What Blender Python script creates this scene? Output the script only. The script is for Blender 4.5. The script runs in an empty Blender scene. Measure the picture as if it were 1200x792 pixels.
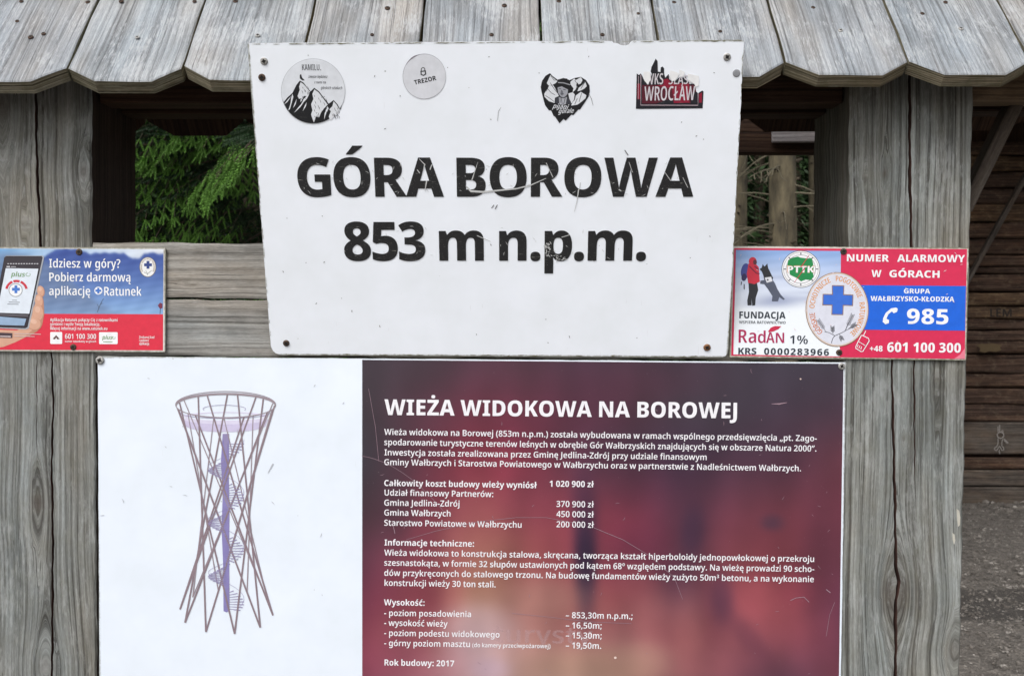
import bpy, bmesh, math, random
import numpy as np
from mathutils import Vector, Matrix
from mathutils.geometry import delaunay_2d_cdt

random.seed(7)
RNG = np.random.default_rng(7)
SC = bpy.context.scene
COL = SC.collection

# ------------------------------------------------------------------ camera
CAM = Vector((0.0, 0.0, 1.5))
PITCH = math.radians(-1.5)
cam_d = bpy.data.cameras.new('camera')
cam_d.sensor_width = 36.0
cam_d.lens = 36.0
cam_d.clip_start = 0.02
cam_d.clip_end = 600.0
cam_d.dof.use_dof = True
cam_d.dof.focus_distance = 1.36
cam_d.dof.aperture_fstop = 18.0
cam = bpy.data.objects.new('camera', cam_d)
cam.location = CAM
cam.rotation_euler = (math.radians(90) + PITCH, 0, 0)
COL.objects.link(cam)
SC.camera = cam

# ------------------------------------------------------------------ sky, sun, exposure
SUN_EL, SUN_AZ = math.radians(48), math.radians(208)      # soft high sun behind the camera, a little to the left
world = bpy.data.worlds.new('World')
SC.world = world
world.use_nodes = True
wn = world.node_tree.nodes
wl = world.node_tree.links
bgn = wn['Background']
sky = wn.new('ShaderNodeTexSky')
sky.sky_type = 'NISHITA'
sky.sun_disc = False
sky.sun_elevation = SUN_EL
sky.sun_rotation = SUN_AZ
sky.air_density = 1.0
sky.dust_density = 3.0
hs = wn.new('ShaderNodeHueSaturation')
hs.inputs['Saturation'].default_value = 0.3
wl.new(sky.outputs[0], hs.inputs['Color'])
wl.new(hs.outputs[0], bgn.inputs['Color'])
bgn.inputs['Strength'].default_value = 0.14
sun_d = bpy.data.lights.new('sun', 'SUN')
sun_d.energy = 1.3
sun_d.angle = math.radians(28)
sun_d.color = (1.0, 0.985, 0.97)
sun = bpy.data.objects.new('sun', sun_d)
COL.objects.link(sun)
sdir = Vector((math.sin(SUN_AZ) * math.cos(SUN_EL), math.cos(SUN_AZ) * math.cos(SUN_EL), math.sin(SUN_EL)))
sun.rotation_euler = sdir.to_track_quat('Z', 'Y').to_euler()
sun.location = (0, -3, 8)
SC.view_settings.view_transform = 'Standard'
SC.view_settings.look = 'None'
SC.view_settings.gamma = 1.0
SC.view_settings.use_curve_mapping = False
SC.view_settings.exposure = 0.5
SC.cycles.max_bounces = 6
SC.cycles.diffuse_bounces = 4
SC.cycles.use_denoising = True

# ------------------------------------------------------------------ helpers
def ray(px, py):
    x, y = (px - 600.0) / 1200.0, (396.0 - py) / 1200.0
    c, s = math.cos(-PITCH), math.sin(-PITCH)
    return Vector((x, c + y * s, y * c - s))

def P(px, py, Y):
    """the point at depth Y on the line of sight through a photo position (used once, to survey the place)"""
    d = ray(px, py)
    return CAM + d * (Y / d.y)

def lin(c):
    return tuple(((v / 255.0) / 12.92 if v / 255.0 <= 0.04045 else ((v / 255.0 + 0.055) / 1.055) ** 2.4) for v in c)

def tag(o, label=None, cat=None, group=None, kind=None):
    if label: o['label'] = label
    if cat: o['category'] = cat
    if group: o['group'] = group
    if kind: o['kind'] = kind
    return o

def thing(name, loc, label, cat, group=None):
    o = bpy.data.objects.new(name, None)
    o.empty_display_size = 0.1
    o.location = loc
    COL.objects.link(o)
    return tag(o, label, cat, group)

def base_of(o):
    v = Vector((0, 0, 0))
    while o is not None:
        v += o.location
        o = o.parent
    return v

def mesh_obj(name, verts, faces, mats, parent=None, midx=None, smooth=False, uv=None, attr=None, origin=None):
    """one mesh object; verts are world coordinates"""
    base = base_of(parent)
    if origin is not None: base = Vector(origin)
    V = np.asarray([tuple(v) for v in verts], dtype=np.float64) - np.array(base)
    me = bpy.data.meshes.new(name)
    me.from_pydata(V.tolist(), [], faces)
    if not isinstance(mats, (list, tuple)): mats = [mats]
    for m in mats: me.materials.append(m)
    if midx is not None:
        me.polygons.foreach_set('material_index', midx)
    if smooth:
        me.polygons.foreach_set('use_smooth', [True] * len(me.polygons))
    if uv is not None:      # per-vertex uv
        lay = me.uv_layers.new(name='grain')
        li = np.zeros(len(me.loops), dtype=np.int32)
        me.loops.foreach_get('vertex_index', li)
        lay.data.foreach_set('uv', np.asarray(uv, dtype=np.float32)[li].ravel())
    if attr is not None:
        for k, a in attr.items():
            a = np.asarray(a, dtype=np.float32)
            if a.ndim == 1:
                at = me.attributes.new(k, 'FLOAT', 'POINT'); at.data.foreach_set('value', a)
            else:
                at = me.attributes.new(k, 'FLOAT_COLOR', 'POINT')
                at.data.foreach_set('color', np.hstack([a, np.ones((len(a), 1))]).astype(np.float32).ravel())
    me.update()
    o = bpy.data.objects.new(name, me)
    COL.objects.link(o)
    if parent is not None:
        o.parent = parent
        if origin is not None: o.location = Vector(origin) - base_of(parent)
    elif origin is not None: o.location = origin
    return o

def copy_obj(o, parent, loc=None, rot=None, scale=None):
    c = o.copy(); COL.objects.link(c); c.parent = parent
    if loc is not None: c.location = loc
    if rot is not None: c.rotation_euler = rot
    if scale is not None: c.scale = scale
    return c

class Nodes:
    def __init__(s, name):
        s.m = bpy.data.materials.new(name); s.m.use_nodes = True
        s.t = s.m.node_tree; s.b = s.t.nodes['Principled BSDF']
    def n(s, typ, ins=None, **kw):
        x = s.t.nodes.new('ShaderNode' + typ)
        for k, v in kw.items(): setattr(x, k, v)
        for k, v in (ins or {}).items(): s.set(x.inputs[k], v)
        return x
    def set(s, sock, v):
        if isinstance(v, bpy.types.NodeSocket): s.t.links.new(v, sock)
        elif isinstance(v, bpy.types.Node): s.t.links.new(v.outputs[0], sock)
        else: sock.default_value = v
    def math(s, op, a, b=None, c=None, clamp=False):
        x = s.n('Math', operation=op, use_clamp=clamp)
        s.set(x.inputs[0], a)
        if b is not None: s.set(x.inputs[1], b)
        if c is not None: s.set(x.inputs[2], c)
        return x.outputs[0]
    def mix(s, f, a, b, mode='MIX'):
        x = s.n('Mix', data_type='RGBA', blend_type=mode)
        s.set(x.inputs[0], f); s.set(x.inputs[6], a); s.set(x.inputs[7], b)
        return x.outputs[2]
    def ramp(s, f, stops):
        x = s.n('ValToRGB')
        e = x.color_ramp.elements
        while len(e) < len(stops): e.new(0.5)
        for i, (p, c) in enumerate(stops):
            e[i].position = p
            e[i].color = (c, c, c, 1) if not isinstance(c, (tuple, list)) else tuple(c[:3]) + (1,)
        s.set(x.inputs[0], f)
        return x.outputs[0]
    def noise(s, vec, scale=1.0, detail=3.0, rough=0.55, dim='3D', dist=0.0):
        x = s.n('TexNoise', noise_dimensions=dim)
        if vec is not None: s.set(x.inputs['Vector'], vec)
        s.set(x.inputs['Scale'], scale); s.set(x.inputs['Detail'], detail); s.set(x.inputs['Roughness'], rough)
        s.set(x.inputs['Distortion'], dist)
        return x.outputs[0]
    def bump(s, h, strength, dist):
        x = s.n('Bump', ins={'Strength': strength, 'Distance': dist, 'Height': h})
        s.t.links.new(x.outputs[0], s.b.inputs['Normal'])
    def xyz(s, x, y, z):
        c = s.n('CombineXYZ'); s.set(c.inputs[0], x); s.set(c.inputs[1], y); s.set(c.inputs[2], z); return c.outputs[0]

def C4(c, k=1.0): return (c[0] * k, c[1] * k, c[2] * k, 1)

# ------------------------------------------------------------------ materials
def wood(name, dark, mid, light, fleck=0.0, fleckcol=(0.5, 0.5, 0.5), bump=0.6, gscale=150, warp=0.004, moss=0.0, contrast=1.0, rough=0.85, rings=0.16, checks=0.55, flk=(260.0, 42.0)):
    """weathered timber; uv 'grain' = metres across / along the grain, 'knot' darkens knots"""
    N = Nodes(name)
    uv = N.n('UVMap', uv_map='grain')
    sp = N.n('SeparateXYZ', ins={0: uv})
    rnd = N.n('ObjectInfo').outputs['Random']
    g0, l = sp.outputs[0], sp.outputs[1]
    rz = N.math('MULTIPLY', rnd, 37.0)
    wv = N.noise(N.xyz(N.math('MULTIPLY', g0, 8.0), N.math('MULTIPLY', l, 2.2), rz), 1.0, 2.0)
    g = N.math('ADD', g0, N.math('MULTIPLY', N.math('SUBTRACT', wv, 0.5), warp * 6))
    a = N.noise(N.xyz(N.math('MULTIPLY', g, gscale), N.math('MULTIPLY', l, 1.3), rz), 1.0, 3.0, 0.55)
    b = N.noise(N.xyz(N.math('MULTIPLY', g, gscale * 6), N.math('MULTIPLY', l, 16.0), rz), 1.0, 4.0, 0.65)
    ph = N.noise(N.xyz(N.math('MULTIPLY', g, 22.0), N.math('MULTIPLY', l, 0.9), N.math('ADD', rz, 9.0)), 1.0, 2.0)
    ring = N.math('SINE', N.math('ADD', N.math('MULTIPLY', g, gscale * 5.2), N.math('MULTIPLY', ph, 26.0)))
    ring = N.math('POWER', N.math('MULTIPLY_ADD', ring, 0.5, 0.5), 2.2)
    cr_ = N.noise(N.xyz(N.math('MULTIPLY', g, gscale * 2.6), N.math('MULTIPLY', l, 3.2), N.math('ADD', rz, 3.0)), 1.0, 2.0, 0.5)
    chk = N.ramp(cr_, [(0.335, 1.0), (0.37, 0.0)])
    c = N.noise(N.xyz(N.math('MULTIPLY', g0, 16.0), N.math('MULTIPLY', l, 7.0), rz), 1.0, 4.0, 0.6)
    v = N.math('ADD', N.math('MULTIPLY', N.math('SUBTRACT', a, 0.5), 1.15 * contrast), 0.5)
    v = N.math('ADD', v, N.math('MULTIPLY', N.math('SUBTRACT', b, 0.5), 0.75))
    v = N.math('SUBTRACT', v, N.math('MULTIPLY', N.math('SUBTRACT', ring, 0.3), rings))
    col = N.ramp(v, [(0.22, dark), (0.47, mid), (0.78, light)])
    tint = N.ramp(c, [(0.3, 0.68), (0.5, 0.95), (0.7, 1.12)])
    col = N.mix(1.0, col, tint, 'MULTIPLY')
    wm = N.noise(N.xyz(N.math('MULTIPLY', g0, 11.0), N.math('MULTIPLY', l, 2.6), N.math('ADD', rz, 14.0)), 1.0, 4.0, 0.6)
    col = N.mix(1.0, col, N.ramp(wm, [(0.34, (0.93, 0.99, 1.03)), (0.5, (1.0, 1.0, 0.99)), (0.68, (1.07, 0.98, 0.88))]), 'MULTIPLY')
    col = N.mix(1.0, col, N.ramp(N.math('FRACT', N.math('MULTIPLY', rnd, 7.31)), [(0.0, (0.90, 0.91, 0.93)), (1.0, (1.08, 1.06, 1.03))]), 'MULTIPLY')
    spk = N.noise(N.xyz(N.math('MULTIPLY', g, gscale * 9), N.math('MULTIPLY', l, 130.0), rz), 1.0, 3.0, 0.7)
    col = N.mix(1.0, col, N.ramp(spk, [(0.32, 0.80), (0.5, 1.0), (0.70, 1.20)]), 'MULTIPLY')
    col = N.mix(N.math('MULTIPLY', chk, checks), col, C4(dark, 0.55))
    if fleck > 0:
        f1 = N.noise(N.xyz(N.math('MULTIPLY', g, flk[0]), N.math('MULTIPLY', l, flk[1]), rz), 1.0, 5.0, 0.72)
        f2 = N.noise(N.xyz(N.math('MULTIPLY', g0, 22.0), N.math('MULTIPLY', l, 14.0), N.math('ADD', rz, 5.0)), 1.0, 3.0, 0.6)
        m = N.ramp(N.math('ADD', N.math('MULTIPLY', f1, 0.6), N.math('MULTIPLY', f2, 0.5)), [(0.575, 0.0), (0.66, 1.0)])
        col = N.mix(N.math('MULTIPLY', m, fleck), col, C4(fleckcol))
    if moss > 0:
        f3 = N.noise(N.n('TexCoord').outputs['Object'], 55.0, 4.0, 0.65)
        m = N.ramp(f3, [(0.45, 0.0), (0.68, 1.0)])
        col = N.mix(N.math('MULTIPLY', m, moss), col, (0.10, 0.095, 0.045, 1))
    kn = N.n('Attribute', attribute_name='knot').outputs['Fac']
    kcol = N.mix(0.6, (0.085, 0.062, 0.05, 1), col)
    col = N.mix(kn, col, kcol)
    N.set(N.b.inputs['Base Color'], col)
    N.b.inputs['Roughness'].default_value = rough
    N.b.inputs['Specular IOR Level'].default_value = 0.25
    h = N.math('SUBTRACT', N.math('ADD', N.math('MULTIPLY', a, 0.6), N.math('MULTIPLY', b, 0.5)), N.math('ADD', N.math('MULTIPLY', chk, 0.5), N.math('MULTIPLY', ring, 0.25)))
    N.bump(h, bump, 0.0016)
    return N.m

W_POST = wood('weathered grey post timber', lin((78, 76, 72)), lin((121, 121, 116)), lin((152, 153, 149)), fleck=0.3, fleckcol=lin((178, 180, 178)), contrast=1.1, moss=0.14, checks=0.75, rings=0.12)
W_BOARD = wood('weathered grey cross board', lin((104, 102, 98)), lin((134, 132, 129)), lin((156, 155, 152)), fleck=0.2, fleckcol=lin((178, 176, 170)), contrast=0.9)
W_ROOF = wood('silvered roof plank', lin((110, 110, 112)), lin((147, 150, 153)), lin((171, 174, 178)), fleck=0.55, fleckcol=lin((186, 188, 190)), contrast=0.9, gscale=190, warp=0.003, bump=0.9, rings=0.08, checks=0.5, flk=(520.0, 70.0))
W_END = wood('mossy plank end grain', lin((74, 69, 56)), lin((130, 123, 104)), lin((170, 163, 142)), gscale=420, moss=0.5, contrast=1.5, bump=1.0, fleck=0.5, fleckcol=lin((150, 146, 126)))
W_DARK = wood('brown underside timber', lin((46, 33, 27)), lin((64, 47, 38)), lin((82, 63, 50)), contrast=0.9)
W_SIDE_L = wood('unweathered brown inner face with recess shade', lin((46, 35, 31)), lin((62, 49, 43)), lin((78, 63, 55)), contrast=1.0)  # brown wood, darkened further so the colour carries the recess shade
W_SIDE = wood('unweathered inner face with recess shade', lin((80, 76, 69)), lin((112, 108, 100)), lin((134, 130, 122)), contrast=1.0)  # right post: milder recess shade mixed into the timber tone
W_BEAM = wood('pale brown beam', lin((110, 92, 74)), lin((140, 120, 98)), lin((160, 140, 116)), contrast=0.8)
W_LOG = [wood('stained wall board a', lin((42, 30, 24)), lin((66, 49, 40)), lin((92, 72, 59)), contrast=1.3, gscale=90, fleck=0.25, fleckcol=lin((130, 112, 92))),
         wood('stained wall board b', lin((48, 35, 26)), lin((76, 58, 44)), lin((106, 85, 65)), contrast=1.3, gscale=70, fleck=0.4, fleckcol=lin((136, 116, 90))),
         wood('greyed base timber', lin((56, 49, 44)), lin((82, 73, 66)), lin((104, 95, 86)), contrast=1.0, gscale=60)]
W_PALE = wood('pale skylit batten', lin((150, 142, 142)), lin((186, 178, 178)), lin((205, 198, 196)), contrast=0.6)  # pale wood; its brightness stands in for skylight on the board

def m_simple(name, col, rough=0.6, metal=0.0, spec=0.5, var=0.0, vs=40.0, bump=0.0):
    N = Nodes(name)
    N.b.inputs['Roughness'].default_value = rough
    N.b.inputs['Metallic'].default_value = metal
    N.b.inputs['Specular IOR Level'].default_value = spec
    n = N.noise(N.n('TexCoord').outputs['Object'], vs, 4.0, 0.6)
    f = N.ramp(n, [(0.3, max(0.0, 1 - var)), (0.7, 1 + var)])
    N.set(N.b.inputs['Base Color'], N.mix(1.0, C4(col), f, 'MULTIPLY'))
    if bump: N.bump(n, bump, 0.001)
    return N.m

M_CRACK = m_simple('dark red-brown crack interior', lin((70, 44, 36)), 0.9, var=0.4)
M_RUST = m_simple('rusty screw steel', lin((78, 62, 52)), 0.6, 0.5, var=0.5, vs=300)
M_ZINC = m_simple('dull zinc screw', lin((158, 156, 152)), 0.45, 0.25, var=0.35, vs=300)
M_PLUG = m_simple('grey plastic plug', lin((140, 142, 146)), 0.5, var=0.1)
M_DARKHOLE = m_simple('screw recess', lin((25, 22, 20)), 0.8)
M_PLATE_EDGE = m_simple('grimy plate edge', lin((150, 150, 140)), 0.7, var=0.6, vs=120)

_pm = {}
def print_mat(rgb, wear=0.0, rough=0.42, name=None):
    key = (tuple(rgb), wear, rough)
    if key in _pm: return _pm[key]
    N = Nodes(name or 'printed ink %d %d %d' % tuple(rgb))
    tc = N.n('TexCoord').outputs['Object']
    n = N.noise(tc, 90.0, 4.0, 0.6)
    col = N.mix(1.0, C4(lin(rgb), 0.87), N.ramp(n, [(0.3, 0.92), (0.7, 1.05)]), 'MULTIPLY')
    if wear > 0:
        mp1 = N.n('Mapping', ins={'Vector': tc, 'Rotation': (0, 0.9, 0), 'Scale': (60, 60, 700)})
        s1 = N.ramp(N.noise(mp1, 1.0, 5.0, 0.7), [(0.645, 0.0), (0.70, 1.0)])
        mp2 = N.n('Mapping', ins={'Vector': tc, 'Rotation': (0, -0.25, 0), 'Scale': (50, 60, 900)})
        s2 = N.ramp(N.noise(mp2, 1.0, 5.0, 0.7), [(0.66, 0.0), (0.72, 1.0)])
        s3 = N.ramp(N.noise(tc, 900.0, 3.0, 0.7), [(0.665, 0.0), (0.70, 1.0)])
        b = N.ramp(N.noise(tc, 9.0, 2.0, 0.5), [(0.40, 0.35), (0.62, 1.0)])
        s = N.math('MAXIMUM', N.math('MAXIMUM', s1, s2), s3)
        s = N.math('MULTIPLY', s, b)
        col = N.mix(N.math('MULTIPLY', s, wear), col, C4(lin((190, 188, 180))))
    N.set(N.b.inputs['Base Color'], col)
    N.b.inputs['Roughness'].default_value = rough
    _pm[key] = N.m
    return N.m

def plate_mat(name, rgb, W, H, dirt=1.0, rough=0.38):
    """painted sheet: uv in metres from the lower left corner; grime creeps in from the rim, specks all over"""
    N = Nodes(name)
    uv = N.n('UVMap', uv_map='grain'); sp = N.n('SeparateXYZ', ins={0: uv}); u, v = sp.outputs[0], sp.outputs[1]
    d = N.math('MINIMUM', N.math('MINIMUM', u, N.math('SUBTRACT', W, u)), N.math('MINIMUM', v, N.math('SUBTRACT', H, v)))
    n1 = N.noise(N.xyz(u, v, 0.0), 160.0, 5.0, 0.7)
    n2 = N.noise(N.xyz(u, v, 3.0), 14.0, 3.0, 0.6)
    edge = N.math('SUBTRACT', 1.0, N.math('DIVIDE', d, 0.0058), clamp=True)
    mk = N.math('MULTIPLY', edge, N.math('ADD', n1, N.math('MULTIPLY', n2, 0.6)))
    mk = N.ramp(mk, [(0.36, 0.0), (0.66, 1.0)])
    col = N.mix(1.0, C4(lin(rgb)), N.ramp(n2, [(0.3, (0.95, 0.955, 0.95)), (0.7, (1.02, 1.02, 1.03))]), 'MULTIPLY')
    col = N.mix(N.math('MULTIPLY', mk, 0.8 * dirt), col, (0.15, 0.145, 0.09, 1))
    vo = N.n('TexVoronoi', ins={'Vector': N.xyz(u, v, 0.0), 'Scale': 48.0})
    ds = N.math('LESS_THAN', vo.outputs['Distance'], N.math('MULTIPLY', N.math('SUBTRACT', N.n('SeparateXYZ', ins={0: vo.outputs['Color']}).outputs[0], 0.80), 0.28))
    col = N.mix(N.math('MULTIPLY', ds, 0.6 * dirt), col, (0.22, 0.21, 0.19, 1))
    mp = N.n('Mapping', ins={'Vector': N.xyz(u, v, 0.0), 'Rotation': (0, 0, 0.7), 'Scale': (500, 30, 1)})
    sc = N.ramp(N.noise(mp, 1.0, 4.0, 0.6), [(0.70, 0.0), (0.74, 1.0)])
    col = N.mix(N.math('MULTIPLY', sc, 0.35 * dirt), col, (0.45, 0.44, 0.42, 1))
    N.set(N.b.inputs['Base Color'], col)
    N.b.inputs['Roughness'].default_value = rough
    N.bump(n2, 0.05, 0.002)
    return N.m

def attr_print(name, attr='print', rough=0.4, blot=0.0):
    N = Nodes(name)
    c = N.n('Attribute', attribute_name=attr).outputs['Color']
    if blot:
        tc = N.n('TexCoord').outputs['Object']
        n = N.noise(tc, 16.0, 2.0, 0.4)
        c = N.mix(1.0, c, N.ramp(n, [(0.3, 1 - blot), (0.7, 1 + blot)]), 'MULTIPLY')
        sp = N.ramp(N.noise(tc, 420.0, 3.0, 0.7), [(0.70, 0.0), (0.76, 1.0)])
        c = N.mix(N.math('MULTIPLY', sp, 0.4), c, (0.55, 0.5, 0.52, 1))
    N.set(N.b.inputs['Base Color'], c)
    N.b.inputs['Roughness'].default_value = rough
    return N.m

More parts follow.
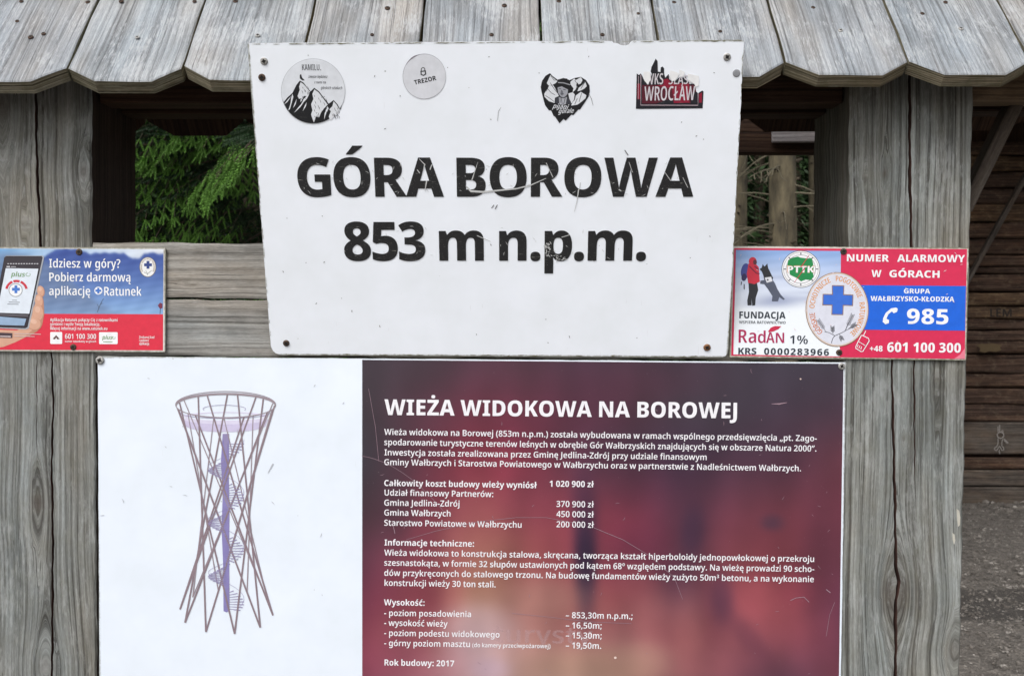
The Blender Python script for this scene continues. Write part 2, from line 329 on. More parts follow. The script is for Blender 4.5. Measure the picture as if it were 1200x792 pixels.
# glyph outlines (quadratic: l = on the curve, q = off it), 1000 units per em
GLYPHS = {
'X': {
' ':(260,''),
'%':(923,'l199 724q281 724q377 607l377 501q377 395q287 276l199 276q119 276q25 395l25 501q25 607q113 724/l201 617q176 617q156 555l156 499q156 445q176 382l201 382q225 382q246 444l246 499q246 555q225 617/l723 714l327 0l196 0l592 714/l720 440q801 440q898 323l898 217q898 111q808 -8l720 -8q640 -8q545 111l545 217q545 323q634 440/l721 332q697 332q677 271l677 215q677 160q697 97l721 97q746 97q767 159l767 215q767 271q746 332'),
'+':(583,'l350 412l536 412l536 293l350 293l350 111l232 111l232 293l46 293l46 412l232 412l232 597l350 597'),
'-':(322,'l26 199l26 337l296 337l296 199'),
'.':(292,'l51 77q51 124q104 167l147 167q189 167q242 123l242 77q242 31q188 -12l147 -12q104 -12q51 31'),
'0':(583,'l545 356q545 270q518 135q458 40q362 -10l291 -10q204 -10q91 78q38 242l38 356q38 472q87 636q198 724l291 724q378 724q491 637q545 472/l208 356q208 281q223 179q259 127l291 127q324 127q360 178q375 281l375 356q375 433q360 535q324 587l291 587q259 587q223 535q208 433'),
'1':(583,'l438 0l265 0l265 384q265 398q265 447q267 505l268 529q255 514q233 492l220 481l140 415l51 525l285 714l438 714'),
'2':(583,'l542 0l34 0l34 116l211 294q265 351q328 422q355 477l355 508q355 545q308 580l274 580q236 580q166 543l123 506l29 616q60 644q132 693q226 724l292 724q363 724q467 674q525 587l525 530q525 469q480 372q391 276l325 215l253 147l253 142l542 142'),
'3':(583,'l517 556q517 506q475 434q405 387l362 376l362 373q448 363q539 279l539 204q539 145q477 47q348 -10l246 -10q179 -10q82 10l36 29l36 173q83 149q182 126l224 126q300 126q358 173l358 214q358 242q329 281q258 301l196 301l147 301l147 431l197 431q253 431q320 453q351 493l351 519q351 553q301 586l260 586q227 586q169 569q125 546l110 537l38 652q81 682q195 724l284 724q394 724q517 633'),
'4':(583,'l567 143l483 143l483 0l315 0l315 143l18 143l18 271l323 715l483 715l483 273l567 273/l315 386q315 400q316 437q317 472q319 498l319 502l314 502q305 481q288 450l275 431l168 273l315 273'),
'5':(583,'l314 462q376 462q477 409q535 308l535 236q535 157q471 47q345 -10l250 -10q189 -10q88 10l50 29l50 171q87 153q193 126l237 126q277 126q332 149q362 195l362 229q362 276q297 328l231 328q204 328q148 318l128 312l63 345l90 714l486 714l486 570l235 570l224 452q240 455q279 462'),
'6':(583,'l38 303q38 364q56 485q101 593q183 676q310 724l403 724q424 724q482 719l502 716l502 581q482 585q433 590l400 590q343 590q265 561q219 507q197 432l194 387l200 387q214 411q252 448q308 470l347 470q410 470q500 417q549 314l549 241q549 162q489 50q378 -10l302 -10q246 -10q150 27q79 104q38 223/l299 126q336 126q383 181l383 238q383 285q343 338l301 338q272 338q231 311q209 271l209 249q209 227q220 184q241 148q276 126'),
'8':(583,'l293 724q396 724q526 638l526 551q526 508q493 443q436 395l400 376q436 357q503 306q547 236l547 189q547 131q491 41q378 -10l292 -10q205 -10q91 39q36 128l36 187q36 237q72 305q133 354l170 373q139 393q88 444q58 510l58 552q58 609q119 685q225 724/l194 193q194 158q244 115l290 115q340 115q389 156l389 190q389 215q361 255q320 284l300 293l287 301q260 288q218 257q194 218/l292 599q261 599q219 566l219 537q219 517q238 485q271 460l291 449q310 459q343 482q365 514l365 537q365 566q322 599'),
'9':(583,'l545 403q545 311q506 159q420 49q281 -10l182 -10q160 -10q103 -7l84 -4l84 133q104 128q147 124l174 124q236 124q318 154q366 208q387 283l389 327l383 327q370 303q332 266q275 244l234 244q173 244q84 297q35 401l35 474q35 552q95 664q207 724l283 724q338 724q433 686q505 608q545 486/l287 587q247 587q201 533l201 475q201 429q243 375l284 375q312 375q352 402q375 443l375 465q375 486q365 530q343 566q310 587'),
'A':(708,'l521 0l476 152l233 152l187 0l0 0l243 717l463 717l708 0/l397 432q392 448q375 513q358 583l354 604q349 581q334 516q318 453l312 432l271 294l438 294'),
'B':(669,'l321 714q471 714q604 625l604 536q604 490q571 425q518 386l487 379l487 374q520 367q581 332q620 265l620 208q620 143q556 49q436 0l354 0l81 0l81 714/l326 434q383 434q428 478l428 512q428 547q376 582l320 582l253 582l253 434/l253 307l253 134l337 134q396 134q443 183l443 222q443 245q423 283q374 307l332 307'),
'C':(645,'l397 583q358 583q296 551q252 492q229 408l229 355q229 283q268 183q346 131l405 131q452 131q540 155l584 173l584 28q539 8q442 -10l386 -10q271 -10q124 82q53 247l53 356q53 437q98 571q186 670q315 724l398 724q451 724q563 700l614 676l560 540q523 558q442 583'),
'D':(733,'l680 370q680 247q588 82q420 0l305 0l81 0l81 714l323 714q436 714q596 635q680 482/l502 364q502 435q461 529q381 575l321 575l253 575l253 141l307 141q407 141q502 252'),
'E':(550,'l500 0l81 0l81 714l500 714l500 575l253 575l253 440l483 440l483 301l253 301l253 141l500 141'),
'F':(535,'l250 0l81 0l81 714l498 714l498 575l250 575l250 414l480 414l480 275l250 275'),
'G':(737,'l373 409l668 409l668 32q613 13q475 -10l397 -10q293 -10q138 72q53 236l53 359q53 471q140 635q306 724l427 724q493 724q610 700l654 680l599 544q561 563q475 583l427 583q358 583q271 522q230 419l230 355q230 285q272 184q353 132l415 132q438 132q490 138l506 142l506 275l373 275'),
'H':(761,'l679 0l507 0l507 300l253 300l253 0l81 0l81 714l253 714l253 441l507 441l507 714l679 714'),
'I':(419,'l383 0l35 0l35 98l123 129l123 586l35 616l35 714l383 714l383 616l295 586l295 129l383 98'),
'J':(335,'l16 -217q-15 -217q-62 -211l-79 -206l-79 -72q-63 -75q-28 -82l-8 -82q25 -82q65 -55q83 0l83 43l83 714l255 714l255 58q255 -41q194 -163q87 -217'),
'K':(673,'l673 0l478 0l314 287l253 247l253 0l81 0l81 714l253 714l253 395q269 420q307 472l326 496l485 714l674 714l436 396'),
'L':(570,'l81 0l81 714l253 714l253 140l535 140l535 0'),
'M':(954,'l393 0l228 538l224 538q226 518q230 451q234 373l234 336l234 0l81 0l81 714l312 714l476 191l480 191l642 714l873 714l873 0l715 0l715 339q715 374q717 449q721 516l722 537l718 537l554 0'),
'N':(818,'l737 0l515 0l229 522l225 522q227 499q231 434q234 367l234 338l234 0l81 0l81 714l302 714l588 198l591 198q590 220q586 282q584 349l584 374l584 714l737 714'),
'O':(794,'l740 358q740 275q699 140q616 42q486 -10l397 -10q308 -10q178 42q94 140q53 275l53 359q53 470q127 635q279 725l398 725q516 725q668 634q740 469/l233 358q233 289q267 188q339 134l397 134q455 134q527 188q559 289l559 358q559 463q485 584l398 584q339 584q267 529q233 428'),
'P':(626,'l316 714q453 714q586 598l586 491q586 443q558 355q495 286q389 246l312 246l253 246l253 0l81 0l81 714/l311 575l253 575l253 386l298 386q332 386q385 405q414 450l414 486q414 527q364 575'),
'R':(665,'l307 714q403 714q529 667q592 574l592 505q592 459q560 386q504 332l466 313l672 0l477 0l321 267l253 267l253 0l81 0l81 714/l304 582l253 582l253 398l303 398q357 398q418 443l418 497q418 525q395 563q344 582'),
'S':(571,'l535 212q535 152q476 51q354 -10l260 -10q213 -10q140 -1q77 18l45 33l45 187q99 160q215 130l264 130q298 130q342 147q364 177l364 196q364 219q337 249q277 280l227 302q172 326q93 381q51 461l51 521q51 587q117 678q234 724l312 724q379 724q488 695l532 675l479 541q435 561q346 586l307 586q277 586q239 571q221 544l221 528q221 507q248 476q311 443l365 420q419 397q495 342q535 268'),
'T':(584,'l378 0l206 0l206 573l22 573l22 714l562 714l562 573l378 573'),
'U':(752,'l675 277q675 191q608 61q474 -10l373 -10q228 -10q77 140l77 275l77 714l249 714l249 286q249 207q313 134l376 134q422 134q477 167q504 235l504 287l504 714l675 714'),
'W':(1016,'l1002 714l823 0l623 0l540 344q538 355q529 398q518 449q510 496l508 512q507 496q498 449q488 398q479 355l476 343l393 0l194 0l14 714l181 714l266 340q270 325q280 276q290 223q299 173l302 155q305 183q317 253q332 325q346 388l351 410l428 714l589 714l664 410q670 388q684 324q699 251q711 181l714 155q717 180q730 250q744 318l749 339l835 714'),
'Y':(643,'l322 431l458 714l643 714l408 279l408 0l236 0l236 273l0 714l186 714'),
'Z':(603,'l575 0l32 0l32 108l355 574l40 574l40 714l566 714l566 606l243 140l575 140'),
'm':(986,'l727 559q821 559q919 464l919 358l919 0l750 0l750 310q750 373q712 425l674 425q621 425q579 343l579 266l579 0l409 0l409 310q409 351q393 401q361 425l336 425q298 425q256 384q239 306l239 250l239 0l70 0l70 549l199 549l224 480l229 480q244 504q291 540q354 559l393 559q454 559q534 518l558 480l563 480q590 519q675 559'),
'n':(659,'l398 559q486 559q592 464l592 358l592 0l422 0l422 311q422 368q385 425l344 425q283 425q239 335l239 250l239 0l70 0l70 549l199 549l222 476l229 476q247 503q296 540q360 559'),
'p':(637,'l391 559q484 559q592 414l592 276q592 183q538 55q445 -10l386 -10q346 -10q290 10q252 41l239 57l233 57q235 38q239 -7l239 -34l239 -240l70 -240l70 549l208 549l231 479l239 479q254 501q294 537q352 559/l330 425q297 425q258 395q240 337l239 292l239 277q239 228q256 162q296 127l332 127q361 127q400 160q419 227l419 278q419 355q374 425'),
'Ó':(794,'l740 358q740 275q699 140q616 42q486 -10l397 -10q308 -10q178 42q94 140q53 275l53 359q53 470q127 635q279 725l398 725q516 725q668 634q740 469/l233 358q233 289q267 188q339 134l397 134q455 134q527 188q559 289l559 358q559 463q485 584l398 584q339 584q267 529q233 428/l617 921q601 907q551 866q494 823q440 784l420 771l308 771l308 784q325 803q370 854q415 909l430 931l617 931'),
'Ą':(708,'l521 0l476 152l233 152l187 0l0 0l243 717l463 717l708 0/l397 432q392 448q375 513q358 583l354 604q349 581q334 516q318 453l312 432l271 294l438 294/l599 -101q599 -120q620 -137l638 -137q652 -137q685 -130l694 -127l694 -224q679 -228q639 -236l614 -236q558 -236q486 -177l486 -127q486 -103q508 -54q556 -4l595 23l664 0q630 -32q599 -76'),
'Ł':(591,'l103 0l103 238l53 210l-9 318l103 384l103 714l274 714l274 489l384 557l448 450l274 343l274 140l557 140l557 0'),
'Ś':(571,'l535 212q535 152q476 51q354 -10l260 -10q213 -10q140 -1q77 18l45 33l45 187q99 160q215 130l264 130q298 130q342 147q364 177l364 196q364 219q337 249q277 280l227 302q172 326q93 381q51 461l51 521q51 587q117 678q234 724l312 724q379 724q488 695l532 675l479 541q435 561q346 586l307 586q277 586q239 571q221 544l221 528q221 507q248 476q311 443l365 420q419 397q495 342q535 268/l508 921q492 907q442 866q385 823q331 784l311 771l199 771l199 784q215 803q261 854q306 909l321 931l508 931'),
'Ż':(603,'l575 0l32 0l32 108l355 574l40 574l40 714l566 714l566 606l243 140l575 140/l310 932q347 932q401 900l401 853q401 809q347 775l310 775q272 775q219 809l219 853q219 900q272 932'),
},
'B': {
' ':(260,''),
'0':(581,'l540 357q540 270q513 135q454 40q359 -10l290 -10q204 -10q93 78q40 242l40 357q40 473q89 637q199 724l290 724q375 724q486 637q540 473/l192 357q192 276q210 168q252 113l290 113q327 113q370 167q388 276l388 357q388 438q370 547q327 601l290 601q252 601q210 547q192 438'),
'1':(581,'l419 0l266 0l266 410q266 427q266 475q268 527l269 550q255 535q232 513l218 501l139 435l60 533l284 714l419 714'),
'2':(581,'l537 0l37 0l37 106l216 287q270 343q336 417q366 478l366 513q366 555q313 596l274 596q233 596q161 559l118 523l35 622q66 649q136 695q227 724l288 724q358 724q461 675q517 588l517 531q517 471q472 374q384 278l321 219l232 133l232 128l537 128'),
'7':(581,'l115 0l379 585l40 585l40 714l541 714l541 618l275 0'),
'9':(581,'l540 404q540 316q503 165q421 52q284 -10l184 -10q163 -10q107 -7l88 -3l88 120q108 115q152 110l178 110q242 110q325 143q374 203q397 285l399 332l393 332q379 309q339 271q281 249l239 249q178 249q88 302q38 404l38 476q38 554q98 665q207 724l282 724q336 724q429 686q500 608q540 487/l285 601q240 601q186 541l186 477q186 426q234 367l282 367q314 367q361 396q388 441l388 465q388 489q375 538q350 578q311 601'),
':':(281,'l54 70q54 117q105 154l141 154q176 154q227 117l227 70q227 27q176 -13l141 -13q105 -13q54 27/l54 473q54 519q105 556l141 556q176 556q227 519l227 473q227 428q176 389l141 389q105 389q54 428'),
'C':(642,'l398 597q355 597q286 564q238 501q213 412l213 355q213 280q255 173q340 117l404 117q451 117q538 139l582 156l582 26q537 7q444 -10l387 -10q273 -10q126 81q55 247l55 356q55 437q100 572q188 670q316 724l400 724q453 724q562 701l611 677l561 555q525 572q444 597'),
'I':(401,'l364 0l36 0l36 87l123 116l123 599l36 627l36 714l364 714l364 627l277 599l277 116l364 87'),
'R':(656,'l304 714q398 714q522 667q583 575l583 506q583 458q549 384q491 332l454 315l657 0l482 0l323 274l238 274l238 0l85 0l85 714/l301 595l238 595l238 392l301 392q362 392q428 442l428 499q428 531q401 573q345 595'),
'W':(996,'l982 714l801 0l626 0l531 372q527 386q517 429q507 477q499 520l498 534q496 520q489 477q479 429q469 386l465 371l370 0l196 0l14 714l164 714l255 326q259 309q269 261q279 210q288 162l290 144q294 170q304 234q318 300q332 359l337 381l425 714l570 714l659 380q664 358q678 298q692 232q703 168l706 144q709 169q722 236q736 302l741 325l832 714'),
'a':(599,'l317 556q420 556q528 459l528 364l528 0l423 0l394 74l390 74q367 45q318 7q254 -10l208 -10q160 -10q84 27q40 103l40 161q40 247q164 333l287 338l378 341l378 358q378 407q334 446l294 446q257 446q179 422l141 405l97 508q140 530q251 556/l321 250q250 248q194 206l194 168q194 133q233 100l266 100q313 100q378 156l378 208l378 253'),
'b':(632,'l224 583q224 552q221 496l218 475l224 475q246 509q320 556l379 556q470 556q584 413l584 274q584 181q532 54q437 -10l375 -10q315 -10q246 33l224 59l214 59l189 0l73 0l73 760l224 760/l330 436q292 436q245 404q224 339l224 287l224 269q224 192q271 112l332 112q381 112q431 196l431 276q431 355q382 436'),
'c':(516,'l311 -10q232 -10q113 49q47 174l47 270q47 371q119 497q243 556l322 556q370 556q455 536l488 519l443 405q413 418q352 435l322 435q283 435q229 399q201 326l201 271q201 217q229 147q283 112l320 112q363 112q439 135l473 154l473 31q442 12q364 -10'),
'd':(632,'l252 -10q162 -10q47 133l47 272q47 413q163 556l257 556q296 556q353 535q395 499l410 476l415 476q412 494q407 559l407 586l407 760l559 760l559 0l443 0l413 71l407 71q393 48q351 12q292 -10/l305 111q367 111q417 182l417 255l417 271q417 350q369 434l304 434q255 434q200 350l200 270q200 190q255 111'),
'e':(597,'l306 556q382 556q492 499q551 388l551 308l551 235l200 235q202 173q274 102l341 102q392 102q476 122l520 142l520 29q480 9q391 -10l325 -10q244 -10q119 50q47 175l47 269q47 365q112 492q229 556/l310 449q265 449q209 392l204 336l410 336q410 369q388 419q343 449'),
'f':(386,'l376 433l251 433l251 0l100 0l100 433l19 433l19 506l103 546l103 564q103 670q192 765l285 765q324 765q388 753l418 742l384 640q369 644q332 652l311 652q280 652q251 612l251 569l251 546l376 546'),
'h':(650,'l224 607q224 563q219 496l217 476l225 476q243 505q291 539q350 556l383 556q442 556q530 514q579 427l579 356l579 0l428 0l428 318q428 377q386 436l341 436q297 436q246 394q224 314l224 256l224 0l73 0l73 760l224 760'),
'i':(299,'l225 546l225 0l74 0l74 546/l150 761q183 761q232 730l232 687q232 646q183 614l150 614q116 614q68 646l68 687q68 730q116 761'),
'j':(298,'l40 -240q17 -240q-35 -233l-53 -228l-53 -109q-37 -113q-8 -119l9 -119q36 -119q73 -85l73 -35l73 546l224 546l224 -59q224 -109q188 -191q107 -240/l68 687q68 730q115 761l150 761q182 761q232 730l232 687q232 646q182 614l150 614q115 614q68 646'),
'k':(610,'l224 423q224 396q220 326l216 297l220 297q227 308q249 338q272 370l281 381l423 546l594 546l392 314l607 0l432 0l286 218l224 169l224 0l73 0l73 760l224 760'),
'm':(975,'l714 556q808 556q904 462l904 356l904 0l754 0l754 318q754 381q712 436l670 436q612 436q564 351l564 273l564 0l413 0l413 318q413 359q395 411q359 436l331 436q290 436q243 394q224 314l224 256l224 0l73 0l73 546l189 546l211 476l216 476q232 501q279 537q341 556l379 556q440 556q521 514l544 474l549 474q576 515q662 556'),
'n':(650,'l385 556q475 556q579 462l579 356l579 0l429 0l429 318q429 377q387 436l341 436q273 436q224 343l224 256l224 0l73 0l73 546l189 546l210 473l216 473q234 500q285 537q348 556'),
'o':(625,'l577 274q577 206q540 100q471 28q373 -10l311 -10q253 -10q157 28q87 100q47 206l47 274q47 365q111 491q231 556l314 556q391 556q509 491q577 365/l201 274q201 221q224 145q273 105l313 105q352 105q401 145q423 221l423 274q423 328q400 402q352 441l312 441q254 441q201 355'),
'r':(447,'l375 556q390 556q425 553l435 550l420 409q409 411q379 415l358 415q335 415q288 401q248 369q224 317l224 277l224 0l73 0l73 546l188 546l210 454l217 454q233 483q281 529q341 556'),
's':(502,'l460 161q460 109q411 32q311 -10l234 -10q176 -10q88 5l47 22l47 147q91 126q193 102l230 102q276 102q317 128l317 150q317 165q296 189q243 215l194 234q145 254q79 297q46 357l46 402q46 477q165 556l263 556q316 556q407 534l454 514l410 411q372 428q292 450l261 450q227 450q189 429l189 410q189 396q210 374q263 350l311 331q360 312q427 269q460 208'),
't':(421,'l309 110q332 110q375 120l394 126l394 15q370 4q307 -10l264 -10q215 -10q138 22q93 101l93 172l93 433l22 433l22 497l104 547l148 662l244 662l244 546l387 546l387 433l244 433l244 181q244 145q279 110'),
'u':(650,'l576 546l576 0l460 0l441 70l432 70q415 42q362 6q299 -10l264 -10q206 -10q119 32q70 120l70 190l70 546l222 546l222 228q222 170q263 111l308 111q354 111q405 152q425 232l425 290l425 546'),
'w':(862,'l463 266q457 292q443 353q434 407l431 422l428 422q426 407q415 352q402 290l394 261l323 0l161 0l12 547l162 547l218 306q224 281q236 218q246 156l247 132l250 132q252 149q260 195q269 242q278 282l281 293l349 547l515 547l580 291q585 271q597 214q609 156l611 133l614 133q616 156q625 218q637 281l644 306l703 547l850 547l699 0l535 0'),
'y':(571,'l0 546l159 546l262 234q267 219q276 188q283 156l285 141l289 141q292 162q307 212l314 234l415 546l571 546l347 -50q325 -111q264 -196q176 -240l111 -240q86 -240q48 -235l35 -232l35 -113q46 -115q77 -119l94 -119q125 -119q167 -94q195 -53l205 -27l217 4'),
'z':(493,'l462 0l30 0l30 89l282 431l44 431l44 546l453 546l453 449l208 116l462 116'),
'ó':(625,'l577 274q577 206q540 100q471 28q373 -10l311 -10q253 -10q157 28q87 100q47 206l47 274q47 365q111 491q231 556l314 556q391 556q509 491q577 365/l201 274q201 221q224 145q273 105l313 105q352 105q401 145q423 221l423 274q423 328q400 402q352 441l312 441q254 441q201 355/l516 756q502 742q456 701q402 658q351 619l332 606l232 606l232 619q248 638q291 690q333 744l347 766l516 766'),
'ć':(516,'l311 -10q232 -10q113 49q47 174l47 270q47 371q119 497q243 556l322 556q370 556q455 536l488 519l443 405q413 418q352 435l322 435q283 435q229 399q201 326l201 271q201 217q229 147q283 112l320 112q363 112q439 135l473 154l473 31q442 12q364 -10/l493 756q479 742q432 701q379 658q328 619l309 606l208 606l208 619q225 638q268 690q310 744l324 766l493 766'),
'ł':(355,'l100 0l100 231l43 199l-13 296l100 363l100 760l251 760l251 455l310 493l368 396l251 324l251 0'),
'ś':(502,'l460 161q460 109q411 32q311 -10l234 -10q176 -10q88 5l47 22l47 147q91 126q193 102l230 102q276 102q317 128l317 150q317 165q296 189q243 215l194 234q145 254q79 297q46 357l46 402q46 477q165 556l263 556q316 556q407 534l454 514l410 411q372 428q292 450l261 450q227 450q189 429l189 410q189 396q210 374q263 350l311 331q360 312q427 269q460 208/l450 756q436 742q390 701q336 658q285 619l266 606l166 606l166 619q182 638q225 690q267 744l281 766l450 766'),
'ż':(493,'l462 0l30 0l30 89l282 431l44 431l44 546l453 546l453 449l208 116l462 116/l247 761q280 761q329 730l329 687q329 646q280 614l247 614q213 614q165 646l165 687q165 730q213 761'),
},
'S': {
' ':(260,''),
'(':(327,'l40 274q40 398q112 624l187 714l297 714q228 620q157 394l157 275q157 159q228 -66l296 -158l187 -158q112 -71q40 152'),
')':(327,'l287 274q287 152q215 -71l140 -158l31 -158q99 -66q169 159l169 275q169 394q99 620l30 714l140 714q215 624q287 398'),
',':(277,'l207 116l214 105q201 52q154 -71l128 -129l34 -129q49 -68q76 63l83 116'),
'-':(322,'l33 213l33 323l289 323l289 213'),
'.':(280,'l62 65q62 107q106 143l140 143q173 143q218 107l218 65q218 24q173 -13l140 -13q106 -13q62 24'),
'0':(577,'l534 357q534 271q507 135q449 40q355 -10l288 -10q205 -10q96 78q44 243l44 357q44 473q91 637q199 725l288 725q371 725q480 638q534 473/l171 357q171 270q193 154q244 95l288 95q332 95q383 153q406 270l406 357q406 445q383 561q332 620l288 620q244 620q193 561q171 445'),
'1':(577,'l395 0l267 0l267 444q267 465q268 510q270 556l271 577q256 562q232 540l215 526l137 462l71 545l284 714l395 714'),
'2':(577,'l531 0l41 0l41 94l223 278q277 333q346 411q379 479l379 519q379 567q320 616l275 616q229 616q155 579l112 545l43 629q73 655q142 698q228 724l283 724q352 724q452 676q507 590l507 532q507 474q462 376q376 280l316 223l204 114l204 110l531 110'),
'3':(577,'l505 552q505 502q466 431q397 386l353 376l353 372q439 362q526 276l526 203q526 143q466 46q342 -10l243 -10q182 -10q86 9l41 29l41 141q87 118q188 94l233 94q320 94q392 155l392 209q392 246q353 294q273 317l210 317l151 317l151 418l211 418q269 418q342 446q378 497l378 530q378 574q318 619l267 619q231 619q171 603q122 578l101 565l44 651q84 681q198 724l278 724q389 724q505 629'),
'4':(577,'l559 153l465 153l465 0l340 0l340 153l19 153l19 253l341 716l465 716l465 257l559 257/l340 428q340 448q341 488q342 524q344 555l344 565l340 565q331 545q311 507l299 491l136 257l340 257'),
'5':(577,'l294 449q362 449q466 398q524 301l524 232q524 156q460 47q338 -10l249 -10q191 -10q92 10l57 29l57 140q93 120q197 94l243 94q290 94q357 122q395 181l395 224q395 283q319 347l239 347q211 347q147 337l126 331l72 362l99 714l475 714l475 603l207 603l193 439q210 442q259 449'),
'6':(577,'l47 304q47 365q64 486q108 594q186 677q306 724l392 724q413 724q468 720l485 715l485 612q466 617q420 622l392 622q328 622q243 584q194 517q170 427l168 374l174 374q188 398q230 436q291 458l332 458q394 458q486 406q536 306l536 235q536 159q478 49q373 -10l300 -10q247 -10q155 28q86 105q47 224/l298 94q349 94q411 162l411 234q411 292q356 359l300 359q262 359q206 326q175 275l175 248q175 220q190 166q221 121q267 94'),
'7':(577,'l123 0l398 604l42 604l42 714l534 714l534 629l259 0'),
'8':(577,'l289 724q387 724q512 637l512 552q512 509q477 444q417 396l381 377q421 357q491 305q534 235l534 187q534 128q477 40q368 -10l290 -10q208 -10q98 38q43 124l43 184q43 234q81 304q146 355l184 373q151 393q97 444q65 510l65 553q65 609q123 684q224 724/l163 187q163 143q226 86l288 86q350 86q414 142l414 187q414 217q381 264q326 300l293 313l278 320q242 304q191 266q163 218/l288 627q245 627q187 584l187 544q187 515q215 474q262 443l290 430q317 442q362 472q389 514l389 544q389 584q333 627'),
'9':(577,'l532 406q532 322q499 172q421 56q287 -10l187 -10q166 -10q111 -6l93 -2l93 103q112 97q158 92l182 92q249 92q335 130q386 197q409 288l411 339l405 339q391 316q348 278q288 256l245 256q184 256q93 308q43 408l43 478q43 555q101 665q208 724l280 724q333 724q425 685q494 607q532 487/l282 620q231 620q168 551l168 480q168 422q223 355l279 355q317 355q373 388q404 439l404 466q404 493q389 548q359 593q313 620'),
':':(276,'l61 64q61 107q106 142l138 142q170 142q215 107l215 64q215 23q170 -13l138 -13q106 -13q61 23/l61 476q61 519q106 554l138 554q170 554q215 519l215 476q215 435q170 398l138 398q106 398q61 435'),
';':(279,'l201 127l208 116q199 81q171 -8q139 -96l122 -133l30 -133q37 -103q51 -34q65 34q76 100l80 127/l61 476q61 519q106 554l137 554q169 554q215 519l215 476q215 435q169 398l137 398q106 398q61 435'),
'@':(898,'l847 362q847 315q825 226q780 154q714 111l670 111q627 111q570 155l559 187l553 187q534 154q466 111l418 111q335 111q249 216l249 301q249 367q303 470q404 529l475 529q521 529q610 513l636 503l626 299q626 286q625 266l625 259q625 218q654 190l673 190q699 190q735 237q755 316l755 363q755 449q687 570q563 635l479 635q399 635q274 584q190 491q146 364l146 288q146 197q212 68q341 -1l435 -1q494 -1q614 26l664 44l664 -41q618 -60q504 -84l438 -84q316 -84q143 5q51 171l51 287q51 379q110 536q221 652q380 717l479 717q560 717q695 668q793 576q847 444/l349 301q349 242q395 190l432 190q482 190q526 266l530 336l535 442q523 445q493 449l477 449q431 449q375 407q349 339'),
'B':(659,'l310 714q452 714q588 630l588 537q588 493q555 428q498 387l461 379l461 374q500 367q567 331q608 262l608 205q608 140q545 48q430 0l351 0l89 0l89 714/l322 421q398 421q455 473l455 520q455 567q387 611l312 611l219 611l219 421/l219 321l219 104l334 104q412 104q473 166l473 216q473 246q446 294q382 321l328 321'),
'G':(733,'l391 393l661 393l661 29q604 10q476 -10l400 -10q292 -10q139 76q57 240l57 358q57 470q144 634q310 724l429 724q492 724q604 701l649 681l605 575q567 593q476 615l426 615q349 615q244 550q191 433l191 356q191 278q240 162q340 99l419 99q455 99q515 107l536 112l536 286l391 286'),
'I':(377,'l339 0l38 0l38 74l124 99l124 615l38 640l38 714l339 714l339 640l253 615l253 99l339 74'),
'J':(303,'l5 -203q-22 -203q-63 -196l-78 -191l-78 -87q-62 -91q-27 -97l-7 -97q22 -97q64 -74q88 -21l88 23l88 714l217 714l217 33q217 -50q164 -155q69 -203'),
'N':(788,'l699 0l537 0l201 559l197 559q199 536q203 472q206 403l206 370l206 0l89 0l89 714l250 714l585 159l588 159q587 178q584 241q581 312l581 341l581 714l699 714'),
'P':(615,'l300 714q439 714q570 601l570 498q570 452q541 368q476 301q368 262l290 262l219 262l219 0l89 0l89 714/l294 607l219 607l219 370l278 370q329 370q401 394q439 449l439 493q439 549q369 607'),
'R':(643,'l300 714q392 714q513 668q572 577l572 508q572 456q535 382q474 333l438 317l638 0l490 0l325 282l219 282l219 0l89 0l89 714/l296 610l219 610l219 384l299 384q369 384q440 442l440 502q440 540q410 587q346 610'),
'S':(560,'l518 201q518 139q457 44q339 -10l253 -10q210 -10q137 -2q76 15l48 28l48 147q93 126q204 98l257 98q301 98q360 121q389 162l389 189q389 218q360 258q294 294l236 316q178 339q97 395q56 474l56 532q56 593q118 679q227 724l299 724q363 724q466 699l507 680l468 575q427 593q339 617l296 617q258 617q209 596q185 559l185 535q185 506q213 466q279 431l335 408q394 385q475 331q518 257'),
'U':(741,'l657 264q657 184q594 60q465 -10l367 -10q229 -10q84 137l84 264l84 714l213 714l213 268q213 185q292 100l372 100q427 100q496 140q528 216l528 269l528 714l657 714'),
'W':(971,'l958 714l773 0l630 0l518 408q513 425q503 468q493 513q485 551l484 562q482 551q476 513q466 468q456 424l451 406l341 0l198 0l13 714l142 714l241 308q245 288q255 242q265 194q273 149l275 130q279 154q288 210q300 268q313 322l319 344l421 714l547 714l651 342q657 320q671 265q683 207q692 152l695 130q698 155q710 218q724 282l730 308l829 714'),
'Z':(587,'l553 0l35 0l35 87l386 605l45 605l45 714l544 714l544 627l193 109l553 109'),
'a':(585,'l306 552q407 552q510 459l510 364l510 0l420 0l396 75l392 75q369 46q320 8q256 -10l211 -10q163 -10q86 26q42 100l42 157q42 240q167 327l293 331l384 334l384 357q384 413q334 457l290 457q251 457q174 432l138 416l100 504q140 526q245 552/l318 254q236 250q172 203l172 160q172 122q218 85l254 85q309 85q384 149l384 210l384 256'),
'b':(626,'l205 580q205 548q202 491l199 471l205 471q227 505q303 552l364 552q458 552q575 410l575 272q575 179q522 53q425 -10l361 -10q300 -10q227 34l205 63l196 63l173 0l78 0l78 760l205 760/l328 450q283 450q228 413q205 339l205 281l205 269q205 183q259 94l330 94q387 94q445 186l445 273q445 361q388 450'),
'c':(502,'l307 -10q231 -10q115 49q50 172l50 268q50 368q120 493q240 552l316 552q361 552q443 534l472 519l434 420q407 431q345 448l315 448q271 448q210 408q180 329l180 269q180 211q211 134q270 95l312 95q355 95q428 116l460 133l460 27q430 10q357 -10'),
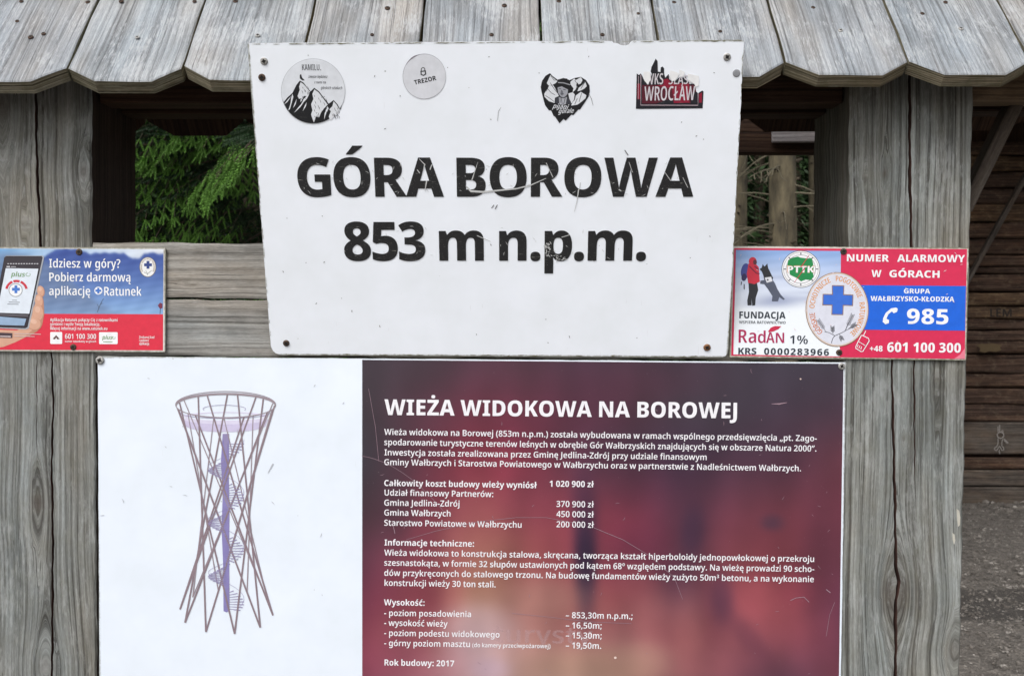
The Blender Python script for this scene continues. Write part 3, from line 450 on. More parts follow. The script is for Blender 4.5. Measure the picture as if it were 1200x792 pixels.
'd':(626,'l261 -10q167 -10q50 132l50 270q50 410q168 552l264 552q304 552q363 531q407 495l422 473l427 473q425 489q420 548l420 571l420 760l548 760l548 0l449 0l425 71l420 71q405 49q362 12q301 -10/l299 93q369 93q427 172l427 253l427 269q427 356q372 449l298 449q241 449q180 354l180 268q180 182q241 93'),
'e':(585,'l301 552q374 552q480 494q537 384l537 306l537 241l180 241q182 168q260 88l332 88q383 88q465 108l508 127l508 27q468 8q382 -10l321 -10q242 -10q119 51q50 175l50 267q50 360q113 487q226 552/l303 458q251 458q188 392l183 330l414 330q414 368q390 425q341 458'),
'f':(370,'l359 446l231 446l231 0l104 0l104 446l18 446l18 507l105 544l105 566q105 671q196 765l285 765q321 765q380 753l406 744l377 654q361 659q322 667l301 667q265 667q231 620l231 570l231 542l359 542'),
'g':(626,'l263 552q318 552q397 511l424 473l429 473l442 542l548 542l548 -6q548 -83q491 -187q376 -240l287 -240q226 -240q127 -224l85 -207l85 -96q128 -117q225 -138l286 -138q351 -138q421 -72l421 -13l421 3q421 16q424 57l425 71l421 71q396 33q318 -10l262 -10q164 -10q50 136l50 270q50 403q165 552/l298 450q260 450q207 408q180 327l180 269q180 180q241 91l300 91q334 91q382 110q413 149q428 209l428 250l428 272q428 333q402 412q344 450'),
'h':(638,'l205 581q205 546q201 489l199 471l206 471q223 499q273 534q334 552l367 552q428 552q516 510q563 423l563 353l563 0l436 0l436 327q436 389q388 450l337 450q287 450q229 406q205 324l205 264l205 0l78 0l78 760l205 760'),
'i':(283,'l205 542l205 0l78 0l78 542/l143 752q171 752q213 722l213 685q213 649q171 618l143 618q113 618q72 649l72 685q72 722q113 752'),
'j':(283,'l33 -240q9 -240q-37 -233l-53 -228l-53 -127q-38 -131q-8 -137l10 -137q38 -137q78 -103l78 -53l78 542l205 542l205 -67q205 -117q170 -195q95 -240/l72 685q72 722q113 752l142 752q170 752q213 722l213 685q213 649q170 618l142 618q113 618q72 649'),
'k':(581,'l205 400q205 377q201 314l198 289l202 289q209 299q231 329q255 361l264 371l417 542l562 542l355 311l576 0l427 0l266 230l205 180l205 0l78 0l78 760l205 760'),
'l':(283,'l205 0l78 0l78 760l205 760'),
'm':(960,'l699 552q791 552q885 458l885 353l885 0l759 0l759 328q759 391q713 450l666 450q600 450q545 363l545 282l545 0l418 0l418 328q418 370q398 423q357 450l325 450q279 450q227 406q205 324l205 264l205 0l78 0l78 542l177 542l195 471l200 471q216 497q264 534q326 552l361 552q423 552q504 510l526 467l531 467q558 510q647 552'),
'n':(638,'l369 552q461 552q563 458l563 353l563 0l437 0l437 327q437 389q389 450l337 450q261 450q205 354l205 264l205 0l78 0l78 542l177 542l194 469l200 469q218 497q270 534q333 552'),
'o':(617,'l567 272q567 205q531 100q464 27q367 -10l307 -10q251 -10q157 27q89 100q50 205l50 272q50 363q113 487q229 552l310 552q386 552q501 487q567 363/l180 272q180 215q207 133q264 89l309 89q354 89q411 133q437 215l437 272q437 330q410 410q354 453l308 453q241 453q180 358'),
'p':(626,'l364 552q461 552q575 411l575 272q575 180q521 54q425 -10l361 -10q321 -10q261 11q219 44l205 63l199 63q201 45q205 -4l205 -27l205 -240l78 -240l78 542l181 542l199 471l205 471q220 493q263 530q323 552/l327 450q283 450q230 414q206 343l205 289l205 273q205 215q227 135q282 94l329 94q368 94q420 138q445 218l445 274q445 359q387 450'),
'r':(434,'l360 552q375 552q410 549l421 546l408 428q396 430q365 434l347 434q321 434q270 416q229 378q205 321l205 281l205 0l78 0l78 542l176 542l194 448l200 448q216 477q264 525q325 552'),
's':(493,'l450 156q450 104q400 30q302 -10l229 -10q172 -10q86 6l49 23l49 131q89 112q186 87l227 87q281 87q329 119l329 146q329 163q308 190q253 218l203 238q153 258q84 299q48 358l48 402q48 475q164 552l259 552q310 552q399 532l442 512l404 422q367 438q289 459l255 459q214 459q169 433l169 410q169 392q191 367q247 341l297 322q346 303q415 261q450 202'),
't':(399,'l292 92q314 92q356 101l373 106l373 12q353 2q294 -10l258 -10q212 -10q137 21q92 97l92 166l92 446l20 446l20 502l100 546l140 661l220 661l220 542l368 542l368 446l220 446l220 172q220 131q259 92'),
'u':(638,'l560 542l560 0l461 0l443 70l437 70q420 42q366 7q303 -10l268 -10q208 -10q120 31q74 119l74 188l74 542l201 542l201 214q201 154q249 93l300 93q351 93q409 135q433 218l433 278l433 542'),
'w':(833,'l451 280q444 307q430 365q420 416l417 431l414 431q412 416q401 364q387 305l379 277l298 1l160 1l11 543l139 543l202 285q209 258q222 197q232 139l233 117l237 117q239 132q247 174q256 219q266 259l270 271l348 543l488 543l562 270q568 248q582 194q593 139l595 117l599 117q601 138q611 196q624 259l631 285l696 543l822 543l672 1l530 1'),
'y':(548,'l0 542l135 542l243 233q249 213q262 175q271 137l274 120l278 120q282 143q301 204l311 233l415 542l548 542l322 -59q300 -116q243 -197q161 -240l101 -240q76 -240q39 -235l26 -232l26 -132q37 -134q68 -138l85 -138q116 -138q159 -113q189 -71l199 -44l217 2'),
'z':(484,'l450 0l33 0l33 77l299 445l49 445l49 542l442 542l442 457l183 98l450 98'),
'º':(382,'l354 548q354 464q265 373l190 373q120 373q29 464l29 548q29 632q116 722l192 722q240 722q312 681q354 604/l115 548q115 496q151 443l191 443q231 443q267 496l267 548q267 600q231 652l191 652q151 652q115 600'),
'ó':(617,'l567 272q567 205q531 100q464 27q367 -10l307 -10q251 -10q157 27q89 100q50 205l50 272q50 363q113 487q229 552l310 552q386 552q501 487q567 363/l180 272q180 215q207 133q264 89l309 89q354 89q411 133q437 215l437 272q437 330q410 410q354 453l308 453q241 453q180 358/l492 756q479 742q438 702q389 659q342 620l323 606l239 606l239 619q254 638q294 689q334 744l347 766l492 766'),
'ą':(585,'l306 552q407 552q510 459l510 364l510 0l420 0l396 75l392 75q369 46q320 8q256 -10l211 -10q163 -10q86 26q42 100l42 157q42 240q167 327l293 331l384 334l384 357q384 413q334 457l290 457q251 457q174 432l138 416l100 504q140 526q245 552/l318 254q236 250q172 203l172 160q172 122q218 85l254 85q309 85q384 149l384 210l384 256/l433 -109q433 -129q455 -149l475 -149q490 -149q518 -143l527 -141l527 -217q512 -221q479 -228l456 -228q401 -228q341 -173l341 -126q341 -100q366 -48q412 -1l441 19l499 0q465 -32q433 -81'),
'ć':(502,'l307 -10q231 -10q115 49q50 172l50 268q50 368q120 493q240 552l316 552q361 552q443 534l472 519l434 420q407 431q345 448l315 448q271 448q210 408q180 329l180 269q180 211q211 134q270 95l312 95q355 95q428 116l460 133l460 27q430 10q357 -10/l470 756q458 742q416 702q367 659q320 620l301 606l217 606l217 619q233 638q273 689q312 744l325 766l470 766'),
'ę':(585,'l411 -107q411 -127q435 -149l455 -149q471 -149q496 -143l505 -141l505 -217q490 -221q457 -228l434 -228q380 -228q319 -173l319 -126q319 -100q345 -48q391 -1l420 19l508 27q468 -5q426 -52q411 -88/l301 552q374 552q480 494q537 384l537 306l537 241l180 241q182 168q260 88l332 88q383 88q465 108l508 127l508 27q468 8q382 -10l321 -10q242 -10q119 51q50 175l50 267q50 360q113 487q226 552/l303 458q251 458q188 392l183 330l414 330q414 368q390 425q341 458'),
'ł':(318,'l92 0l92 252l37 219l-11 302l92 365l92 760l219 760l219 444l280 484l330 401l219 331l219 0'),
'ś':(493,'l450 156q450 104q400 30q302 -10l229 -10q172 -10q86 6l49 23l49 131q89 112q186 87l227 87q281 87q329 119l329 146q329 163q308 190q253 218l203 238q153 258q84 299q48 358l48 402q48 475q164 552l259 552q310 552q399 532l442 512l404 422q367 438q289 459l255 459q214 459q169 433l169 410q169 392q191 367q247 341l297 322q346 303q415 261q450 202/l427 756q414 742q373 702q324 659q277 620l258 606l174 606l174 619q189 638q229 689q269 744l282 766l427 766'),
'ż':(484,'l450 0l33 0l33 77l299 445l49 445l49 542l442 542l442 457l183 98l450 98/l243 752q271 752q313 722l313 685q313 649q271 618l243 618q213 618q172 649l172 685q172 722q213 752'),
'–':(500,'l38 219l38 318l462 318l462 219'),
'”':(412,'l394 714l401 703q392 667q364 578q331 490l315 453l222 453q232 494q251 587q268 677l272 714/l185 714l192 703q183 667q155 578q122 490l106 453l14 453q21 484q35 552q48 621q59 686l63 714'),
'„':(470,'l410 127l417 116q408 81q380 -8q347 -97l331 -133l238 -133q248 -92q267 0q284 90l288 127/l201 127l208 116q199 81q171 -8q138 -97l122 -133l30 -133q37 -103q51 -35q64 34q75 99l79 127'),
},
'C': {
' ':(260,''),
'%':(774,'l176 724q243 724q318 607l318 501q318 394q246 276l176 276q110 276q37 396l37 501q37 608q107 724/l176 647q149 647q125 573l125 500q125 427q149 353l177 353q204 353q229 426l229 500q229 574q203 647/l586 714l273 0l185 0l499 714/l595 439q662 439q737 322l737 216q737 109q665 -9l595 -9q529 -9q456 111l456 216q456 324q527 439/l595 362q568 362q544 288l544 215q544 142q568 68l596 68q623 68q648 143l648 215q648 287q623 362'),
'.':(277,'l64 63q64 104q107 138l138 138q170 138q213 103l213 63q213 23q170 -13l138 -13q107 -13q64 23'),
'0':(497,'l455 357q455 272q433 137q385 41q305 -10l248 -10q180 -10q88 66q41 229l41 357q41 478q84 641q176 724l248 724q318 724q410 641q455 477/l155 357q155 266q173 147q214 88l248 88q283 88q324 147q342 267l342 357q342 447q324 566q283 626l248 626q214 626q173 567q155 447'),
'1':(497,'l349 0l237 0l237 452q237 474q237 518q239 562l240 583q230 572q209 549l193 534l125 471l62 541l250 714l349 714'),
'3':(497,'l432 548q432 504q401 436q342 388l301 376l301 372q374 360q449 272l449 200q449 138q395 43q289 -10l211 -10q160 -10q78 6l38 24l38 129q76 108q160 85l199 85q268 85q330 150l330 205q330 244q296 295q227 321l174 321l128 321l128 415l175 415q223 415q288 444q321 498l321 534q321 580q269 628l223 628q196 628q149 616q108 592l88 576l38 655q79 689q174 724l237 724q330 724q432 629'),
'6':(497,'l44 303q44 373q60 499q99 604q165 681q262 724l329 724q351 724q397 719l415 715l415 619q398 624q357 630l334 630q286 630q218 595q175 530q153 436l150 376l155 376q168 401q204 438q254 458l286 458q340 458q417 402q458 300l458 232q458 161q410 51q321 -10l257 -10q209 -10q130 30q74 109q44 227/l255 86q297 86q346 157l346 231q346 295q302 364l256 364q225 364q181 332q157 281l157 252q157 223q169 165q193 116q230 86'),
'?':(386,'l116 216l116 249q116 283q128 336q159 384l184 409q213 437q244 479q258 519l258 545q258 585q214 628l175 628q140 628q80 605l48 585l8 670q48 696q134 724l183 724q271 724q365 633l365 553q365 510q343 447q300 392l268 359q242 334q215 297q205 261l205 237l205 216/l94 63q94 101q132 136l163 136q194 136q231 101l231 63q231 25q193 -11l163 -11q132 -11q94 26'),
'A':(555,'l433 0l379 197l176 197l122 0l0 0l208 715l345 715l555 0/l302 499q298 517q288 560q279 605l276 621q274 603q266 560q256 519l252 500l199 297l355 297'),
'C':(530,'l338 625q297 625q234 585q191 513q170 414l170 356q170 273q210 153q287 89l343 89q381 89q448 108l480 122l480 21q447 6q373 -10l328 -10q238 -10q115 78q51 243l51 357q51 436q88 570q160 670q266 724l335 724q380 724q465 704l503 683l466 588q438 604q374 625'),
'E':(467,'l419 0l77 0l77 714l419 714l419 616l191 616l191 421l405 421l405 323l191 323l191 99l419 99'),
'G':(625,'l338 389l565 389l565 28q514 9q404 -10l343 -10q247 -10q117 81q51 247l51 358q51 469q123 633q264 724l367 724q420 724q516 701l555 679l517 585q483 604q408 625l367 625q303 625q215 561q170 441l170 356q170 277q208 157q291 89l355 89q384 89q433 97l454 103l454 292l338 292'),
'H':(629,'l552 0l438 0l438 323l191 323l191 0l77 0l77 714l191 714l191 422l438 422l438 714l552 714'),
'I':(329,'l294 0l34 0l34 64l107 87l107 627l34 650l34 714l294 714l294 650l221 627l221 87l294 64'),
'K':(540,'l543 0l414 0l247 315l191 263l191 0l77 0l77 714l191 714l191 372q204 394q240 448l261 480l412 714l537 714l327 398'),
'L':(446,'l77 0l77 714l191 714l191 99l426 99l426 0'),
'M':(813,'l356 0l180 574l176 574q178 546q181 487q183 431l183 407l183 0l77 0l77 714l237 714l405 168l408 168l577 714l737 714l737 0l627 0l627 409q627 433q629 488q632 546l633 574l629 574l452 0'),
'N':(666,'l589 0l452 0l180 550l176 550q178 523q181 464q183 408l183 382l183 0l77 0l77 714l215 714l486 171l489 171q488 198q485 256q483 313l483 336l483 714l589 714'),
'O':(653,'l602 358q602 276q569 141q501 43q398 -10l327 -10q255 -10q151 44q83 142q51 278l51 359q51 476q112 639q235 725l327 725q421 725q543 632q602 467/l170 358q170 272q204 152q274 90l327 90q380 90q449 151q482 271l482 358q482 489q407 625l327 625q274 625q204 564q170 445'),
'P':(522,'l252 714q372 714q486 604l486 498q486 447q458 362q400 300q309 266l245 266l191 266l191 0l77 0l77 714/l246 617l191 617l191 363l234 363q280 363q340 390q370 449l370 496q370 558q310 617'),
'R':(544,'l247 714q329 714q435 668q488 578l488 509q488 461q460 388q408 335l371 317l537 0l409 0l270 288l191 288l191 0l77 0l77 714/l245 617l191 617l191 379l250 379q310 379q371 441l371 504q371 544q344 593q288 617'),
'S':(475,'l438 201q438 139q384 44q285 -10l215 -10q181 -10q119 -2q65 14l40 26l40 138q79 117q171 92l213 92q250 92q298 118q323 163l323 190q323 220q301 261q247 299l200 321q151 345q83 398q46 475l46 531q46 591q99 677q194 724l257 724q307 724q395 701l431 683l397 584q362 603q291 623l258 623q226 623q183 600q161 561l161 535q161 504q183 463q237 428l284 405q335 381q403 324q438 251'),
'T':(466,'l290 0l176 0l176 615l13 615l13 714l452 714l452 615l290 615'),
'U':(617,'l545 242q545 161q492 49q386 -10l307 -10q192 -10q72 118l72 241l72 714l186 714l186 242q186 164q249 90l309 90q351 90q405 124q431 192l431 243l431 714l545 714'),
'W':(829,'l822 714l663 0l533 0l440 407q437 422q429 459q422 500q416 542l414 562q412 547q406 509q400 467q392 426l388 407l295 0l167 0l7 714l121 714l206 309q211 287q220 238q228 190q234 146l236 127q239 150q247 200q256 251q266 299l270 319l362 714l466 714l557 319q562 299q571 251q580 201q588 150l591 127q594 156q604 219q615 282l621 309l707 714'),
'Z':(466,'l440 0l29 0l29 82l303 615l35 615l35 714l433 714l433 632l158 99l440 99'),
'a':(493,'l257 551q343 551q427 456l427 363l427 0l347 0l328 74l325 74q307 46q265 8q212 -10l176 -10q132 -10q68 33q36 108l36 155q36 238q141 325l243 330l317 333l317 360q317 415q278 464l239 464q210 464q148 444l115 426l83 507q119 528q207 551/l265 257q203 254q148 205l148 159q148 117q185 77l216 77q261 77q318 146l318 209l318 259'),
'b':(535,'l178 565q178 543q175 495l174 471l179 471q201 509q266 551l313 551q396 551q492 408l492 271q492 181q448 55q368 -10l312 -10q266 -10q202 28l179 64l172 64l154 0l68 0l68 760l178 760/l282 458q242 458q197 416q178 337l178 281l178 263q178 172q226 82l283 82q331 82q379 177l379 273q379 365q332 458'),
'c':(420,'l259 -10q191 -10q95 50q44 174l44 268q44 359q96 485q194 552l264 552q303 552q369 535l395 520l363 432q340 443q291 457l268 457q232 457q182 414q157 331l157 269q157 208q182 125q232 84l268 84q300 84q358 102l385 118l385 25q360 8q296 -10'),
'd':(535,'l223 -10q139 -10q44 134l44 271q44 406q139 552l222 552q253 552q303 533q343 497l357 472l362 472q360 495q357 542l357 560l357 760l468 760l468 0l380 0l363 67l357 67q342 43q304 9q255 -10/l254 82q309 82q359 165l359 251l359 276q359 368q311 457l253 457q205 457q156 360l156 270q156 177q205 82'),
'e':(492,'l253 551q316 551q405 490q451 381l451 308l451 244l155 244q156 163q221 79l283 79q322 79q390 98l426 118l426 26q392 8q318 -10l271 -10q197 -10q95 57q44 182l44 267q44 359q93 485q187 551/l254 465q211 465q160 396l156 325l346 325q346 366q326 429q285 465'),
'f':(309,'l298 453l195 453l195 0l85 0l85 453l12 453l12 509l85 543l85 567q85 668q156 765l235 765q264 765q312 755l337 745l311 663q297 668q266 674l251 674q221 674q195 628l195 572l195 542l298 542'),
'g':(535,'l224 552q268 552q334 513l358 471l364 471l375 542l468 542l468 4q468 -75q418 -184q315 -240l235 -240q186 -240q108 -223l73 -206l73 -107q112 -127q190 -147l233 -147q293 -147q357 -85l357 -18l357 -3q357 12q360 55l362 73l357 73q334 31q268 -10l222 -10q138 -10q44 135l44 269q44 405q140 552/l252 458q221 458q178 414q156 330l156 267q156 174q206 83l255 83q282 83q321 103q347 144q359 206l359 249l359 273q359 337q337 419q290 458'),
'h':(537,'l178 569q178 541q174 491l171 470l178 470q191 497q231 533q283 551l312 551q364 551q435 508q472 424l472 359l472 0l361 0l361 334q361 397q325 456l284 456q245 456q198 415q178 332l178 270l178 0l68 0l68 760l178 760'),
'i':(247,'l178 542l178 0l68 0l68 542/l124 750q152 750q185 717l185 684q185 651q152 619l124 619q96 619q62 651l62 684q62 718q95 750'),
'j':(246,'l36 -240q17 -240q-19 -234l-33 -229l-33 -137q-21 -141q2 -146l15 -146q40 -146q68 -108l68 -65l68 542l178 542l178 -70q178 -125q147 -201q84 -239/l62 684q62 718q95 750l124 750q152 750q185 717l185 684q185 651q152 619l124 619q96 619q62 651'),
'k':(487,'l178 401q178 373q175 313l172 286l176 286q182 297q199 323q215 349l222 359l352 542l474 542l310 320l484 0l360 0l234 241l178 186l178 0l68 0l68 760l178 760'),
'l':(246,'l178 0l68 0l68 760l178 760'),
'm':(805,'l588 552q665 552q740 457l740 357l740 0l630 0l630 333q630 398q593 457l556 457q502 457q459 370l459 286l459 0l349 0l349 334q349 377q333 431q300 457l275 457q237 457q195 412q178 329l178 270l178 0l68 0l68 542l155 542l169 470l174 470q187 497q227 533q279 552l310 552q363 552q428 507l442 468l449 468q471 510q541 552'),
'n':(537,'l313 552q390 552q472 457l472 359l472 0l362 0l362 334q362 395q325 457l284 457q225 457q178 367l178 270l178 0l68 0l68 542l155 542l168 469l174 469q189 496q230 533q283 552'),
'o':(523,'l479 272q479 209q452 106q397 31q315 -10l260 -10q208 -10q128 30q72 105q44 208l44 272q44 359q93 484q190 552l262 552q328 552q426 487q479 363/l156 271q156 211q179 125q225 82l262 82q299 82q345 125q367 210l367 272q367 334q344 417q298 460l261 460q206 460q156 364'),
'p':(535,'l312 552q396 552q492 409l492 271q492 182q448 56q368 -10l314 -10q282 -10q231 10q192 45l178 69l173 69q175 46q178 2l178 -16l178 -240l68 -240l68 542l157 542l172 469l178 469q194 497q232 534q281 552/l281 459q245 459q200 422q178 346l178 287l178 266q178 205q199 124q245 84l282 84q315 84q358 127q379 210l379 271q379 363q332 459'),
'r':(365,'l303 552q315 552q342 549l354 545l342 434q332 438q307 441l292 441q269 441q227 419q196 377q178 317l178 280l178 0l68 0l68 542l154 542l169 449l174 449q188 478q226 524q274 552'),
's':(407,'l372 153q372 101q329 28q247 -10l188 -10q142 -10q69 6l38 21l38 125q68 107q145 82l183 82q224 82q264 116l264 146q264 164q248 192q205 220l165 239q125 259q68 303q37 362l37 404q37 473q135 552l215 552q258 552q332 531l367 513l333 429q305 444q246 464l216 464q181 464q143 434l143 409q143 391q161 364q205 338l244 318q284 298q341 254q372 196'),
't':(327,'l243 84q260 84q293 91l308 97l308 10q289 1q240 -10l211 -10q169 -10q108 23q76 95l76 154l76 453l16 453l16 508l83 542l114 660l186 660l186 542l302 542l302 453l186 453l186 161q186 122q214 84'),
'u':(537,'l469 542l469 0l382 0l369 71l362 71q349 44q306 8q255 -10l224 -10q172 -10q100 36q65 124l65 188l65 542l176 542l176 213q176 149q212 85l251 85q293 85q340 126q359 206l359 265l359 542'),
'w':(712,'l382 295q377 318q367 367q360 414l357 432l354 432q352 413q344 365q335 316l329 294l261 0l137 0l9 542l120 542l174 293q179 266q190 206q199 147l202 120l205 120q207 137q213 177q220 220q229 263l234 284l295 542l419 542l478 282q483 260q494 205q504 148l507 120l510 120q512 139q519 188q529 242l534 268l594 542l703 542l573 0l447 0'),
'y':(457,'l2 542l118 542l202 248q208 228q217 189q226 150l228 132l232 132q236 156q251 215l259 247l340 542l455 542l269 -65q251 -124q202 -202q135 -240l87 -240q69 -240q38 -236l24 -232l24 -139q35 -141q59 -145l71 -145q95 -145q127 -125q151 -82l162 -48l177 3'),
'z':(388,'l363 0l27 0l27 70l232 452l39 452l39 542l355 542l355 465l154 90l363 90'),
'Ó':(653,'l602 358q602 276q569 141q501 43q398 -10l327 -10q255 -10q151 44q83 142q51 278l51 359q51 476q112 639q235 725l327 725q421 725q543 632q602 467/l170 358q170 272q204 152q274 90l327 90q380 90q449 151q482 271l482 358q482 489q407 625l327 625q274 625q204 564q170 445/l479 929q469 914q434 875q392 832q350 793l333 778l258 778l258 791q276 815q310 866q341 916l352 938l479 938'),
'ó':(523,'l479 272q479 209q452 106q397 31q315 -10l260 -10q208 -10q128 30q72 105q44 208l44 272q44 359q93 484q190 552l262 552q328 552q426 487q479 363/l156 271q156 211q179 125q225 82l262 82q299 82q345 125q367 210l367 272q367 334q344 417q298 460l261 460q206 460q156 364/l414 756q404 742q368 702q327 660q285 621l268 606l193 606l193 618q210 642q244 693q275 744l286 766l414 766'),
'Ą':(555,'l433 0l379 197l176 197l122 0l0 0l208 715l345 715l555 0/l302 499q298 517q288 560q279 605l276 621q274 603q266 560q256 519l252 500l199 297l355 297/l455 -110q455 -131q478 -154l498 -154q512 -154q532 -149l539 -147l539 -218q527 -222q498 -228l478 -228q425 -228q370 -176l370 -129q370 -103q391 -53q432 -5l459 15l516 0q482 -33q455 -83'),
'ą':(493,'l257 551q343 551q427 456l427 363l427 0l347 0l328 74l325 74q307 46q265 8q212 -10l176 -10q132 -10q68 33q36 108l36 155q36 238q141 325l243 330l317 333l317 360q317 415q278 464l239 464q210 464q148 444l115 426l83 507q119 528q207 551/l265 257q203 254q148 205l148 159q148 117q185 77l216 77q261 77q318 146l318 209l318 259/l358 -110q358 -131q381 -154l402 -154q415 -154q435 -149l442 -147l442 -218q430 -222q401 -228l381 -228q328 -228q273 -176l273 -129q273 -103q294 -53q335 -5l362 15l419 0q385 -33q358 -83'),
'ę':(492,'l340 -110q340 -131q363 -153l382 -153q395 -153q418 -148l425 -146l425 -218q412 -222q379 -227l361 -227q308 -227q255 -175l255 -128q255 -102q276 -54q314 -11l338 7l426 26q394 -3q356 -51q340 -91/l253 551q316 551q405 490q451 381l451 308l451 244l155 244q156 163q221 79l283 79q322 79q390 98l426 118l426 26q392 8q318 -10l271 -10q197 -10q95 57q44 182l44 267q44 359q93 485q187 551/l254 465q211 465q160 396l156 325l346 325q346 366q326 429q285 465'),
'Ł':(458,'l87 0l87 242l43 215l-6 286l87 349l87 714l201 714l201 425l309 494l358 421l201 319l201 99l435 99l435 0'),
'ł':(274,'l80 0l80 272l31 238l-18 309l80 379l80 760l191 760l191 456l243 493l294 423l191 348l191 0'),
'Ń':(666,'l589 0l452 0l180 550l176 550q178 523q181 464q183 408l183 382l183 0l77 0l77 714l215 714l486 171l489 171q488 198q485 256q483 313l483 336l483 714l589 714/l486 929q475 914q440 875q398 832q356 793l339 778l265 778l265 791q282 815q316 866q347 916l358 938l486 938'),
'Ś':(475,'l438 201q438 139q384 44q285 -10l215 -10q181 -10q119 -2q65 14l40 26l40 138q79 117q171 92l213 92q250 92q298 118q323 163l323 190q323 220q301 261q247 299l200 321q151 345q83 398q46 475l46 531q46 591q99 677q194 724l257 724q307 724q395 701l431 683l397 584q362 603q291 623l258 623q226 623q183 600q161 561l161 535q161 504q183 463q237 428l284 405q335 381q403 324q438 251/l400 929q390 914q354 875q313 832q271 793l254 778l179 778l179 791q196 815q231 866q261 916l272 938l400 938'),
'ś':(407,'l372 153q372 101q329 28q247 -10l188 -10q142 -10q69 6l38 21l38 125q68 107q145 82l183 82q224 82q264 116l264 146q264 164q248 192q205 220l165 239q125 259q68 303q37 362l37 404q37 473q135 552l215 552q258 552q332 531l367 513l333 429q305 444q246 464l216 464q181 464q143 434l143 409q143 391q161 364q205 338l244 318q284 298q341 254q372 196/l361 756q351 742q315 702q273 660q232 621l214 606l140 606l140 618q157 642q191 693q222 744l233 766l361 766'),
},
}
_t = GLYPHS['S']['3']
def _sc(d):
    import re
    return '/'.join(re.sub(r'([lq])(-?\d+) (-?\d+)', lambda m: '%s%d %d' % (m.group(1), int(m.group(2)) * .6, int(m.group(3)) * .55 + 330), c) for c in d.split('/'))
GLYPHS['S']['³'] = (int(_t[0] * .6), _sc(_t[1]))

# ------------------------------------------------------------------ flat print: sheets, lettering, shapes
class Sheet:
    """a flat plate standing in the world; photo positions are cast onto its front plane"""
    def __init__(s, o, a, b):
        s.o = Vector(o); s.u = (Vector(a) - s.o).normalized()
        w = Vector(b) - s.o
        s.n = s.u.cross(w).normalized()
        if s.n.dot(CAM - s.o) < 0: s.n = -s.n
        s.v = s.n.cross(s.u).normalized()
    def at(s, px, py, h=0.0):
        d = ray(px, py)
        t = (s.o - CAM).dot(s.n) / d.dot(s.n)
        return CAM + d * t + s.n * h
    def uv(s, p):
        q = p - s.o
        return q.dot(s.u), q.dot(s.v)

def wind(pt, polys):
    x, y = pt; w = 0
    for c in polys:
        n = len(c)
        for i in range(n):
            x0, y0 = c[i]; x1, y1 = c[(i + 1) % n]
            if y0 <= y:
                if y1 > y and (x1 - x0) * (y - y0) - (x - x0) * (y1 - y0) > 0: w += 1
            elif y1 <= y and (x1 - x0) * (y - y0) - (x - x0) * (y1 - y0) < 0: w -= 1
    return w

def fill(polys, nonzero=True):
    vs, es = [], []
    for c in polys:
        b = len(vs)
        vs += [Vector(p) for p in c]
        es += [(b + i, b + (i + 1) % len(c)) for i in range(len(c))]
    ov, oe, of = delaunay_2d_cdt(vs, es, [], 0, 1e-7)[:3]
    tris = []
    for f in of:
        cx = sum(ov[i][0] for i in f) / len(f); cy = sum(ov[i][1] for i in f) / len(f)
        w = wind((cx, cy), polys)
        if (w != 0 if nonzero else w % 2): tris.append(tuple(f))
    return [(v[0], v[1]) for v in ov], tris

_gc = {}
def glyph(fs, ch, det):
    k = (fs, ch, det)
    if k in _gc: return _gc[k]
    adv, data = GLYPHS[fs][ch]
    polys = []
    for ct in data.split('/') if data else []:
        pts = []
        cur = ''
        for t in ct.replace('l', '|l').replace('q', '|q').split('|')[1:]:
            x, y = t[1:].split()
            pts.append((float(x), float(y), t[0] == 'l'))
        full = []
        n = len(pts)
        for i in range(n):
            a, b = pts[i], pts[(i + 1) % n]
            full.append(a)
            if not a[2] and not b[2]: full.append(((a[0] + b[0]) / 2, (a[1] + b[1]) / 2, True))
        s0 = next(i for i, p in enumerate(full) if p[2])
        full = full[s0:] + full[:s0]
        out = []; i = 0; n = len(full)
        while i < n:
            p = full[i]
            if p[2]: out.append((p[0], p[1])); i += 1
            else:
                a = full[i - 1]; b = full[(i + 1) % n]
                for k2 in range(1, det):
                    t = k2 / det
                    out.append(((1 - t) ** 2 * a[0] + 2 * t * (1 - t) * p[0] + t * t * b[0],
                                (1 - t) ** 2 * a[1] + 2 * t * (1 - t) * p[1] + t * t * b[1]))
                i += 1
        cl = [out[0]]
        for q in out[1:]:
            if abs(q[0] - cl[-1][0]) + abs(q[1] - cl[-1][1]) > 0.5: cl.append(q)
        polys.append(cl)
    r = (adv, [], [], 0, 0)
    if polys:
        v, t = fill(polys)
        xs = [p[0] for p in v]
        r = (adv, v, t, min(xs), max(xs))
    _gc[k] = r
    return r

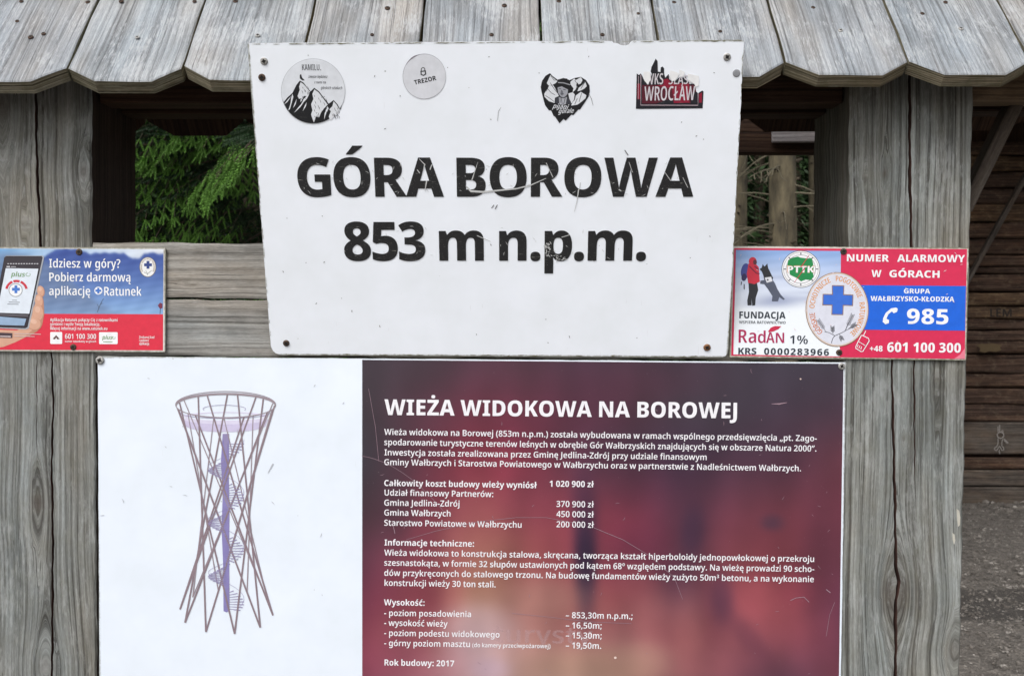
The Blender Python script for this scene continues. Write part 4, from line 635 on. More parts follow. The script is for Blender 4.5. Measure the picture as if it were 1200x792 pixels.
def text(sheet, parent, s, fs, x0, y0, x1, y1, cap, mat, h=0.0006, det=2, xs=None, name='lettering', slant=0.0, track=0.0, label=None):
    """one line of print whose ink runs from (x0,y0) to (x1,y1) on its baseline"""
    A, B = sheet.at(x0, y0), sheet.at(x1, y1)
    right = (B - A).normalized(); up = sheet.n.cross(right)
    capm = (sheet.at(x0, y0 - cap) - sheet.at(x0, y0)).length
    sy = capm / 714.0
    gl = [glyph(fs, c, det) for c in s]
    if xs is None:
        pos = []; x = 0
        for k, g in enumerate(gl):
            pos.append(x)
            x += g[0] + track * 714 * (1 if k < len(gl) - 1 else 0)
        ink = [k for k, g in enumerate(gl) if g[2]]
        lo = pos[ink[0]] + gl[ink[0]][3]; hi = pos[ink[-1]] + gl[ink[-1]][4]
        sx = (B - A).length / (hi - lo)
        pos = [(p - lo) * sx for p in pos]
    else:
        sx = sy * xs[1]
        pos = [(sheet.at(p, y0) - A).dot(right) - g[3] * sx if p is not None else 0 for p, g in zip(xs[0], gl)]
    V, F = [], []
    for p, g in zip(pos, gl):
        b = len(V)
        for (gx, gy) in g[1]:
            V.append(A + right * (p + gx * sx + slant * gy * sy) + up * (gy * sy) + sheet.n * h)
        F += [tuple(b + i for i in t) for t in g[2]]
    o = mesh_obj(name, V, F, mat, parent)
    if label: o['label'] = label
    return o

def shape(sheet, parent, polys, mat, h=0.0004, name='print', even=True, label=None):
    """flat printed patch(es); polys in photo positions"""
    if polys and isinstance(polys[0][0], (int, float)): polys = [polys]
    L = []
    for c in polys:
        L.append([sheet.uv(sheet.at(*p)) for p in c])
    v, t = fill(L, not even)
    V = [sheet.o + sheet.u * a + sheet.v * b + sheet.n * h for a, b in v]
    o = mesh_obj(name, V, t, mat, parent)
    if label: o['label'] = label
    return o

def ell(cx, cy, rx, ry=None, n=40, a0=0, a1=360, rot=0):
    ry = rx if ry is None else ry
    r = math.radians(rot); out = []
    m = n if a1 - a0 >= 360 else n + 1
    for i in range(m):
        a = math.radians(a0 + (a1 - a0) * i / n)
        x, y = rx * math.cos(a), -ry * math.sin(a)
        out.append((cx + x * math.cos(r) - y * math.sin(r), cy + x * math.sin(r) + y * math.cos(r)))
    return out

def rrect(x0, y0, x1, y1, r, n=4):
    o = []
    for cx, cy, a in ((x1 - r, y0 + r, 90), (x0 + r, y0 + r, 180), (x0 + r, y1 - r, 270), (x1 - r, y1 - r, 0)):
        seg = [(cx + r * math.cos(math.radians(a + 90.0 * k / n)), cy - r * math.sin(math.radians(a + 90.0 * k / n))) for k in range(n + 1)]
        if a == 90: first = seg
        o.append(seg)
    # order: top right corner (0..90) , top left, bottom left, bottom right
    tr = [(x1 - r + r * math.cos(math.radians(90.0 * k / n)), y0 + r - r * math.sin(math.radians(90.0 * k / n))) for k in range(n + 1)]
    tl = [(x0 + r + r * math.cos(math.radians(90 + 90.0 * k / n)), y0 + r - r * math.sin(math.radians(90 + 90.0 * k / n))) for k in range(n + 1)]
    bl = [(x0 + r + r * math.cos(math.radians(180 + 90.0 * k / n)), y1 - r - r * math.sin(math.radians(180 + 90.0 * k / n))) for k in range(n + 1)]
    br = [(x1 - r + r * math.cos(math.radians(270 + 90.0 * k / n)), y1 - r - r * math.sin(math.radians(270 + 90.0 * k / n))) for k in range(n + 1)]
    return tr + tl + bl + br

def strokes(sheet, parent, lines, mat, h=0.0007, name='print', label=None):
    """thin printed or scratched lines: [(points, width_px), ...] or a width per point"""
    V, F = [], []
    for kk, (pts, w) in enumerate(lines):
        n = len(pts); hh = h + (kk % 90) * 3e-6
        b = len(V)
        for i, p in enumerate(pts):
            a = pts[max(0, i - 1)]; c = pts[min(n - 1, i + 1)]
            dx, dy = c[0] - a[0], c[1] - a[1]
            L = math.hypot(dx, dy) or 1.0
            ww = (w[i] if isinstance(w, (list, tuple)) else w) / 2
            V.append(sheet.at(p[0] - dy / L * ww, p[1] + dx / L * ww, hh))
            V.append(sheet.at(p[0] + dy / L * ww, p[1] - dx / L * ww, hh))
        for i in range(n - 1):
            F.append((b + 2 * i, b + 2 * i + 1, b + 2 * i + 3, b + 2 * i + 2))
    o = mesh_obj(name, V, F, mat, parent)
    if label: o['label'] = label
    if len(lines) > 1: o['kind'] = 'stuff'      # strokes too fine to pick apart one by one
    return o

def plate(sheet, parent, outline, th, mat_face, mat_edge, name='plate'):
    """a sheet of real thickness behind its printed front plane"""
    pts = [sheet.at(*p) for p in outline]
    uvs = [sheet.uv(p) for p in pts]
    u0 = min(a for a, b in uvs); v0 = min(b for a, b in uvs)
    n = len(pts)
    fv, ft = fill([uvs])
    front = [sheet.o + sheet.u * a + sheet.v * b for a, b in fv]
    m = len(front)
    V = front + [p - sheet.n * th for p in front] + pts + [p - sheet.n * th for p in pts]
    F = list(ft) + [tuple(m + i for i in t[::-1]) for t in ft] + [(2 * m + i, 2 * m + (i + 1) % n, 2 * m + n + (i + 1) % n, 2 * m + n + i) for i in range(n)]
    mi = [0] * len(ft) + [1] * (len(ft) + n)
    uv = [(a - u0, b - v0) for a, b in fv] * 2 + [(a - u0, b - v0) for a, b in uvs] * 2
    o = mesh_obj(name, V, F, [mat_face, mat_edge], parent, midx=mi, uv=uv)
    bm = bmesh.new(); bm.from_mesh(o.data); bmesh.ops.remove_doubles(bm, verts=bm.verts, dist=1e-6); bmesh.ops.recalc_face_normals(bm, faces=bm.faces); bm.to_mesh(o.data); bm.free()
    return o, (max(a for a, b in uvs) - u0, max(b for a, b in uvs) - v0)

def sheet_size(sheet, outline):
    uvs = [sheet.uv(sheet.at(*p)) for p in outline]
    return max(a for a, b in uvs) - min(a for a, b in uvs), max(b for a, b in uvs) - min(b for a, b in uvs)

def colour_grid(sheet, parent, corners, nx, ny, fn, mat, h=0.0003, name='print', label=None, gain=1.0):
    """a printed picture: smooth colours by position; corners TL TR BR BL in photo positions"""
    V, F, A = [], [], []
    tl, tr, br, bl = corners
    for j in range(ny + 1):
        t = j / ny
        for i in range(nx + 1):
            s = i / nx
            x = (tl[0] * (1 - s) + tr[0] * s) * (1 - t) + (bl[0] * (1 - s) + br[0] * s) * t
            y = (tl[1] * (1 - s) + tr[1] * s) * (1 - t) + (bl[1] * (1 - s) + br[1] * s) * t
            V.append(sheet.at(x, y, h)); A.append([q * gain for q in lin([max(0, min(255, c)) for c in fn(x, y)])])
    for j in range(ny):
        for i in range(nx):
            a = j * (nx + 1) + i
            F.append((a, a + nx + 1, a + nx + 2, a + 1))
    o = mesh_obj(name, V, F, mat, parent, attr={'print': np.array(A)})
    if label: o['label'] = label
    return o

def arc_text(sheet, parent, s, fs, cx, cy, rx, ry, a0, a1, cap, mat, h=0.0006, wf=1.0, name='lettering'):
    """letters round an ellipse, clockwise from angle a0 to a1 (degrees, 90 = top)"""
    gl = [glyph(fs, c, 2) for c in s]
    tot = sum(g[0] for g in gl)
    # equal arc length parametrisation
    M = 400
    pa = [a0 + (a1 - a0) * i / M for i in range(M + 1)]
    pt = [(cx + rx * math.cos(math.radians(a)), cy - ry * math.sin(math.radians(a))) for a in pa]
    cum = [0]
    for i in range(M): cum.append(cum[-1] + math.hypot(pt[i + 1][0] - pt[i][0], pt[i + 1][1] - pt[i][1]))
    x = 0; V, F = [], []
    sx = cum[-1] / tot
    for g in gl:
        m = (x + g[0] / 2) / tot * cum[-1]
        i = min(M - 1, max(0, int(np.searchsorted(cum, m)) - 1))
        p = pt[i]; q = pt[i + 1]
        dx, dy = q[0] - p[0], q[1] - p[1]; L = math.hypot(dx, dy); dx /= L; dy /= L
        b = len(V)
        for gx, gy in g[1]:
            lx = (gx - g[0] / 2) * sx * wf; ly = (gy - 357) * cap / 714
            V.append(sheet.at(p[0] + dx * lx + dy * ly, p[1] + dy * lx - dx * ly, h))
        F += [tuple(b + k for k in t) for t in g[2]]
        x += g[0]
    return mesh_obj(name, V, F, mat, parent)

# ------------------------------------------------------------------ screws (mesh shared between alike ones)
def screw_mesh(name, mat, r=0.0042, hgt=0.0018, cross=True):
    V, F, MI = [], [], []
    n = 16
    rings = [(r, -0.0005), (r, hgt * 0.45), (r * 0.8, hgt * 0.9), (r * 0.42, hgt)]
    for rr, z in rings:
        for i in range(n):
            a = 2 * math.pi * i / n
            V.append((rr * math.cos(a), rr * math.sin(a), z))
    for k in range(len(rings) - 1):
        for i in range(n):
            F.append((k * n + i, k * n + (i + 1) % n, (k + 1) * n + (i + 1) % n, (k + 1) * n + i)); MI.append(0)
    c = len(V); base = (len(rings) - 1) * n
    V.append((0, 0, hgt - (0.0012 if cross else 0)))
    for i in range(n):
        F.append((base + i, base + (i + 1) % n, c)); MI.append(1 if cross else 0)
    if cross:
        z = hgt + 0.00015; w = r * 0.11; L = r * 0.62
        for (ax, ay) in ((L, w), (w, L)):
            b = len(V); V += [(-ax, -ay, z), (ax, -ay, z), (ax, ay, z), (-ax, ay, z)]
            F.append((b, b + 1, b + 2, b + 3)); MI.append(1)
            z += 0.0001
    me = bpy.data.meshes.new(name); me.from_pydata(V, [], F)
    me.materials.append(mat); me.materials.append(M_DARKHOLE)
    me.polygons.foreach_set('material_index', MI)
    return me
ME_RUST = screw_mesh('rusty_screw', M_RUST)
ME_ZINC = screw_mesh('zinc_screw', M_ZINC, r=0.0046)
ME_SMALL = screw_mesh('small_screw', M_RUST, r=0.0034, hgt=0.0008)
ME_PLUG = screw_mesh('plug', M_PLUG, r=0.0052, hgt=0.0012, cross=False)

def screw(parent, p, n, me=None, spin=None, name='screw', sc=1.0, tilt=0.0):
    o = bpy.data.objects.new(name, me or ME_RUST)
    COL.objects.link(o); o.parent = parent
    o.location = Vector(p) - base_of(parent)
    q = Vector(n).to_track_quat('Z', 'Y')
    q = q @ Matrix.Rotation(random.uniform(0, 3) if spin is None else spin, 3, 'Z').to_quaternion() @ Matrix.Rotation(tilt, 3, 'X').to_quaternion()
    o.rotation_mode = 'QUATERNION'; o.rotation_quaternion = q
    o.scale = (sc, sc, sc)
    return o

# ------------------------------------------------------------------ timber builders
def grain(x, z, knots):
    """grain coordinate pushed aside round knots, and how much of a knot a point is"""
    g = x.copy(); k = np.zeros_like(x)
    for kx, kz, R, S in knots:
        dx = g - kx; e = np.exp(-((z - kz) / S) ** 2)
        q = dx * dx - R * R * e
        r0 = np.hypot(x - kx, (z - kz) * 0.75)
        inside = q < 0
        g = np.where(inside, kx + np.sign(dx + 1e-9) * 0.0 + np.sqrt(np.abs(q)) * 1.3, kx + np.sign(dx) * np.sqrt(np.abs(q)))
        k = np.maximum(k, np.clip(1.3 - r0 / (R * 0.8), 0, 1) * 0.9)
    return g, k

def post(parent, zs, xl, xr, Yf, Yb, cracks, knots, label=None):
    rows = np.concatenate([np.linspace(-0.05, 0.95, 12)[:-1], np.arange(0.95, zs, 0.0035), [zs]])
    nseg = 46
    V, F, MI, GX, KZ = [], [], [], [], []
    for z in rows:
        a, b = np.interp(z, xl[0], xl[1]), np.interp(z, xr[0], xr[1])
        a += 0.0005 * math.sin(z * 61) + 0.0004 * math.sin(z * 143 + 1); b += 0.0005 * math.sin(z * 53 + 2) + 0.0004 * math.sin(z * 171)
        bp = []
        for xc, hw, dep in cracks:
            c = np.interp(z, xc[0], xc[1]); w = np.interp(z, hw[0], hw[1])
            c += 0.0004 * math.sin(z * 97) + 0.0003 * math.sin(z * 260)
            w *= 0.85 + 0.3 * math.sin(z * 41 + c * 300) ** 2
            bp.append((c, max(w, 0.0), dep if w > 0.0001 else 0.0))
        bp.sort()
        xs, ys, mi = [a], [0.003], []
        cur = a
        segs = [(c - w, c, c + w, d) for c, w, d in bp]
        stops = [s[0] for s in segs] + [b]
        for k, st in enumerate(stops):
            m = int(nseg / len(stops))
            lo = cur
            for i in range(1, m + 1):
                t = i / m
                xx = lo + (st - lo) * t
                yy = 0.0
                if k == len(stops) - 1 and i == m: yy = 0.003
                xs.append(xx); ys.append(yy); mi.append(0)
            if k == 0:
                xs[1] = a + 0.0022; ys[1] = 0.0004
            if k == len(stops) - 1:
                xs[-2] = b - 0.0022; ys[-2] = 0.0004
            if k < len(segs):
                s = segs[k]
                xs += [s[1], s[2]]; ys += [s[3], 0.0]; mi += [1, 1]
                cur = s[2]
        for x_, y_ in zip(xs, ys):
            V.append((x_, Yf + y_, z)); GX.append(x_); KZ.append(z)
        ncol = len(xs); mrow = mi
    for j in range(len(rows) - 1):
        for i in range(ncol - 1):
            q = j * ncol + i
            F.append((q, q + 1, q + ncol + 1, q + ncol)); MI.append(mrow[i])
    gx, kk = grain(np.array(GX), np.array(KZ), knots)
    UV = [(g, z) for g, z in zip(gx, KZ)]
    AT = list(kk)
    # sides and back
    nb = len(V); R = len(rows)
    for j, z in enumerate(rows):
        for col in (0, ncol - 1):
            x_ = V[j * ncol + col][0]
            V.append((x_, Yf + 0.003, z)); UV.append((x_, z)); AT.append(0)
            V.append((x_, Yb, z)); UV.append((x_ + 0.17, z)); AT.append(0)
    for j in range(R - 1):
        a = nb + 4 * j; b = a + 4
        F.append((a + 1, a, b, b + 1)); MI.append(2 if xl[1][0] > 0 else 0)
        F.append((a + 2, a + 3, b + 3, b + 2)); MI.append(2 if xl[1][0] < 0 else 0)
        F.append((a + 3, a + 1, b + 1, b + 3)); MI.append(0)
    a = nb + 4 * (R - 1)
    F.append((a, a + 2, a + 3, a + 1)); MI.append(0)
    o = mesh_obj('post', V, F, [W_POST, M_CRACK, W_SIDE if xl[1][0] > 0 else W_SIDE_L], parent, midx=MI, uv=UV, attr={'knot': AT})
    if label: o['label'] = label
    return o

def beam(name, a, b, w, d, wdir, mat, parent, bevel=0.002, edge_mat=None, jit=0.0, origin=None, seg=1):
    a, b = Vector(a), Vector(b)
    ax = (b - a); L = ax.length; ax.normalize()
    wd = Vector(wdir); wd = (wd - ax * wd.dot(ax)).normalized()
    dd = ax.cross(wd)
    bm = bmesh.new()
    rings = []
    for k in range(seg + 1):
        p = a + ax * L * k / seg
        r = []
        for sw, sd in ((-1, -1), (1, -1), (1, 1), (-1, 1)):
            j1, j2 = random.uniform(-jit, jit), random.uniform(-jit, jit)
            r.append(bm.verts.new(p + wd * (sw * w / 2 + j1) + dd * (sd * d / 2 + j2)))
        rings.append(r)
    for k in range(seg):
        for i in range(4):
            bm.faces.new((rings[k][i], rings[k][(i + 1) % 4], rings[k + 1][(i + 1) % 4], rings[k + 1][i]))
    bm.faces.new(rings[0][::-1]); bm.faces.new(rings[-1])
    bmesh.ops.recalc_face_normals(bm, faces=bm.faces)
    if bevel:
        ed = [e for e in bm.edges if len(e.link_faces) == 2 and e.link_faces[0].normal.angle(e.link_faces[1].normal, 0) > 0.8]
        bmesh.ops.bevel(bm, geom=ed, offset=bevel, segments=1, affect='EDGES')
    bm.verts.index_update()
    V = [v.co.copy() for v in bm.verts]; F = [tuple(v.index for v in f.verts) for f in bm.faces]
    bm.free()
    off = random.uniform(0, 3)
    uv = [((p - a).dot(wd) + (p - a).dot(dd) * 0.83 + off, (p - a).dot(ax)) for p in V]
    return mesh_obj(name, V, F, mat, parent, uv=uv, origin=origin)

# ------------------------------------------------------------------ the kiosk
YF, YB = 1.370, 1.530
YC = 1.450
kiosk = thing('information_kiosk', (0.0, YC, 0.0),
              'weathered wooden information kiosk with scalloped plank roof and two thick posts carrying the signs', 'kiosk')

def px_line(pts, Y=YF):
    q = sorted([(P(x, y, Y).z, P(x, y, Y).x) for x, y in pts])
    return ([a for a, b in q], [b for a, b in q])
def px_knots(ks, Y=YF):
    return [(P(x, y, Y).x, P(x, y, Y).z, r * Y / 1200, s * Y / 1200) for x, y, r, s in ks]
def zof(y, Y=YF): return P(600, y, Y).z
def wprof(pts):
    q = sorted([(zof(y), w * YF / 1200 / 2) for y, w in pts]); return ([a for a, b in q], [b for a, b in q])

ZTOP = 1.853
lp_in = px_line([(107, 110), (107, 290), (111, 425), (113, 792)])
lp_out = px_line([(-40, 105), (-30, 792)])
post(kiosk, ZTOP, lp_out, lp_in, YF, YB,
     [(px_line([(42, 105), (43, 180), (45, 230), (48, 290), (61, 425), (62.5, 480), (60.5, 540), (62, 620), (61.5, 720), (61, 792)]),
       wprof([(105, 3.0), (290, 3.0), (425, 2.2), (520, 2.4), (700, 2.6), (792, 2.8)]), 0.03),
      (px_line([(82, 300), (82, 600), (50, 700), (52, 725), (49, 792)]) if False else px_line([(43, 400), (43, 530)]),
       wprof([(395, 0.0), (425, 1.0), (520, 0.6), (540, 0.0)]), 0.01)],
     px_knots([(2, 126, 16, 60), (98, 201, 9, 30), (44, 590, 10, 45), (54, 783, 15, 42), (28, 262, 5, 22)]),
     label='left post, grey, with one long drying crack')
rp_in = px_line([(996, 105), (995, 290), (990, 425), (983, 792)])
rp_out = px_line([(1141, 105), (1137, 290), (1133, 425), (1125, 792)])
post(kiosk, ZTOP, rp_in, rp_out, YF, YB,
     [(px_line([(1066, 105), (1066, 200), (1068, 290), (1071, 425), (1072, 570)]),
       wprof([(105, 3.4), (200, 3.6), (290, 3.2), (425, 2.2), (540, 1.4), (575, 0.0)]), 0.035),
      (px_line([(1045, 400), (1045, 425), (1047, 520), (1049, 600), (1049.5, 660), (1053.5, 682), (1049.5, 702), (1049.5, 792)]),
       wprof([(400, 0.0), (425, 2.4), (520, 3.2), (600, 3.2), (690, 4.0), (792, 3.6)]), 0.035)],
     px_knots([(1037, 203, 5, 30), (1013, 206, 3, 18), (1059, 513, 3, 16), (1050, 697, 19, 58), (1119, 762, 13, 30), (1098, 440, 6, 60)]),
     label='right post, grey, split lengthwise by deep cracks')

# cross boards between the posts
def cross_board(y0l, y0r, y1l, y1r, knots):
    Yf = YF + 0.0006
    xa, xb = np.interp(zof((y0l + y1l) / 2), *lp_in) + 0.001, np.interp(zof((y0l + y1l) / 2), *rp_in) - 0.001
    nx, nz = 260, 22
    def zz(yl, yr, x):
        t = (x - P(107, 300, YF).x) / (P(995, 300, YF).x - P(107, 300, YF).x)
        return zof(yl + (yr - yl) * t)
    V, F, G, L = [], [], [], []
    for j in range(nz + 1):
        for i in range(nx + 1):
            x = xa + (xb - xa) * i / nx
            top = zz(y0l, y0r, x) + 0.0006 * math.sin(x * 37) + 0.0004 * math.sin(x * 111 + y0l); bot = zz(y1l, y1r, x) + 0.0006 * math.sin(x * 29 + 2) + 0.0005 * math.sin(x * 83)
            t = j / nz
            z = bot + (top - bot) * t
            V.append((x, Yf + (0.0018 if j in (0, nz) else 0.0003 if j in (1, nz - 1) else 0), z)); G.append(z); L.append(x)
    for j in range(nz):
        for i in range(nx):
            a = j * (nx + 1) + i
            F.append((a, a + 1, a + nx + 2, a + nx + 1))
    g, k = grain(np.array(G), np.array(L), knots)
    uv = list(zip(g, L)); k = list(k)
    b = len(V)
    th = 0.028
    for i in (0, nx):
        for j in (0, nz):
            v = V[j * (nx + 1) + i]
            V.append((v[0], Yf + 0.0018, v[2])); V.append((v[0], Yf + th, v[2])); uv += [(v[2], v[0]), (v[2] + 0.03, v[0])]; k += [0, 0]
    A, B, C_, D = b, b + 2, b + 4, b + 6     # lower left, upper left, lower right, upper right (each front, back)
    F += [(B, D, D + 1, B + 1), (A, A + 1, C_ + 1, C_), (A + 1, B + 1, D + 1, C_ + 1), (A, B, B + 1, A + 1), (C_, C_ + 1, D + 1, D)]
    o = mesh_obj('cross_board', V, F, [W_BOARD], kiosk, uv=uv, attr={'knot': k})
    bm = bmesh.new(); bm.from_mesh(o.data); bmesh.ops.recalc_face_normals(bm, faces=bm.faces); bm.to_mesh(o.data); bm.free()
    return o
def bk(x, y, r, s): q = P(x, y, YF); return (q.z, q.x, r * YF / 1200, s * YF / 1200)
cross_board(284.0, 290.0, 348.2, 354.0, [bk(226, 334, 3.0, 20), bk(700, 320, 6, 30)])
cross_board(350.6, 356.4, 416.5, 422.5, [bk(550, 380, 6, 30)])

# ---- the roof
RS = math.radians(49)
E0 = P(140, 93, 1.272)
S_UP = Vector((0, math.cos(RS), math.sin(RS)))
N_UP = Vector((0, -math.sin(RS), math.cos(RS)))
def on_roof(px, py):
    d = ray(px, py)
    return CAM + d * ((E0 - CAM).dot(N_UP) / d.dot(N_UP))
def mirror(p): return Vector((p.x, 2 * YC - p.y, p.z))
TH = 0.020
ROOF_L = (YC - 1.272) / math.cos(RS) + 0.004

def roof_plank(xa, xb, v0, rear=False, label=None, crack=None):
    gap = 0.0017
    xa, xb = xa + gap, xb - gap
    c1, c2 = 0.036 + random.uniform(-.003, .003), 0.026 + random.uniform(-.003, .002)
    c1b = 0.034 + random.uniform(-.003, .003)
    lift = random.uniform(-0.0010, 0.0010); roll = random.uniform(-0.010, 0.010)
    def W(u, v, h):
        p = Vector((u, E0.y, E0.z)) + S_UP * v + N_UP * (h + lift + roll * (u - (xa + xb) / 2) * 1.0)
        return mirror(p) if rear else p
    w = xb - xa
    # cross-plank stations, rows up the slope; the first row follows the clipped outline
    us = [0.0, 0.012] + [c1 / w * (k / 3) for k in (1, 2, 3)] + [c1 / w + (1 - (c1 + c1b) / w) * k / 5 for k in range(1, 5)] + [1 - c1b / w * (k / 3) for k in (3, 2, 1)] + [0.988, 1.0]
    us = sorted(set(round(u, 4) for u in us))
    def low(u):
        x = u * w
        if x < c1: return v0 + c2 * (1 - x / c1)
        if x > w - c1b: return v0 + c2 * (x - (w - c1b)) / c1b
        return v0
    vr = [0.0, 0.0022, 0.02, 0.06, 0.11, 0.17, 0.22]
    V, F, MI, UV = [], [], [], []
    nu = len(us); rows = len(vr) + 1
    ph = random.uniform(0, 6)
    for side in (0, 1):
        for j in range(rows):
            for i, u in enumerate(us):
                lo = low(u)
                v = lo + vr[j] * (1 if j < len(vr) else 1) if j < len(vr) else ROOF_L
                if side == 0:
                    h = -0.0012 * (1 - (2 * u - 1) ** 2) + 0.0005 * math.sin(v * 60 + ph + u * 9)
                    if i in (0, nu - 1) or j == 0: h -= 0.0013
                else: h = -TH
                x = xa + u * w + (0.0006 * math.sin(v * 45 + ph) if i in (0, nu - 1) else 0)
                V.append(W(x, v, h)); UV.append((x + (0.3 if side else 0), v))
    def idx(s, j, i): return s * rows * nu + j * nu + i
    for j in range(rows - 1):
        for i in range(nu - 1):
            F.append((idx(0, j, i), idx(0, j, i + 1), idx(0, j + 1, i + 1), idx(0, j + 1, i))); MI.append(0)
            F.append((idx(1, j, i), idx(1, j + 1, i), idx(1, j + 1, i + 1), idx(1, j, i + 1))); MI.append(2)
    # edge faces with their own vertices for end-grain coordinates
    def edge(p0, p1, q0, q1, l0, l1):
        b = len(V)
        for p in (p0, p1, q1, q0): V.append(V[p].copy())
        UV.extend([(0.0 + l0 * 0.0, l0), (0.0, l1), (TH, l1), (TH, l0)])
        F.append((b, b + 3, b + 2, b + 1)); MI.append(1)
    for i in range(nu - 1):
        edge(idx(0, 0, i), idx(0, 0, i + 1), idx(1, 0, i), idx(1, 0, i + 1), us[i] * w, us[i + 1] * w)
    for j in range(rows - 1):
        edge(idx(0, j + 1, 0), idx(0, j, 0), idx(1, j + 1, 0), idx(1, j, 0), 1 + j * .03, 1 + (j + 1) * .03)
        edge(idx(0, j, nu - 1), idx(0, j + 1, nu - 1), idx(1, j, nu - 1), idx(1, j + 1, nu - 1), 2 + j * .03, 2 + (j + 1) * .03)
    if rear: F = [f[::-1] for f in F]
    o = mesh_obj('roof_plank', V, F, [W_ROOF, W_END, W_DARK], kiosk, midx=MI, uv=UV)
    if label: o['label'] = label
    return o

seams = [-345, -200, -60, 78, 213, 352, 490, 635, 776, 922, 1068, 1212, 1356, 1500]
front = []
for a, b in zip(seams[:-1], seams[1:]):
    v0 = ((a + b) / 2 - 140) / 1000 * 0.0115 + random.uniform(-0.0008, 0.0008)
    front.append((a, b, roof_plank(on_roof(a, 80).x, on_roof(b, 80).x, v0)))
rseams = [-180, -38, 71, 180, 293, 405, 518, 631, 748, 866, 978, 1088, 1198, 1308]
for a, b in zip(rseams[:-1], rseams[1:]):
    roof_plank(P(a, 140, 1.628).x, P(b, 140, 1.628).x, random.uniform(-0.002, 0.002) + ((a + b) / 2 - 140) / 1000 * 0.0115, rear=True)
# screws sunk into the front planks (each a sub-part of its plank)
for (sx, sy, me, sc) in [(36, 44, ME_RUST, 1.0), (51, 40, ME_RUST, .8), (103, 3, ME_RUST, .9), (20, 25, ME_SMALL, .9), (161, 44, ME_ZINC, .75), (142, 2, ME_RUST, .9), (25, 2, ME_RUST, .8),
                         (302, 42, ME_ZINC, .85), (276, 2, ME_RUST, .9), (228, 2, ME_RUST, .8), (454, 10, ME_RUST, 1), (436, 41, ME_RUST, .7), (591, 7, ME_RUST, .95), (576, 41, ME_RUST, .8),
                         (706, 41, ME_RUST, .8), (748, 16, ME_SMALL, .8), (655, 2, ME_RUST, .9), (844, 37, ME_RUST, .7), (790, 3, ME_SMALL, 1), (985, 36, ME_ZINC, .8), (953, 9, ME_SMALL, 1), (1029, 12, ME_SMALL, .9),
                         (1126, 34, ME_ZINC, .85), (1081, 16, ME_SMALL, 1.0), (1108, 3, ME_RUST, .8)]:
    for a, b, pl in front:
        q = on_roof(sx, sy)
        if on_roof(a, 80).x < q.x < on_roof(b, 80).x:
            screw(pl, q + N_UP * 0.0001, N_UP, me, sc=sc * .85, tilt=random.uniform(-.1, .1)); break
# ridge boards
zr = E0.z + (YC - E0.y) * math.tan(RS)
for s in (-1, 1):
    nn = Vector((0, s * math.sin(RS), math.cos(RS))); dn = Vector((0, s * math.cos(RS), -math.sin(RS)))
    c = Vector((0, YC, zr + 0.006)) + nn * 0.011 + dn * (0.045 if s < 0 else 0.055)
    beam('ridge_board', c + Vector((-1.05, 0, -0.007)), c + Vector((1.05, 0, 0.010)), 0.09, 0.018, dn, W_ROOF, kiosk)
# top plates under the roof, butted against the posts
zb = P(600, 121, 1.39).z
xl_o, xl_i = np.interp(1.8, *lp_out), np.interp(1.8, *lp_in)
xr_i, xr_o = np.interp(1.8, *rp_in), np.interp(1.8, *rp_out)
for (a, b, dz) in ((-1.0, xl_o - .002, -.004), (xl_i + .002, xr_i - .002, 0), (xr_o + .002, 1.02, .0035)):
    beam('top_plate', (a, 1.412, zb + 0.028 + dz), (b, 1.412, zb + 0.028 + dz), 0.055, 0.044, (0, 0, 1), W_BEAM if a > 0.3 else W_DARK, kiosk)  # same beam throughout: pale where lit, dark timber painting the shaded stretches
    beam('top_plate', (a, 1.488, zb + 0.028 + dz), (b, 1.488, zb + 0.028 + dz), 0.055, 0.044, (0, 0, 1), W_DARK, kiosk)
for (a, b) in ((xl_o, xl_i), (xr_i, xr_o)):      # rafters carrying the planks over each post
    pass
# knee brace right of the right post
beam('brace', P(1127, 247, 1.44), P(1189, 119, 1.44), 0.0175, 0.03, (1, 0, 0.45), W_LOG[2], kiosk, bevel=0.0015)  # darker timber than the left brace, standing in for shade
beam('brace', P(-28, 246, 1.44), P(-95, 121, 1.44), 0.023, 0.04, (1, 0, -0.45), W_POST, kiosk, bevel=0.0015)
# board across the back of the right bay, with a pale batten on it
q0, q1 = P(858, 163, 1.665), P(966, 163, 1.665)
z0, z1 = P(600, 180, 1.655).z, P(600, 128, 1.655).z
beam('rear_board', (q0.x - 0.05, 1.668, (z0 + z1) / 2), (P(1085, 163, 1.66).x, 1.668, (z0 + z1) / 2), z1 - z0, 0.022, (0, 0, 1), W_DARK, kiosk)  # dark timber paints the shade under the rear eave
z0, z1 = P(600, 167, 1.65).z, P(600, 146, 1.65).z
beam('batten', (P(905, 160, 1.65).x, 1.652, (z0 + z1) / 2), (P(985, 160, 1.65).x, 1.652, (z0 + z1) / 2 + .0005), z1 - z0, 0.008, (0, 0, 1), W_PALE, kiosk, bevel=0.001)

# pale chips where the grey skin of the right post has come away
CHS = Sheet(P(1000, 700, YF - .0003), P(1120, 700, YF - .0003), P(1000, 500, YF - .0003))
CHM = m_simple('bare chipped wood', lin((176, 172, 160)), .85, var=.15)
for pl_ in ([(1121, 596), (1124, 598), (1125.4, 606), (1125, 615), (1122.6, 617), (1121.6, 608)], [(1116, 624), (1118.6, 626), (1119.6, 633), (1118, 638), (1116.4, 632)]):
    shape(CHS, kiosk, pl_, CHM, h=0.0, name='chip')

